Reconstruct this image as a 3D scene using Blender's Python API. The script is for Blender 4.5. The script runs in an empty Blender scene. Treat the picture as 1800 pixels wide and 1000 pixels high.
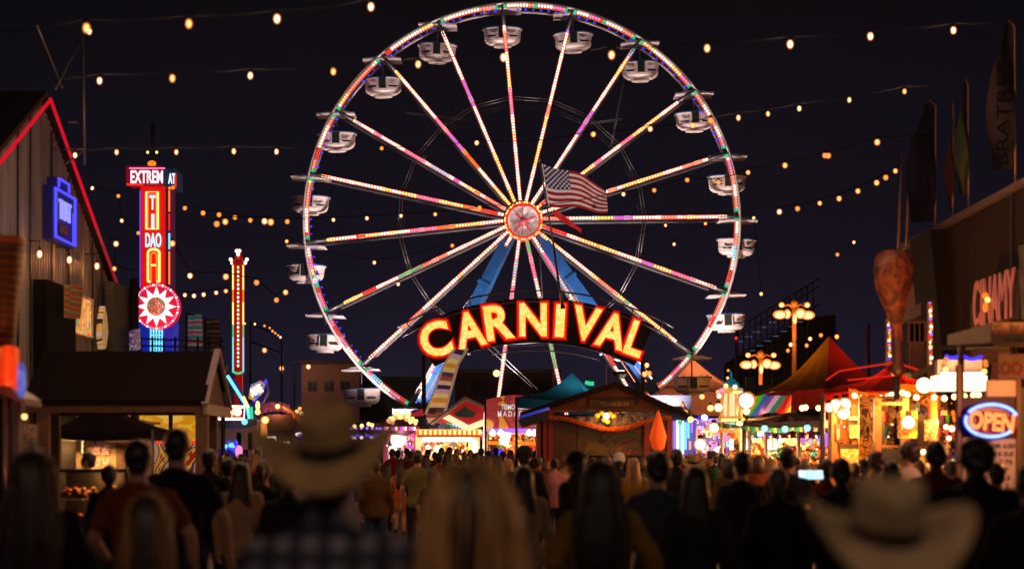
import bpy, math, random
from mathutils import Vector, Matrix, noise
random.seed(7)
R = math.radians
SC = bpy.context.scene
COL = SC.collection
FP, HZ, CH = 3000.0, 800.0, 1.65      # focal length in photo pixels, horizon row, eye height

def P(px, py, d):
    return Vector(((px-900)/FP*d, d, CH+(HZ-py)/FP*d))
def X(px, d): return (px-900)/FP*d
def Z(py, d): return CH+(HZ-py)/FP*d

def lin(h):
    h = h.lstrip('#')
    o = []
    for i in (0, 2, 4):
        c = int(h[i:i+2], 16)/255
        o.append(c/12.92 if c <= .04045 else ((c+.055)/1.055)**2.4)
    return (o[0], o[1], o[2], 1)

# ---------------------------------------------------------------- materials
MATS = {}
def new_mat(name):
    m = bpy.data.materials.new(name); m.use_nodes = True
    nt = m.node_tree; nt.nodes.clear()
    out = nt.nodes.new('ShaderNodeOutputMaterial')
    MATS[name] = m
    return m, nt, out
def surf(name, col, rough=.7, metal=0, var=.25, scale=6, bump=0, emis=None, es=0, alt=None, coat=0):
    """painted / cloth / metal surface with procedural wear"""
    if name in MATS: return MATS[name]
    m, nt, out = new_mat(name)
    b = nt.nodes.new('ShaderNodeBsdfPrincipled')
    nt.links.new(b.outputs[0], out.inputs[0])
    c = lin(col) if isinstance(col, str) else col
    a = (lin(alt) if isinstance(alt, str) else alt) if alt else tuple(x*(1-var) for x in c[:3])+(1,)
    tc = nt.nodes.new('ShaderNodeTexCoord'); n = nt.nodes.new('ShaderNodeTexNoise')
    n.inputs['Scale'].default_value = scale; n.inputs['Detail'].default_value = 5
    nt.links.new(tc.outputs['Object'], n.inputs['Vector'])
    r = nt.nodes.new('ShaderNodeValToRGB')
    r.color_ramp.elements[0].position = .35; r.color_ramp.elements[1].position = .68
    r.color_ramp.elements[0].color = a; r.color_ramp.elements[1].color = c
    nt.links.new(n.outputs['Fac'], r.inputs[0]); nt.links.new(r.outputs[0], b.inputs['Base Color'])
    b.inputs['Roughness'].default_value = rough; b.inputs['Metallic'].default_value = metal
    b.inputs['Coat Weight'].default_value = coat
    if rough >= .8: b.inputs['Specular IOR Level'].default_value = .12
    if bump:
        bp = nt.nodes.new('ShaderNodeBump'); bp.inputs['Strength'].default_value = bump
        bp.inputs['Distance'].default_value = .02
        nt.links.new(n.outputs['Fac'], bp.inputs['Height']); nt.links.new(bp.outputs[0], b.inputs['Normal'])
    if emis:  # own glow; on cloth and wood it paints in lamplight
        b.inputs['Emission Color'].default_value = lin(emis); b.inputs['Emission Strength'].default_value = es
    return m
def glow(name, col, s, sample=True):
    if name in MATS: return MATS[name]
    m, nt, out = new_mat(name)
    e = nt.nodes.new('ShaderNodeEmission')
    e.inputs[0].default_value = lin(col) if isinstance(col, str) else col
    e.inputs[1].default_value = s
    nt.links.new(e.outputs[0], out.inputs[0])
    if not sample: m.cycles.emission_sampling = 'NONE'
    return m
def pattern(name, stops, scale=2.0, kind='noise', es=0.0, rough=.6, dist=2.0, axis='X', stretch=(1,1,1), const=True):
    """printed graphics: colour bands or blobs; es>0 for backlit panels, and lamplight painted into stall walls and cloth"""
    if name in MATS: return MATS[name]
    m, nt, out = new_mat(name)
    b = nt.nodes.new('ShaderNodeBsdfPrincipled'); nt.links.new(b.outputs[0], out.inputs[0])
    tc = nt.nodes.new('ShaderNodeTexCoord'); mp = nt.nodes.new('ShaderNodeMapping')
    mp.inputs['Scale'].default_value = stretch
    nt.links.new(tc.outputs['Object'], mp.inputs[0])
    if kind == 'noise':
        t = nt.nodes.new('ShaderNodeTexNoise'); t.inputs['Scale'].default_value = scale
        t.inputs['Detail'].default_value = 2; t.inputs['Distortion'].default_value = dist; fac = t.outputs['Fac']
    elif kind == 'wave':
        t = nt.nodes.new('ShaderNodeTexWave'); t.inputs['Scale'].default_value = scale
        t.bands_direction = axis; t.wave_profile = 'SAW'
        t.inputs['Distortion'].default_value = dist; t.inputs['Detail'].default_value = 1; fac = t.outputs['Fac']
    elif kind == 'voronoi':
        t = nt.nodes.new('ShaderNodeTexVoronoi'); t.inputs['Scale'].default_value = scale
        sx = nt.nodes.new('ShaderNodeSeparateColor'); nt.links.new(t.outputs['Color'], sx.inputs[0]); fac = sx.outputs[0]
    nt.links.new(mp.outputs[0], t.inputs['Vector'])
    r = nt.nodes.new('ShaderNodeValToRGB'); cr = r.color_ramp
    cr.interpolation = 'CONSTANT' if const else 'LINEAR'
    lo, hi = (.28, .72) if kind == 'noise' else (0, 1)
    k = len(stops)
    for i, c in enumerate(stops):
        p = lo+(hi-lo)*i/max(1, k-(0 if const else 1))
        e = cr.elements[i] if i < 2 else cr.elements.new(min(1, p))
        e.position = min(1, p); e.color = lin(c)
    nt.links.new(fac, r.inputs[0]); nt.links.new(r.outputs[0], b.inputs['Base Color'])
    b.inputs['Roughness'].default_value = rough
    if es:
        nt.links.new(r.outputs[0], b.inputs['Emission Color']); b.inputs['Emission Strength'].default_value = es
    return m
def glassy(name, col, mixf, es):
    """lit glass envelope: part see-through, part glowing"""
    if name in MATS: return MATS[name]
    m, nt, out = new_mat(name)
    t = nt.nodes.new('ShaderNodeBsdfTransparent'); e = nt.nodes.new('ShaderNodeEmission'); x = nt.nodes.new('ShaderNodeMixShader')
    e.inputs[0].default_value = lin(col); e.inputs[1].default_value = es; x.inputs[0].default_value = mixf
    nt.links.new(t.outputs[0], x.inputs[1]); nt.links.new(e.outputs[0], x.inputs[2]); nt.links.new(x.outputs[0], out.inputs[0])
    m.cycles.emission_sampling = 'NONE'
    return m

def cloth(name, col, thru=.35, var=.3, scale=.6):
    """tent cloth that lets lamp light through"""
    if name in MATS: return MATS[name]
    m = surf(name, col, .85, 0, var, scale); nt = m.node_tree
    b = [n for n in nt.nodes if n.type == 'BSDF_PRINCIPLED'][0]; r = [n for n in nt.nodes if n.type == 'VALTORGB'][0]; o = [n for n in nt.nodes if n.type == 'OUTPUT_MATERIAL'][0]
    t = nt.nodes.new('ShaderNodeBsdfTranslucent'); x = nt.nodes.new('ShaderNodeMixShader'); x.inputs[0].default_value = thru
    nt.links.new(r.outputs[0], t.inputs[0]); nt.links.new(b.outputs[0], x.inputs[1]); nt.links.new(t.outputs[0], x.inputs[2]); nt.links.new(x.outputs[0], o.inputs[0])
    return m

# ---------------------------------------------------------------- mesh builder
class MB:
    def __init__(s): s.v = []; s.f = []; s.m = []; s.sm = []; s.mi = 0; s.pc = []
    def add(s, vs, fs, smooth=False):
        o = len(s.v); s.v += [Vector(v) for v in vs]
        for f in fs: s.f.append([o+i for i in f]); s.m.append(s.mi); s.sm.append(smooth)
        s.pc.append((o, len(s.v), len(s.f)-len(fs), len(s.f)))
        return s
    def xf(s, M, start=0):
        for i in range(start, len(s.v)): s.v[i] = M @ s.v[i]
        return s
    def box(s, c, sz, rz=0, M=None):
        c = Vector(c); h = Vector(sz)/2
        vs = [Vector((x*h.x, y*h.y, z*h.z)) for x in (-1, 1) for y in (-1, 1) for z in (-1, 1)]
        if rz: vs = [Matrix.Rotation(rz, 3, 'Z') @ v for v in vs]
        if M: vs = [M @ v for v in vs]
        return s.add([v+c for v in vs], [(0,1,3,2),(4,6,7,5),(0,4,5,1),(2,3,7,6),(0,2,6,4),(1,5,7,3)])
    def span(s, a, b):
        a = Vector(a); b = Vector(b); return s.box((a+b)/2, [abs(b[i]-a[i]) for i in range(3)])
    def beam(s, p, q, w, h, up=(0, 1, 0)):
        """box beam from p to q; h along up"""
        p = Vector(p); q = Vector(q); d = (q-p).normalized(); u = Vector(up); u = (u-d*u.dot(d))
        u = u.normalized() if u.length > 1e-4 else d.orthogonal().normalized()
        t = d.cross(u)
        vs = [e+t*a*w/2+u*b*h/2 for e in (p, q) for a in (-1, 1) for b in (-1, 1)]
        return s.add(vs, [(0,1,3,2),(4,6,7,5),(0,4,5,1),(2,3,7,6),(0,2,6,4),(1,5,7,3)])
    def tube(s, pts, r, seg=8, closed=False, smooth=True):
        pts = [Vector(p) for p in pts]; n = len(pts); vs = []; fs = []
        rr = r if isinstance(r, (list, tuple)) else [r]*n
        ref = None
        for i, p in enumerate(pts):
            a = pts[(i-1) % n] if (closed or i > 0) else p
            b = pts[(i+1) % n] if (closed or i < n-1) else p
            d = (b-a).normalized()
            if ref is None: ref = d.orthogonal().normalized()
            ref = (ref-d*ref.dot(d)).normalized(); t = d.cross(ref)
            for k in range(seg):
                an = 2*math.pi*k/seg
                vs.append(p+(ref*math.cos(an)+t*math.sin(an))*rr[i])
        for i in range(n if closed else n-1):
            j = (i+1) % n
            for k in range(seg):
                l = (k+1) % seg
                fs.append((i*seg+k, i*seg+l, j*seg+l, j*seg+k))
        if not closed: fs.append(list(range(seg))[::-1]); fs.append([(n-1)*seg+k for k in range(seg)])
        return s.add(vs, fs, smooth)
    def ell(s, c, r, seg=12, rings=8, M=None):
        c = Vector(c); r = Vector(r) if hasattr(r, '__len__') else Vector((r, r, r)); vs = []; fs = []
        for i in range(rings+1):
            t = math.pi*i/rings
            for k in range(seg):
                a = 2*math.pi*k/seg
                v = Vector((r.x*math.sin(t)*math.cos(a), r.y*math.sin(t)*math.sin(a), r.z*math.cos(t)))
                vs.append((M @ v if M else v)+c)
        for i in range(rings):
            for k in range(seg):
                l = (k+1) % seg; fs.append((i*seg+k, (i+1)*seg+k, (i+1)*seg+l, i*seg+l))
        return s.add(vs, fs, True)
    def cap(s, p, q, r1, r2, seg=10, fl=1.0):
        """tapered capsule; fl flattens it in y"""
        p = Vector(p); q = Vector(q); d = q-p; L = d.length; d.normalize()
        t1 = d.orthogonal().normalized(); t2 = d.cross(t1); vs = []; fs = []; rings = []
        for k in range(4):
            a = math.pi/2*(1-k/3.0); rings.append((-r1*math.sin(a), r1*math.cos(a)+1e-4))
        for k in range(4):
            a = math.pi/2*k/3.0; rings.append((L+r2*math.sin(a), r2*math.cos(a)+1e-4))
        for z, r in rings:
            for k in range(seg):
                a = 2*math.pi*k/seg; o = (t1*math.cos(a)+t2*math.sin(a))*r
                o.y *= fl; vs.append(p+d*z+o)
        n = len(rings)
        for i in range(n-1):
            for k in range(seg):
                l = (k+1) % seg; fs.append((i*seg+k, i*seg+l, (i+1)*seg+l, (i+1)*seg+k))
        fs.append(list(range(seg))[::-1]); fs.append([(n-1)*seg+k for k in range(seg)])
        return s.add(vs, fs, True)
    def loft(s, rings, seg=18, smooth=True, capped=True):
        """rings (z, cx, cy, rx, ry)"""
        vs = []; fs = []; n = len(rings)
        for z, cx, cy, rx, ry in rings:
            for k in range(seg):
                a = 2*math.pi*k/seg; vs.append((cx+rx*math.cos(a), cy+ry*math.sin(a), z))
        for i in range(n-1):
            for k in range(seg):
                l = (k+1) % seg; fs.append((i*seg+k, i*seg+l, (i+1)*seg+l, (i+1)*seg+k))
        if capped: fs.append(list(range(seg))[::-1]); fs.append([(n-1)*seg+k for k in range(seg)])
        return s.add(vs, fs, smooth)
    def lathe(s, prof, c=(0, 0, 0), seg=20, smooth=True):
        c = Vector(c); vs = []; fs = []; n = len(prof)
        for r, z in prof:
            for k in range(seg):
                a = 2*math.pi*k/seg; vs.append(c+Vector((r*math.cos(a), r*math.sin(a), z)))
        for i in range(n-1):
            for k in range(seg):
                l = (k+1) % seg; fs.append((i*seg+k, i*seg+l, (i+1)*seg+l, (i+1)*seg+k))
        return s.add(vs, fs, smooth)
    def prism(s, poly, y0, y1):
        """polygon in xz, extruded along y"""
        n = len(poly)
        vs = [(x, y0, z) for x, z in poly]+[(x, y1, z) for x, z in poly]
        fs = [list(range(n)), list(range(2*n-1, n-1, -1))]
        for i in range(n): fs.append((i, i+n, (i+1) % n+n, (i+1) % n))
        return s.add(vs, fs)
    def pprism(s, poly, d, th):
        """polygon given in photo pixels at distance d, with a real thickness"""
        return s.prism([(X(x, d), Z(y, d)) for x, y in poly], d, d+th)
    def grid(s, fn, nu, nv, th=0, smooth=True):
        vs = [Vector(fn(i/nu, j/nv)) for i in range(nu+1) for j in range(nv+1)]
        fs = [(i*(nv+1)+j, (i+1)*(nv+1)+j, (i+1)*(nv+1)+j+1, i*(nv+1)+j+1) for i in range(nu) for j in range(nv)]
        return s.add(vs, fs, smooth)
    def mesh(s, name, mats, off=None):
        me = bpy.data.meshes.new(name)
        vs = [v-off for v in s.v] if off is not None else s.v
        me.from_pydata([tuple(v) for v in vs], [], s.f)
        for m in (mats if isinstance(mats, (list, tuple)) else [mats]): me.materials.append(m)
        me.polygons.foreach_set('material_index', s.m); me.polygons.foreach_set('use_smooth', s.sm)
        me.update()
        return me

def wloc(o):
    v = Vector(o.location)
    while o.parent: o = o.parent; v += Vector(o.location)
    return v
SPLIT_UP = {'display_light', 'jewel_light', 'arcade_light', 'light_cluster', 'blue_light', 'base_frame', 'dome_panel', 'fascia', 'post', 'dark_cabinet', 'side_wall', 'edge_rail', 'leg', 'pole', 'support_pipe', 'beacon', 'pilaster', 'ridge_pole', 'gable_trim', 'guy_cable', 'rope_light', 'neon_tube'}
def part(name, mb, mats, parent, label=None, kind=None):
    """one mesh part under its thing; mb is in world space; posts and the like become one part each"""
    if name in SPLIT_UP and len(mb.pc) > 1:
        for v0, v1, f0, f1 in mb.pc:
            q = MB(); q.v = mb.v[v0:v1]; q.f = [[i-v0 for i in f] for f in mb.f[f0:f1]]; q.m = mb.m[f0:f1]; q.sm = mb.sm[f0:f1]
            o = part(name, q, mats, parent, label, kind)
        return o
    me = mb.mesh(name, mats, wloc(parent)); o = bpy.data.objects.new(name, me); COL.objects.link(o); o.parent = parent
    if label: o['label'] = label
    if kind: o['kind'] = kind
    return o
def tagset(o, label, cat, group=None, kind=None):
    if label: o['label'] = label
    if cat: o['category'] = cat
    if group: o['group'] = group
    if kind: o['kind'] = kind
    return o
def thing(name, label, cat, loc=(0, 0, 0), group=None):
    o = bpy.data.objects.new(name, None); COL.objects.link(o); o.location = loc; o.empty_display_size = .2
    return tagset(o, label, cat, group)
def solo(name, mb, mats, label, cat, group=None, kind=None):
    """a thing that is a single mesh; origin at its base"""
    lo = [min(v[i] for v in mb.v) for i in range(3)]; hi = [max(v[i] for v in mb.v) for i in range(3)]
    off = Vector(((lo[0]+hi[0])/2, (lo[1]+hi[1])/2, lo[2]))
    o = bpy.data.objects.new(name, mb.mesh(name, mats, off)); COL.objects.link(o); o.location = off
    return tagset(o, label, cat, group, kind)
def struct(name, mb, mats):
    return solo(name, mb, mats, None, None, None, 'structure')

def text_mb(s, w, h, th=.02, offset=0.0, outline=0.0, space=1.0):
    """letters fitted to w x h, in the xz plane, facing -y, centred"""
    cu = bpy.data.curves.new('t', 'FONT'); cu.body = s; cu.size = 1; cu.offset = offset; cu.space_character = space
    cu.resolution_u = 4
    if outline: cu.fill_mode = 'NONE'; cu.bevel_depth = outline; cu.bevel_resolution = 1
    else: cu.extrude = .05
    ob = bpy.data.objects.new('t', cu); COL.objects.link(ob)
    dg = bpy.context.evaluated_depsgraph_get(); me = bpy.data.meshes.new_from_object(ob.evaluated_get(dg))
    bpy.data.objects.remove(ob); bpy.data.curves.remove(cu)
    mb = MB(); xs = [v.co.x for v in me.vertices]; ys = [v.co.y for v in me.vertices]
    x0, x1, y0, y1 = min(xs), max(xs), min(ys), max(ys)
    sx = w/(x1-x0); sy = h/(y1-y0)
    zs = [v.co.z for v in me.vertices]; zr = max(1e-6, max(zs)-min(zs)); zm = (max(zs)+min(zs))/2
    vs = [((v.co.x-(x0+x1)/2)*sx, -(v.co.z-zm)/zr*th, (v.co.y-(y0+y1)/2)*sy) for v in me.vertices]
    mb.add(vs, [list(p.vertices) for p in me.polygons], bool(outline))
    bpy.data.meshes.remove(me)
    return mb
def place(mb, loc, rot=0, rz=0):
    """tilt in the picture plane then turn about z, then move"""
    return mb.xf(Matrix.Translation(Vector(loc)) @ Matrix.Rotation(rz, 4, 'Z') @ Matrix.Rotation(-rot, 4, 'Y'))

def clutter(parent, x0, x1, y0, y1, d, n, seed, dep=.5, name='stock', size=(4, 12)):
    """shelf stock, cards, jars and trinkets crowded on a stall front: more than anyone could count"""
    rr = random.Random(seed); b = MB(); k = d/FP
    for i in range(n):
        b.mi = rr.randrange(len(CLM)); x = rr.uniform(x0, x1); y = rr.uniform(y0, y1); p = P(x, y, d); p.y += rr.uniform(0, dep)
        w = rr.uniform(*size)*k*.5; h = rr.uniform(*size)*k*.5; t = rr.random()
        if t < .4: b.box(p, (w*1.3, .04, h*1.5))
        elif t < .7: b.lathe([(.01, h*1.1), (w*.35, h), (w*.5, h*.4), (w*.45, -h*.8), (.01, -h)], p, 8)
        elif t < .85: b.ell(p, (w*.6, w*.5, h*.6), 8, 6)
        else: b.tube([p+Vector((0, 0, h)), p-Vector((0, 0, h*1.4))], w*.12, 5)
    for i in range(n//5):  # tiny glowing balls added among the stock for stall glow
        b.mi = len(CLM)+rr.randrange(4); p = P(rr.uniform(x0, x1), rr.uniform(y0, y0+(y1-y0)*.8), d-.05); b.ell(p, rr.uniform(.8, 2.0)*k, 6, 5)
    return part(name, b, CLM+[LED['white'], LED['yellow'], LED['orange'], LED['salmon']], parent, kind='stuff')

def lamp(name, loc, energy, col, radius=.08, kind='POINT', parent=None, aim=None, angle=60, blend=.6):
    L = bpy.data.lights.new(name, kind); L.energy = energy; L.color = lin(col)[:3]
    L.shadow_soft_size = radius
    o = bpy.data.objects.new(name, L); COL.objects.link(o); o.location = loc
    if kind == 'SPOT':
        L.spot_size = R(angle); L.spot_blend = blend
    if aim is not None: o.rotation_euler = (Vector(aim)-Vector(loc)).to_track_quat('-Z', 'Y').to_euler()
    if parent: o.parent = parent; o.location = Vector(loc)-wloc(parent)
    return o

# ---------------------------------------------------------------- common materials
STEEL = surf('steel_grey', '#77777c', .45, .6)
DSTEEL = surf('dark_steel', '#2c2b2e', .5, .5)
WHITEP = surf('white_paint', '#dcd6d8', .5, 0, .18, 2)
BLUEP = surf('ride_blue_paint', '#12467c', .4, 0, .3, 1.5)
NAVY = surf('navy_paint', '#141b33', .5)
REDP = surf('red_paint', '#8c1a1c', .5)
WOOD = surf('warm_wood', '#6b4a2c', .7, 0, .4, 9, .3)
DWOOD = surf('dark_wood', '#2a1a14', .8, 0, .4, 7, .3)
BLACKR = surf('black_rubber', '#121214', .7)
G_CORE = glow('bulb_core', '#ffe0b4', 9)
G_SHELL = glassy('bulb_glass', '#ff8a30', .62, 1.0)
G_FARCORE = glow('far_bulb_core', '#ffd2a0', 7, False)
SOCK = surf('bulb_socket', '#040404', .95)
LED = {k: glow('led_'+k, c, s, True) for k, (c, s) in dict(
    red=('#ff2a18', 1.15), salmon=('#ff9a78', 1.5), white=('#ffe2c4', 2.6), yellow=('#ffd070', 2.3), pink=('#ff80b4', 1.5),
    purple=('#b070ff', 1.3), green=('#38e89a', .9), cyan=('#78e6ff', 1.3), blue=('#4038ff', 1.6), orange=('#ff7a20', 1.4), rose=('#ff6258', 1.0)).items()}
LK = list(LED); LI = {k: i for i, k in enumerate(LK)}; LM = [LED[k] for k in LK]
def bulb_mb(r=.035, l=.05):
    b = MB(); b.mi = 0; b.ell((0, 0, -l*1.5), (r*1.3, r*1.3, l*1.25), 10, 7)
    b.mi = 1; b.ell((0, 0, -l*1.5), (r*.82, r*.82, l*.9), 8, 6)
    b.mi = 2; b.tube([(0, 0, 0.02), (0, 0, -l*.4)], r*.6, 8)
    return b
CLM = [surf('stock_'+n, c, .6, 0, .3, 15) for n, c in (('gold', '#c88a34'), ('cream', '#d8c098'), ('red', '#a02c1c'), ('brown', '#4a2814'), ('black', '#17110e'), ('amber', '#c0641c'), ('white', '#cfc4b4'), ('teal', '#2a6a74'), ('plum', '#6a3060'), ('pink', '#c07080'))]
BULBS = [bulb_mb().mesh('bulb', [G_SHELL, c, SOCK]) for c in (G_CORE, glow('bulb_core_warm', '#ffc27a', 5), glow('bulb_core_soft', '#ffcf92', 7))]
BULB = BULBS[0]
FBULBS = [bulb_mb(.05, .055).mesh('far_bulb', [G_SHELL, c, SOCK]) for c in (G_FARCORE, glow('far_core_dim', '#ffae62', 2.2, False), glow('far_core_warm', '#ffc080', 4, False))]
def string_light(pts, d0, d1, label, sz=1.0, ends=None, far=False, group='light strings over the street', lampe=0, every=1):
    """bulbs at photo pixels; the wire is a real sagging cable between them"""
    xs = [p[0] for p in pts]; a, b = min(xs), max(xs)
    dd = lambda x: d0+(d1-d0)*((x-a)/max(1, b-a))
    W = []
    base = P(pts[0][0], pts[0][1], dd(pts[0][0]))
    t = thing('string_light', label, 'string light', (base.x, base.y, base.z), group)
    pos = [P(x, y, dd(x)) for x, y in pts]
    for i, p in enumerate(pos):
        o = bpy.data.objects.new('bulb', random.choice(FBULBS if far else BULBS)); COL.objects.link(o); o.parent = t
        k = sz*random.uniform(.68, .86); o.scale = (k, k, k); o.location = p+Vector((0, 0, .075*sz))-base
        if lampe and i % every == 0: lamp('bulb_lamp', p-Vector((0, 0, .12)), lampe, '#ffc8a4', .06, parent=t)
    tops = [p+Vector((0, 0, .075*sz+.03)) for p in pos]
    if ends:
        if ends[0]: tops.insert(0, P(*ends[0]))
        if ends[1]: tops.append(P(*ends[1]))
    for i in range(len(tops)-1):
        p, q = tops[i], tops[i+1]; L = (q-p).length
        for k in range(6):
            u = k/6; W.append(p.lerp(q, u)-Vector((0, 0, L*.03*4*u*(1-u))))
    W.append(tops[-1])
    part('wire', MB().tube(W, .006*(2 if far else 1), 5), SOCK, t)
    return t
# ================================================================ setting
m, nt, out = new_mat('asphalt')
b = nt.nodes.new('ShaderNodeBsdfPrincipled'); nt.links.new(b.outputs[0], out.inputs[0])
tc = nt.nodes.new('ShaderNodeTexCoord')
n1 = nt.nodes.new('ShaderNodeTexNoise'); n1.inputs['Scale'].default_value = .6; n1.inputs['Detail'].default_value = 8
n2 = nt.nodes.new('ShaderNodeTexNoise'); n2.inputs['Scale'].default_value = 60
r1 = nt.nodes.new('ShaderNodeValToRGB'); r1.color_ramp.elements[0].color = (.028, .026, .027, 1); r1.color_ramp.elements[1].color = (.085, .075, .07, 1)
nt.links.new(tc.outputs['Object'], n1.inputs['Vector']); nt.links.new(tc.outputs['Object'], n2.inputs['Vector'])
nt.links.new(n1.outputs['Fac'], r1.inputs[0]); nt.links.new(r1.outputs[0], b.inputs['Base Color'])
bp = nt.nodes.new('ShaderNodeBump'); bp.inputs['Strength'].default_value = .5; bp.inputs['Distance'].default_value = .01
nt.links.new(n2.outputs['Fac'], bp.inputs['Height']); nt.links.new(bp.outputs[0], b.inputs['Normal'])
r2 = nt.nodes.new('ShaderNodeValToRGB'); r2.color_ramp.elements[0].color = (.3,)*3+(1,); r2.color_ramp.elements[1].color = (.75,)*3+(1,)
nt.links.new(n1.outputs['Fac'], r2.inputs[0]); nt.links.new(r2.outputs[0], b.inputs['Roughness'])
g = MB(); g.grid(lambda u, v: (-400+800*u, -60+900*v, 0), 8, 8)
struct('ground', g, m)

# ================================================================ ferris wheel
WD = 100.0; WC = P(917, 393, WD); WR = 379/30
wheel = thing('ferris_wheel', 'huge lit ferris wheel with blue legs behind the carnival sign', 'ferris wheel', (WC.x, WC.y, 0))
angs = [1.2, 18.3, 37.2, 56.9, 76.4, 95.2, 112.8, 130.2, 149.2, 167.3, 185.6, 204.8, 222, 238.6, 262.5, 283, 302.5, 322, 341]
def pol(a, r, y=0): return Vector((WC.x+math.cos(R(a))*r, WC.y+y, WC.z+math.sin(R(a))*r))
for yy in (-1.1, 1.1):
    b = MB(); b.tube([pol(k*3, WR+.02, yy) for k in range(120)], .085, 8, True)
    part('rim', b, WHITEP, wheel)
b = MB()
for i, a in enumerate(angs):          # ties between the two rims
    b.tube([pol(a, WR, -1.1), pol(a, WR, 1.1)], .06, 6)
    a2 = angs[(i+1) % 19]; a2 = a2 if a2 > a else a2+360
    for k in (1, 2): 
        am = a+(a2-a)*k/3; b.tube([pol(am, WR, -1.1), pol(am, WR, 1.1)], .03, 5)
part('rim_tie', b, STEEL, wheel)
def led_row(b, pts, cols, w, h, off=0.0):
    """blocks of lit cells along a line; cols(i) -> palette name or None"""
    for i in range(len(pts)-1):
        c = cols(i)
        if c is None: continue
        b.mi = LI[c]; p, q = pts[i], pts[i+1]; b.beam(p.lerp(q, .02), p.lerp(q, .98 if w < .1 else .66), w, h)
        if w >= .1: b.mi = LI['rose' if c != 'green' else 'green']; b.beam(p.lerp(q, .66), p.lerp(q, .98), w*.8, h*.8)
# rim lights: two rows of cells
b = MB(); N = 440; rnd = random.Random(3)
lab = []
for i in range(N):
    a = i*360/N; near = min(min(abs(a-x), 360-abs(a-x)) for x in angs)
    ph = int(a/2.6)
    if near < 1.0: c = None
    elif near < 1.7: c = 'green'
    elif near > 8.9: c = rnd.choice(['green', 'cyan', 'white'])
    else:
        c = rnd.choices(['red', 'salmon', 'white', 'orange', 'pink', 'yellow'], [4, 6, 9, 1, 3, 2])[0]
        if 300 < a < 345 or 195 < a < 235: c = rnd.choices(['pink', 'white', 'salmon', 'cyan', 'red', 'green'], [4, 5, 3, 2, 3, 1])[0]
    lab.append(c)
for i in range(1, N):                 # colours run in short groups
    if lab[i] not in (None, 'green') and i % 4 and lab[i-1]: lab[i] = lab[i-1] if lab[i-1] != 'green' else lab[i]
pts = [pol(i*360/N, WR-.17, -1.18) for i in range(N+1)]
led_row(b, pts, lambda i: lab[i], .13, .06)
pts = [pol(i*360/N, WR-.29, -1.16) for i in range(N+1)]
led_row(b, pts, lambda i: 'rose' if lab[i] and lab[i] not in ('green', 'cyan') else lab[i], .04, .05)
part('rim_light_strip', b, LM, wheel)
b = MB(); b.mi = LI['blue']
for i, a in enumerate(angs):
    if not (15 < a < 168 or 180 < a < 210): continue
    a2 = angs[(i+1) % 19]; a2 = a2 if a2 > a else a2+360
    for k in range(1, 9):
        if k == 5 and i % 2: continue
        p = pol(a+(a2-a)*k/9, WR-.42, -1.15); s = rnd.uniform(.05, .1); b.ell(p, s*.8, 8, 5)
part('blue_light', b, LM, wheel)
hubp = P(920, 388, WD-3.0); HR = 1.07
for i, a in enumerate(angs):
    e = pol(a, WR-.35, -1.1); s = pol(a, HR+.02, -1.9); L = (e-s).length; d = (e-s).normalized()
    side = Vector((-math.sin(R(a)), 0, math.cos(R(a))))
    b = MB()
    b.beam(s+Vector((0, .1, 0)), e+Vector((0, .1, 0)), .24, .1)
    b.beam(s+Vector((0, 2.1, 0)), e+Vector((0, 2.1, 0)), .1, .1)
    b.tube([e-d*.9, pol(a, WR, -1.1)], .07, 6)
    sp = part('spoke', b, STEEL, wheel)
    b = MB(); n = int(L/.19); k = 0; seq = []
    warm = 1 if math.sin(R(a)) > .3 else 0
    cur = 'white'
    while len(seq) < n:
        f = len(seq)/n; run = rnd.randint(2, 9)
        if f < .3: c = rnd.choices(['white', 'yellow', 'orange', 'salmon', 'red'], [10, 7, 1, 2, 1])[0]
        elif warm: c = rnd.choices(['white', 'yellow', 'salmon', 'pink', 'purple', 'red', 'cyan', 'orange'], [14, 4, 3, 4, 3, 1, 1, 0])[0]
        else: c = rnd.choices(['white', 'yellow', 'salmon', 'pink', 'purple', 'red', 'green', 'cyan'], [13, 6, 3, 3, 1, 1, 1, 1])[0]
        if 255 < a < 310: c = rnd.choices(['white', 'cyan', 'green', 'pink', 'red'], [6, 4, 3, 2, 2])[0]
        seq += [c]*run
    seq = seq[:n]
    top = .92 if i % 3 else .97
    pts = [s.lerp(e, top*j/n)+Vector((0, -.02, 0)) for j in range(n+1)]
    led_row(b, pts, lambda j: seq[j], .135, .07)
    b.mi = LI['red']
    for o in (-.085, .085):
        q = [p+side*o for p in pts]
        led_row(b, q, lambda j: ('red', 'rose', 'red', 'salmon', 'rose')[(j//2+i) % 5] if j < n*.98 else None, .032, .05)
    part('light_strip', b, LM, sp)
# inner brace ring
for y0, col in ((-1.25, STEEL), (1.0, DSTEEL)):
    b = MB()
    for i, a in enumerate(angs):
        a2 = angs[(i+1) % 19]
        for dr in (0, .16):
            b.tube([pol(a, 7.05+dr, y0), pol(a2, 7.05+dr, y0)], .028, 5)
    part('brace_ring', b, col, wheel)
b = MB()
for a, r0, r1, a1 in ((118, 7.1, 9.6, 136), (120, 8.2, 7.2, 131), (42, 7.1, 11.4, 57), (47, 8.6, 7.2, 57)):
    for dz in (0, .13): b.tube([pol(a, r0+dz, 1.2), pol(a1, r1+dz, 1.2)], .022, 5)
part('guy_cable', b, STEEL, wheel)
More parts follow.
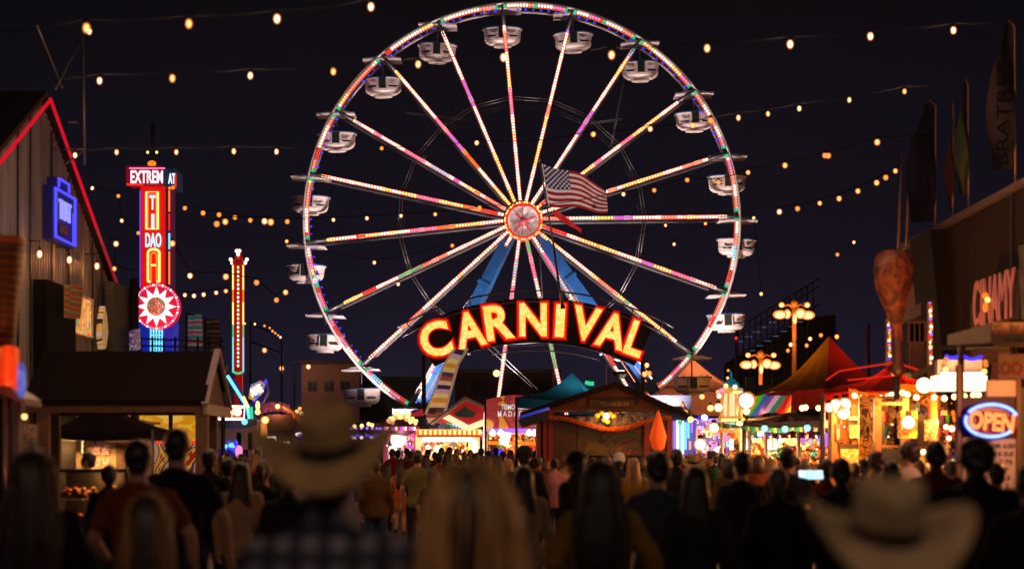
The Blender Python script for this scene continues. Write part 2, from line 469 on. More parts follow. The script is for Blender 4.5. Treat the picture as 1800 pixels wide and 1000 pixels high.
# hub
b = MB()
def disc(b, c, r0, r1, y0, y1, seg=40):
    vs = []; fs = []
    for k in range(seg):
        a = 2*math.pi*k/seg
        for r in (r0, r1):
            for y in (y0, y1): vs.append((c.x+r*math.cos(a), c.y+y, c.z+r*math.sin(a)))
    for k in range(seg):
        o = k*4; p = ((k+1) % seg)*4
        fs += [(o, p, p+2, o+2), (o+1, o+3, p+3, p+1), (o+2, p+2, p+3, o+3), (o, o+1, p+1, p)]
    return b.add(vs, fs)
disc(b, hubp, .88, HR, 0, .7); disc(b, hubp, .2, .5, .2, 5.8)
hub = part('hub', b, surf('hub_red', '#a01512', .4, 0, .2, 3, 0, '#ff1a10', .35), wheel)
b = MB(); disc(b, hubp, .001, .885, .08, .2)
fc = pattern('hub_face', ['#b0a4a0', '#c8bcb6', '#9a8e90', '#d4c8c0'], 1.5, 'noise', 0, .5, 1)
part('hub_face', b, fc, hub)
b = MB()
for a, l, w in ((95, .8, .05), (135, .62, .16), (20, .75, .12), (-55, .7, .16), (-95, .82, .05), (-130, .8, .15), (200, .6, .05), (-25, .45, .1)):
    b.beam(hubp+Vector((0, .04, 0)), hubp+Vector((math.cos(R(a))*l, .04, math.sin(R(a))*l)), w, .05)
b.ell(hubp+Vector((0, .02, 0)), (.2, .08, .2), 12, 8)
part('hub_arm', b, surf('hub_arm_red', '#a0303c', .5), hub)
b = MB()
for k in range(46):
    a = k*360/46; b.mi = LI['yellow' if k % 3 else 'orange']
    b.ell(hubp+Vector((math.cos(R(a))*(HR-.02), -.03, math.sin(R(a))*(HR-.02))), .055, 8, 5)
b.mi = LI['red']
for k in range(60):
    a = k*6; b.beam(hubp+Vector((math.cos(R(a))*.93, -.02, math.sin(R(a))*.93)), hubp+Vector((math.cos(R(a+6))*.93, -.02, math.sin(R(a+6))*.93)), .06, .05)
part('hub_light_ring', b, LM, hub)
# legs: front and rear A-frames, each leg two box beams with a lit gap
for sx, yy, fx, fy, hx in ((-1, -1.9, 733, 725, 902), (1, -1.9, 1152, 690, 938), (-1, 2.6, 752, 725, 905), (1, 2.6, 1130, 690, 935)):
    ft = P(fx, fy, WD+yy*1.5); tp = P(hx, 400, WD+yy*.8); ax = (ft-tp).normalized()
    t = ax.cross(Vector((0, 1, 0))).normalized()*sx
    b = MB()
    ww = .64 if yy < 0 else .55
    b.beam(tp-t*.05, ft, ww, .5)
    b.beam(tp+ax*.3, tp-ax*.2, .8, .7)
    for f in (.3, .55, .8):
        b.beam(tp.lerp(ft, f), tp.lerp(ft, f+.012), ww+.12, .58)
    lg = part('leg', b, BLUEP, wheel)
    b = MB(); nn = 60
    pts = [tp.lerp(ft, .1+.88*k/nn)+Vector((0, -.27, 0))+t*(ww*.44) for k in range(nn+1)]
    if yy < 0: led_row(b, pts, lambda k: ['white', 'salmon', 'cyan', 'pink', 'white', 'salmon'][(k//3) % 6] if 27 < k < 57 else None, .09, .06)
    pts = [tp.lerp(ft, .5+.48*k/nn)+Vector((0, -.27, 0))-t*(ww*.1) for k in range(nn+1)]
    led_row(b, pts, lambda k: 'salmon' if (k//9) % 3 else None, .05, .05)
    if len(b.v): part('light_strip', b, LM, lg)
b = MB()
for x0, x1, yt in ((690, 792, 722), (1110, 1190, 698)):
    p = P(x0, yt, WD-4); q = P(x1, yt, WD+4)
    b.span((p.x, WD-4.3, p.z-.5), (q.x, WD+4.3, p.z+.1))
    for xx in (p.x+.2, q.x-.2):
        for y in (WD-4, WD, WD+4): b.span((xx-.15, y-.15, 0), (xx+.15, y+.15, p.z-.5))
    b.beam((p.x, WD-4.2, 0), (q.x, WD-4.2, p.z-.5), .12, .1); b.beam((q.x, WD-4.2, 0), (p.x, WD-4.2, p.z-.5), .12, .1)
part('base_frame', b, NAVY, wheel)
b = MB()
for x0, y0, x1, y1 in ((895, 430, 800, 560), (890, 430, 780, 600), (900, 430, 838, 540), (955, 430, 1060, 600), (948, 430, 958, 600), (850, 605, 935, 680), (862, 605, 945, 684)):
    b.tube([P(x0, y0, WD-1.9), P(x1, y1, WD-1.9)], .022, 5)
part('guy_cable', b, STEEL, wheel)
# gondolas
TUB = surf('gondola_cream', '#e2d8d4', .45, 0, .15, 2)
TRIM = surf('gondola_blue', '#2c5f9c', .4)
GAP_SHADE = surf('gondola_gap_shade', '#12211f', .6)  # dark panel tone stands for shade in the tub's opening
proto = None
def gondola_parts():
    ca = MB()
    ca.prism([(-1.1, -.12), (1.1, -.12), (1.12, -.2), (-1.12, -.2)], -.75, .75)
    ca.prism([(-1.05, -.12), (1.05, -.12), (.5, .02), (-.5, .02)], -.6, .6)
    rd = MB(); rd.tube([(0, 0, -.02), (0, 0, -1.35)], .045, 6); rd.tube([(0, -1.1, 0), (0, 1.1, 0)], .06, 6)
    tb = MB()
    prof = [(1.17, -1.22), (1.17, -1.3), (1.1, -1.32), (1.04, -1.72), (1.07, -1.75), (.98, -2.0), (.8, -2.12), (.55, -2.13), (.52, -2.27), (.1, -2.29)]
    tb.lathe(prof, (0, 0, 0), 28, False); tb.lathe([(0.02, -1.9), (1.05, -1.9)], (0, 0, 0), 28)
    tb.v = [Vector((v.x, v.y*.72, v.z)) for v in tb.v]
    for sx in (-1, 1): tb.box((sx*.24, -.82, -1.66), (.05, .06, .7))
    gp = MB(); gp.box((0, -.83, -1.58), (.4, .07, .62)); 
    sa = MB(); sa.box((-.62, -.74, -1.78), (.5, .05, .1), rz=-.38)
    sb_ = MB(); sb_.box((.62, -.74, -1.78), (.5, .05, .1), rz=.38)
    tr = MB()
    tr.lathe([(1.19, -1.2), (1.19, -1.26)], (0, 0, 0), 28); tr.v = [Vector((v.x, v.y*.72, v.z)) for v in tr.v]
    for sx in (-.9, -.5, .5, .9): tr.box((sx, -.3, -1.17), (.06, .06, .12))
    return [('canopy', ca, WHITEP), ('hanger', rd, STEEL), ('tub', tb, TUB), ('doorway', gp, GAP_SHADE), ('stripe', sa, NAVY), ('stripe', sb_, NAVY), ('top_rail', tr, TRIM)]
gd = [(n, b.mesh(n, m), m) for n, b, m in gondola_parts()]
for a in angs:
    p = pol(a, WR, 0)
    e = bpy.data.objects.new('gondola', None); COL.objects.link(e); e.parent = wheel; e.location = p-wheel.location
    e.rotation_euler = (0, R(rnd.uniform(-2, 2)), 0)
    for n, me, mm in gd:
        o = bpy.data.objects.new(n, me); COL.objects.link(o); o.parent = e

# ================================================================ carnival sign
SD = 93.0
base = P(937, 630, SD)
sign = thing('arched_sign', 'arched red neon sign reading CARNIVAL in bulb-filled yellow letters', 'sign', (base.x, SD, 0))
cx, cy, RR = 941.0, 1000.0, 438.0
def apt(t, r, y=0.0):
    return Vector((X(cx+math.sin(t)*r, SD), SD+y, Z(cy-math.cos(t)*r, SD)))
b = MB(); n = 28
for i in range(n):
    t0 = -.462+.916*i/n; t1 = -.462+.916*(i+1)/n
    q = [apt(t0, 398), apt(t1, 398), apt(t1, 476), apt(t0, 476)]
    b.prism([(v.x, v.z) for v in q], SD, SD+.35)
brd = part('board', b, surf('sign_board', '#0c0406', .7, 0, .3, 2), sign)
b = MB()
for r in (470, 483):
    b.tube([apt(-.52+1.04*i/30, r+6*(r > 480), -.1) for i in range(31)], .05, 6)
b.tube([apt(-.2+.5*i/12, 384, -.1) for i in range(13)], .04, 6)
for i in range(9): b.tube([apt(-.48+.12*i, 468, -.1), apt(-.48+.12*i, 489, -.1)], .035, 5)
for s in (-1, 1):
    b.tube([apt(s*.3, 400, .2), apt(s*.3, 400, 2.2)], .09, 6); b.tube([apt(s*.42, 400, .2), apt(s*.36, 400, 2.2)], .09, 6)
part('support_pipe', b, STEEL, sign)
YEL = pattern('bulb_yellow_face', ['#ffb840', '#ffc850', '#ffbc48', '#ffdc80', '#ffc454', '#ffe8a0', '#ffb840'], 14, 'voronoi', 1.35, .5)
REDN = glow('neon_red_outline', '#ff2008', 1.15); REDH = glow('neon_red_dim', '#c80c0c', .55)
LET = [('C', 765.5, 596, 52, 60, 15), ('A', 825.5, 579, 50, 61, 12), ('R', 877, 566, 48, 60, 8), ('N', 937, 562, 47, 57, 0), ('I', 984.5, 563.5, 15, 56, -3),
       ('V', 1030, 569, 48, 58, -10), ('A', 1076, 581, 50, 60, -14), ('L', 1119, 595.5, 30, 60, -20)]
k = SD/FP
for ch, x, y, w, h, rot in LET:
    lt = place(text_mb(ch, (w+8)*k, (h+8)*k, .12, .06), P(x, y, SD-.1), R(rot))
    o = part('letter', lt, REDN, sign)
    fz = place(text_mb(ch, w*k+.03, h*k+.03, .12, .03), P(x, y, SD-.2), R(rot))
    part('letter_face', fz, YEL, o)
    hz = place(text_mb(ch, (w+13)*k, (h+13)*k, .08, .08), P(x, y, SD-.03), R(rot))
    part('letter_backing', hz, REDH, o)
b = MB()
for x in (745, 1130): b.tube([P(x, 625, SD+.2), (X(x, SD), SD+.2, 0)], .12, 8)
part('post', b, DSTEEL, sign)

# ================================================================ flag on the sign
fd = SD-1.0
pb = P(989, 540, fd+.6); pt = P(948, 283, fd)
fp = thing('flagpole', 'thin leaning flagpole rising in front of the ferris wheel hub', 'flagpole', (pb.x, pb.y, pb.z))
part('pole', MB().tube([pb, P(983, 505, fd), P(973, 430, fd), pt], [.09, .07, .055, .04], 8), STEEL, fp)
part('finial', MB().ell(pt+Vector((0, 0, .05)), .1, 10, 6), STEEL, fp)
part('clamp', MB().box(P(989, 540, fd+.8), (.25, .9, .2)), DSTEEL, fp)
tl = (953, 288); bl = (965, 363); tr_ = (1066, 330); br = (1068, 372)
def flagpt(u, v, o=0):
    x = (1-v)*((1-u)*tl[0]+u*tr_[0])+v*((1-u)*bl[0]+u*br[0]); y = (1-v)*((1-u)*tl[1]+u*tr_[1])+v*((1-u)*bl[1]+u*br[1])
    y += math.sin(u*7.2+.6+v*.7)*4.2*u**.6-math.sin(u*math.pi)*4*(1-v)
    p = P(x, y, fd); p.y += math.sin(u*9+v*1.6)*.28*u**.5+math.sin(u*19-v*2)*.06*u+o
    return p
fl = thing('flag', 'american flag with stars and stripes flying before the ferris wheel', 'flag', P(957, 325, fd))
FR = surf('flag_red', '#a51c2c', .8, 0, .12, 3, 0); FW = surf('flag_white', '#e8cfc6', .8, 0, .08, 3); FB = surf('flag_blue', '#22265e', .8, 0, .12, 3)
b = MB(); nu = 44; nv = 26
for i in range(nu):
    for j in range(nv):
        u0, u1, v0, v1 = i/nu, (i+1)/nu, j/nv, (j+1)/nv
        st = int(j/2); b.mi = 2 if (u1 <= .42 and st < 7) else (0 if st % 2 == 0 else 1)
        b.add([flagpt(u0, v0), flagpt(u0, v1), flagpt(u1, v1), flagpt(u1, v0)], [(0, 1, 2, 3)], True)
for j in range(nv):                      # hem gives the cloth an edge
    b.mi = 1; b.beam(flagpt(0, j/nv), flagpt(0, (j+1)/nv), .05, .05)
part('cloth', b, [FR, FW, FB], fl)
b = MB()
for r_ in range(9):
    n = 6 if r_ % 2 == 0 else 5
    for c in range(n):
        u = (.035+.07*c+(0 if n == 6 else .035)); v = .03+r_*.058
        p = flagpt(u, v, -.03); poly = []
        for k2 in range(10):
            rr = .085 if k2 % 2 == 0 else .036; an = math.pi/2+k2*math.pi/5; poly.append((p.x+rr*math.cos(an), p.z+rr*math.sin(an)))
        b.prism(poly, p.y-.01, p.y+.01)
part('stars', b, FW, fl)
b = MB()
b.grid(lambda u, v: P(972+50*u, 372+34*u+(v-.5)*(10+3*math.sin(u*5)), fd+.4+.15*math.sin(u*7)), 14, 3)
solo('pennant', b, surf('pennant_red', '#c01420', .7, 0, .2, 3, 0, '#ff1010', .12), 'small red pennant streaming below the american flag', 'pennant')

# ================================================================ drop tower with neon sign
TD = 86.0; k = TD/FP
tw = thing('drop_tower', 'tall red neon ride tower with EXTREM box on top and star wheel', 'ride tower', (X(272, TD), TD, 0))
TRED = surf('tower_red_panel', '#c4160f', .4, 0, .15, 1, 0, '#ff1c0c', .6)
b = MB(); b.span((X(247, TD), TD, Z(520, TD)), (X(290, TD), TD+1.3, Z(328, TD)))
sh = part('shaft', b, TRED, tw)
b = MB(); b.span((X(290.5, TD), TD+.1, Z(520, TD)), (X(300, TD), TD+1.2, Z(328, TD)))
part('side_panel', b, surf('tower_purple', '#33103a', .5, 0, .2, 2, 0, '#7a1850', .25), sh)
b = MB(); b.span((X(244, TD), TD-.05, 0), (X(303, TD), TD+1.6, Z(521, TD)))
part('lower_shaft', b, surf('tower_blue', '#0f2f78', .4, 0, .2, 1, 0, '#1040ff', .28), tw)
b = MB()
for x, y0, y1, c in ((297.5, 335, 372, 'orange'), (297.5, 376, 405, 'red'), (297.5, 410, 438, 'cyan'), (297.5, 442, 500, 'orange')):
    b.mi = LI[c]; b.tube([P(x, y0, TD-.02), P(x, y1, TD-.02)], .05, 6)
b.mi = LI['blue']; b.tube([P(246, 335, TD-.03), P(246, 505, TD-.03)], .025, 6)
part('edge_neon', b, LM, sh)
hd = MB(); hd.span((X(227, TD), TD-.7, Z(327, TD)), (X(290, TD), TD+.9, Z(296, TD)))
head = part('sign_box', hd, surf('tower_head', '#7a0f2c', .5, 0, .2, 2, 0, '#b01040', .3), tw)
part('lettering', place(text_mb('EXTREM', 56*k, 22*k, .08, .02), P(258, 311, TD-.78)), glow('neon_white_pink', '#ffd6dc', 1.6), head)
b = MB(); b.mi = LI['red']; b.span((X(228, TD), TD-.75, Z(329.5, TD)), (X(256, TD), TD-.5, Z(326.5, TD)))
b.mi = LI['pink']; b.tube([P(227, 296, TD-.72), P(290, 296, TD-.72)], .03, 6)
part('trim_light', b, LM, head)
b = MB(); b.span((X(291, TD), TD-.4, Z(329, TD)), (X(309, TD), TD+1.8, Z(298, TD)))
sb = part('side_sign_box', b, surf('tower_side', '#122a48', .5, 0, .2, 2, 0, '#104060', .2), tw)
part('lettering', place(text_mb('AT', 12*k, 18*k, .08, .02), P(302, 314, TD-.46)), glow('neon_pale_cyan', '#d8f4ff', 1.5), sb)
b = MB(); b.mi = LI['red']; b.tube([P(308.5, 306, TD-.5), P(308.5, 330, TD-.5)], .05, 6); b.mi = LI['orange']; b.ell(P(304, 330, TD-.5), .1); b.ell(P(298, 331, TD-.5), .08)
part('trim_light', b, LM, sb)
b = MB(); b.lathe([(.18, 0), (.18, .25), (.1, .3), (.09, 1.0), (.13, 1.05), (.12, 1.9), (.02, 1.95)], (X(267, TD), TD+.3, Z(283, TD)), 10)
b.span((X(261, TD), TD, Z(296, TD)), (X(274, TD), TD+.6, Z(283, TD)))
part('mast', b, surf('mast_blue', '#25304e', .5, .3), tw)
b = MB(); b.mi = LI['yellow']; b.ell(P(259.5, 268, TD), .07); b.ell(P(275.5, 268, TD), .07); b.mi = LI['orange']; b.ell(P(267, 288, TD-.1), (.22, .1, .16))
part('beacon', b, LM, tw)
# neon on the shaft
b = MB()
def rect(b, x0, y0, x1, y1, r, y=TD-.1):
    b.tube([(X(x0, TD), y, Z(y0, TD)), (X(x1, TD), y, Z(y0, TD)), (X(x1, TD), y, Z(y1, TD)), (X(x0, TD), y, Z(y1, TD))], r, 6, True)
b.mi = LI['yellow']; rect(b, 258, 338, 278, 403, .06); b.mi = LI['orange']; rect(b, 260.5, 341, 275.5, 400, .04)
for x in (261.5, 268, 274.5):
    pass
b.mi = LI['yellow']
arch = lambda x0, x1, y0, y1: [P(x0, y1, TD-.1)]+[P((x0+x1)/2-(x1-x0)/2*math.cos(math.pi*i/8), y0+6-6*math.sin(math.pi*i/8), TD-.1) for i in range(9)]+[P(x1, y1, TD-.1)]
b.tube(arch(260, 280, 438, 495), .06, 6); b.mi = LI['orange']; b.tube(arch(265, 275.5, 444, 495), .05, 6)
b.mi = LI['yellow']; b.tube([P(260, 495, TD-.1), P(265, 495, TD-.1)], .05, 6); b.tube([P(275, 495, TD-.1), P(280, 495, TD-.1)], .05, 6); b.tube([P(265, 466, TD-.1), P(275, 466, TD-.1)], .05, 6)
part('neon_border', b, LM, sh)
NC = glow('neon_cyan', '#a8ecff', 1.5)
part('lettering', place(text_mb('T', 10*k, 25*k, .06, .02), P(268, 356, TD-.15)), NC, sh)
part('lettering', place(text_mb('I', 5*k, 26*k, .06, .02), P(268.5, 389, TD-.15)), NC, sh)
part('lettering', place(text_mb('DAO', 28*k, 25*k, .06, .02), P(269.5, 422, TD-.15)), NC, sh)
sw = P(275.5, 539, TD-.9)
b = MB(); disc(b, sw, .001, 1.12, 0, .6)
star = part('star_wheel', b, surf('star_wheel_red', '#b0102a', .4, 0, .2, 1, 0, '#ff1840', .55), tw)
b = MB(); poly = []
for i in range(24):
    rr = .98 if i % 2 == 0 else .58; a = math.pi/2+i*math.pi/12; poly.append((sw.x+rr*math.cos(a), sw.z+rr*math.sin(a)))
b.prism(poly, sw.y-.12, sw.y-.02); part('starburst', b, glow('star_white', '#fff0f4', 1.5), star)
b = MB(); disc(b, sw, .001, .46, -.2, -.13)
part('emblem', b, pattern('star_emblem', ['#d02a20', '#e8e0d0', '#2f9a62', '#c84030', '#f0b070', '#3c5a50'], 3.2, 'noise', .6), star)
b = MB()
for i in range(44):
    a = i*2*math.pi/44; b.mi = LI['pink' if i % 3 else 'white']; b.ell((sw.x+1.08*math.cos(a), sw.y-.06, sw.z+1.08*math.sin(a)), .06, 6, 4)
part('bulb_ring', b, LM, star)
b = MB(); b.mi = LI['cyan']
for x in (265, 270, 275, 280, 285):
    b.tube([P(x, 578, TD-.12), P(x, 625, TD-.12)], .045, 6)
for y in range(582, 624, 7): b.tube([P(264, y, TD-.12), P(286, y, TD-.12)], .02, 5)
part('neon_border', b, LM, tw)
lamp('neon_spill', P(275, 560, TD-2), 60, '#ff4060', .6, parent=tw)

# ================================================================ red light pillar
PD = 80.0; k = PD/FP
pl = thing('light_pillar', 'slim red ride pillar lined with small bulbs and crowned with globes', 'light pillar', (X(418.5, PD), PD, 0))
b = MB(); b.span((X(410, PD), PD, Z(652, PD)), (X(427, PD), PD+.5, Z(466, PD)))
b.lathe([(.3, 0), (.42, .12), (.2, .3), (.1, .6)], (X(418.5, PD), PD+.2, Z(466, PD)), 10)
b.span((X(412, PD), PD+.1, 0), (X(425, PD), PD+.4, Z(652, PD)))
part('column', b, surf('pillar_red', '#8e100c', .4, 0, .2, 1, 0, '#ff1408', .22), pl)
b = MB(); grad = ['yellow', 'yellow', 'orange', 'yellow', 'yellow', 'green', 'cyan', 'cyan', 'cyan']
for i in range(52):
    y = 468+i*3.6; f = i/52; c = grad[min(8, int(f*9))]; b.mi = LI[c]
    for x in (409.5, 427.5): b.ell(P(x, y, PD-.05), .045, 6, 4)
for i in range(24):
    y = 470+i*7.5; b.mi = LI['white' if i % 3 else 'yellow']; b.box(P(418.5, y, PD-.05), (.08, .06, .1))
b.mi = LI['green']
for i in range(9): b.ell(P(409.5+i*2.25, 653+3*math.sin(i/8*math.pi), PD-.05), .055, 6, 4)
part('light_strip', b, LM, pl)
for x, y in ((405.5, 456), (408, 462), (434, 456), (431, 462), (416, 441), (421, 441), (418.5, 447)):
    part('globe_lamp', MB().ell(P(x, y, PD), .085, 8, 6), LED['white'], pl)

# ================================================================ far buildings and bleachers
FARB = surf('tan_stucco', '#6b4c44', .9, 0, .2, .6, .1)
bd = 150.0
bt = thing('brick_building', 'plain tan building with paired windows behind the big cowboy hat', 'building', (X(575, bd), bd+6, 0))
b = MB(); b.span((X(530, bd), bd, 0), (X(632, bd), bd+12, Z(640, bd))); part('wall', b, FARB, bt)
b = MB(); b.span((X(526, bd), bd-.4, Z(640, bd)), (X(636, bd), bd+12.4, Z(634, bd))); part('parapet', b, surf('parapet_dark', '#3c2c2c', .9), bt)
for x in (549, 578, 606):
    w = MB(); w.span((X(x-8, bd), bd-.05, Z(688, bd)), (X(x+8, bd), bd+.1, Z(670, bd))); ww = part('window', w, surf('far_frame', '#4a3a3a', .8), bt)
    w = MB()
    for s in (-1, 1): w.span((X(x-7+(8 if s > 0 else 0), bd), bd-.1, Z(687, bd)), (X(x-1+(8 if s > 0 else 0), bd), bd-.04, Z(671, bd)))
    part('pane', w, surf('far_glass', '#20242e', .15), ww)
bd = 135.0
for nm, x0, x1, yt, lab, colr in (('warehouse', 640, 752, 668, 'low dark warehouse between the tan building and the wheel leg', '#1c2030'),
                             ('hall', 800, 985, 655, 'dim brown hall seen through the bottom of the ferris wheel', '#3a2a2e')):
    t = thing(nm, lab, 'building', (X((x0+x1)/2, bd), bd+5, 0))
    b = MB(); b.span((X(x0, bd), bd, 0), (X(x1, bd), bd+10, Z(yt, bd))); part('wall', b, surf(nm+'_wall', colr, .9, 0, .3, .5), t)
    b = MB(); b.span((X(x0-2, bd), bd-.3, Z(yt, bd)), (X(x1+2, bd), bd+10, Z(yt-4, bd)+.1)); part('roof', b, DSTEEL, t)
    b = MB()
    for i in range(3):
        xx = x0+(x1-x0)*(.15+.3*i); b.span((X(xx, bd), bd-.06, Z(yt+40, bd)), (X(xx+(x1-x0)*.16, bd), bd+.1, Z(yt+14, bd)))
        part('window', b, surf('hall_window', '#110d12', .8), t); b = MB()
    bd += 8
b = MB(); b.ell(P(873, 656, 134), .28, 10, 8)
wl = solo('wall_lamp', b, glow('wall_lamp_glow', '#ffc890', 2), 'lone square lamp glowing on the dim brown hall', 'lamp')
lamp('wall_light', P(880, 668, 130), 600, '#ffb080', .3, parent=wl)
# grandstand
gd0 = 128.0
gs = thing('grandstand', 'dark steel grandstand with tiered railings behind the street lamps', 'grandstand', (X(1370, gd0), gd0, 0))
b = MB()
for i in range(14):
    x = 1297+i*10.2; yt = 598-i*6.2
    b.tube([(X(x, gd0), gd0, 0), P(x, yt-22, gd0)], .05, 5)
    b.tube([P(x, yt-22, gd0), P(x, yt-22, gd0+6)], .04, 5)
for dy in (-22, -8, 24): b.tube([P(1297, 598+dy, gd0), P(1440, 511+dy, gd0)], .06, 5)
part('railing', b, surf('stand_rail', '#554a55', .5, .5), gs)
b = MB()
for i in range(9):
    x = 1302+i*14; y = 600-i*8.4
    b.box(P(x, y, gd0+.5), (.45, .6, .07)); 
    if i < 8: b.box(P(x+20, y+16, gd0+.2), (.4, .6, .06))
part('seat_row', b, surf('stand_seat', '#7d8fa8', .5, 0, .2, 1, 0, '#8fb4d8', .12), gs)
b = MB(); b.prism([(X(1296, gd0), 0), (X(1500, gd0), 0), (X(1500, gd0), Z(540, gd0)), (X(1440, gd0), Z(545, gd0)), (X(1296, gd0), Z(630, gd0))], gd0+7, gd0+8)
part('back_wall', b, surf('stand_back', '#16131a', .9), gs)
b = MB(); b.tube([(X(1294, gd0), gd0-.5, 0), P(1294, 556, gd0-.5)], .12, 6); b.mi = 1; b.ell(P(1294, 594, gd0-.7), .12)
part('corner_post', b, [surf('corner_post', '#5a1a18', .6), LED['red']], gs)
# street chandeliers
AM = glassy('amber_lamp', '#ff8a28', .75, 1.5); AMC = glow('amber_core', '#ffd8a0', 6); AMS = surf('amber_pole', '#8a5420', .5, 0, .2, 3, 0, '#ff9020', .06)  # the pole's faint glow paints lamplight onto it
for px, py, dd, lab in ((1396, 548, 90.0, 'tall amber street lamp cluster before the dark grandstand'), (1337, 636, 96.0, 'lower amber street lamp cluster above the rainbow flag')):
    t = thing('street_lamp', lab, 'street lamp', (X(px, dd), dd, 0), 'amber lamp clusters')
    b = MB(); b.tube([(X(px, dd), dd, 0), P(px, py-12, dd)], .12, 8); b.ell(P(px, py-14, dd), .22, 10, 8)
    for s in (-1, 1): b.tube([P(px, py-4, dd), P(px+s*10, py-13, dd), P(px+s*22, py-8, dd)], .05, 6); b.tube([P(px, py+6, dd), P(px+s*22, py+2, dd)], .06, 6)
    part('pole', b, AMS, t)
    for ox, oy, rx, rz in ((-25, 5, .38, .24), (-12, 4, .2, .26), (11, 3, .3, .28), (24, 6, .38, .24), (-22, -12, .16, .15), (23, -12, .16, .15), (1, 12, .13, .35)):
        gl = part('lamp_globe', MB().ell(P(px+ox, py+oy, dd-.3*(ox % 2)), (rx, rx, rz), 12, 8), AM, t); part('core', MB().ell(P(px+ox, py+oy+.5, dd-.3*(ox % 2)), (rx*.72, rx*.72, rz*.7), 12, 8), AMC, gl)
    lamp('lamp_light', P(px, py+8, dd-1), 400, '#ff9a40', .5, parent=t)
# poles in the distance
for px, y0, dd, lab in ((518, 640, 118, 'thin pale pole left of the tan building'), (974, 600, 112, 'thin dark pole under the letter I of the sign'),
                        (1068, 610, 112, 'thin curved lamp pole under the letter V of the sign'), (1526, 570, 60, 'short red-tipped pole between grandstand and turkey leg')):
    b = MB(); b.tube([(X(px, dd), dd, 0), P(px, y0+10, dd), P(px+(4 if px == 1068 else 0), y0, dd)], [.1, .07, .05], 6)
    solo('pole', b, STEEL if px < 1500 else REDP, lab, 'pole')
# ================================================================ floodlights at the wheel foot
FLM = glow('flood_face', '#fff0e0', 14)
def flood(px, py, d, aim, e, label, col='#ffe0d8', ang=110):
    p = P(px, py, d); t = thing('floodlight', label, 'floodlight', (p.x, p.y, 0), 'floodlights at the foot of the wheel')
    a = Vector(aim)-p; a.normalize()
    b = MB(); b.tube([(p.x, p.y+.3, 0), (p.x, p.y+.3, p.z-.2)], .06, 6); b.beam(p-a*.25, p, .5, .36, (0, 0, 1)); part('housing', b, DSTEEL, t)
    b = MB(); b.beam(p+a*.01, p+a*.04, .44, .3, (0, 0, 1)); part('lens', b, FLM, t)
    lamp('beam', p+a*.12, e, col, .25, 'SPOT', t, Vector(aim), ang, .8)
flood(1090, 655, 94.2, (1.5, 100, 16), 9000, 'blinding white floodlight beside the right leg of the wheel')
flood(690, 742, 94.0, (-5, 100, 14), 12000, 'floodlight behind the purple booth aimed up at the wheel')
flood(1180, 745, 94.0, (8, 100, 14), 11000, 'floodlight behind the kiosk aimed up at the right gondolas')
flood(880, 700, 97.0, (0, 98.5, 18), 7000, 'floodlight behind the carnival sign aimed at the hub', ang=90)

flood(735, 785, 93.6, P(765, 640, 97), 1400, 'added hidden floodlight under the left wheel leg foot')  # unseen floods added to brighten the lower wheel legs
flood(1150, 752, 93.6, P(1118, 620, 97), 1400, 'added hidden floodlight under the right wheel leg foot')
flood(800, 760, 93.9, (-1.5, 98, 11), 2600, 'added hidden floodlight low by the left wheel leg')  # this pair added out of sight to light the legs from the front
flood(1060, 760, 93.9, (2.5, 98, 11), 2600, 'added hidden floodlight low by the right wheel leg')

fq = P(1083, 664, 46.5); ft_ = thing('spotlight', 'small added spotlight on the kiosk ridge lighting the flag and hub', 'spotlight', fq)  # added lamp, brightens the flag and the wheel hub
b = MB(); b.tube([fq-Vector((0, .0, .12)), fq+Vector((0, 0, .05))], .03, 6); b.beam(fq+Vector((0, -.1, .02)), fq+Vector((-.02, .12, .12)), .14, .14); part('housing', b, DSTEEL, ft_)
lamp('beam', fq+Vector((-.02, .2, .15)), 45000, '#fff0e8', .1, 'SPOT', ft_, P(1010, 335, 92), 8, .6)
lamp('beam', fq+Vector((-.1, .2, .2)), 60000, '#fff0e8', .1, 'SPOT', ft_, P(920, 388, 97), 2.8, .5)

# ================================================================ small helpers for stalls
def cols(names): return [surf('toy_'+n, c, .75, 0, .25, 12) for n, c in names]
TOYC = [('pink', '#d8608c'), ('blue', '#3c6ccf'), ('yellow', '#e0b030'), ('green', '#4ca048'), ('white', '#d8d0c8'), ('red', '#c02c28'), ('purple', '#7a40b8'), ('brown', '#7a4c28'), ('orange', '#e07020'), ('teal', '#2a9a98')]
TOYM = cols(TOYC)
def plush(p, ci, s, label, group):
    b = MB(); p = Vector(p)
    b.ell(p+Vector((0, 0, .14*s)), (.12*s, .1*s, .14*s), 10, 7); b.ell(p+Vector((0, 0, .33*s)), (.1*s, .09*s, .095*s), 10, 7)
    for x in (-1, 1):
        b.ell(p+Vector((x*.08*s, 0, .42*s)), (.04*s, .025*s, .045*s), 6, 5)
        b.cap(p+Vector((x*.1*s, 0, .22*s)), p+Vector((x*.19*s, -.05*s, .13*s)), .045*s, .035*s, 6)
        b.cap(p+Vector((x*.06*s, -.02, .05*s)), p+Vector((x*.09*s, -.14*s, .03*s)), .05*s, .045*s, 6)
    b.ell(p+Vector((0, -.09*s, .31*s)), (.04*s, .035*s, .03*s), 6, 5)
    return solo('plush_toy', b, TOYM[ci], label, 'plush toy', group)
ORD = ['first', 'second', 'third', 'fourth', 'fifth', 'sixth', 'seventh', 'eighth', 'ninth', 'tenth', 'eleventh', 'twelfth', 'thirteenth', 'fourteenth']
def toy_row(x0, x1, y, d, n, s, where, rs):
    rr = random.Random(rs)
    for i in range(n):
        ci = rr.randrange(len(TOYC)); p = P(x0+(x1-x0)*(i+.5)/n, y, d+rr.uniform(-.1, .1))
        plush(p, ci, s*rr.uniform(.8, 1.15), '%s plush toy, %s from the left on %s' % (TOYC[ci][0], ORD[i], where), 'plush prizes on '+where)
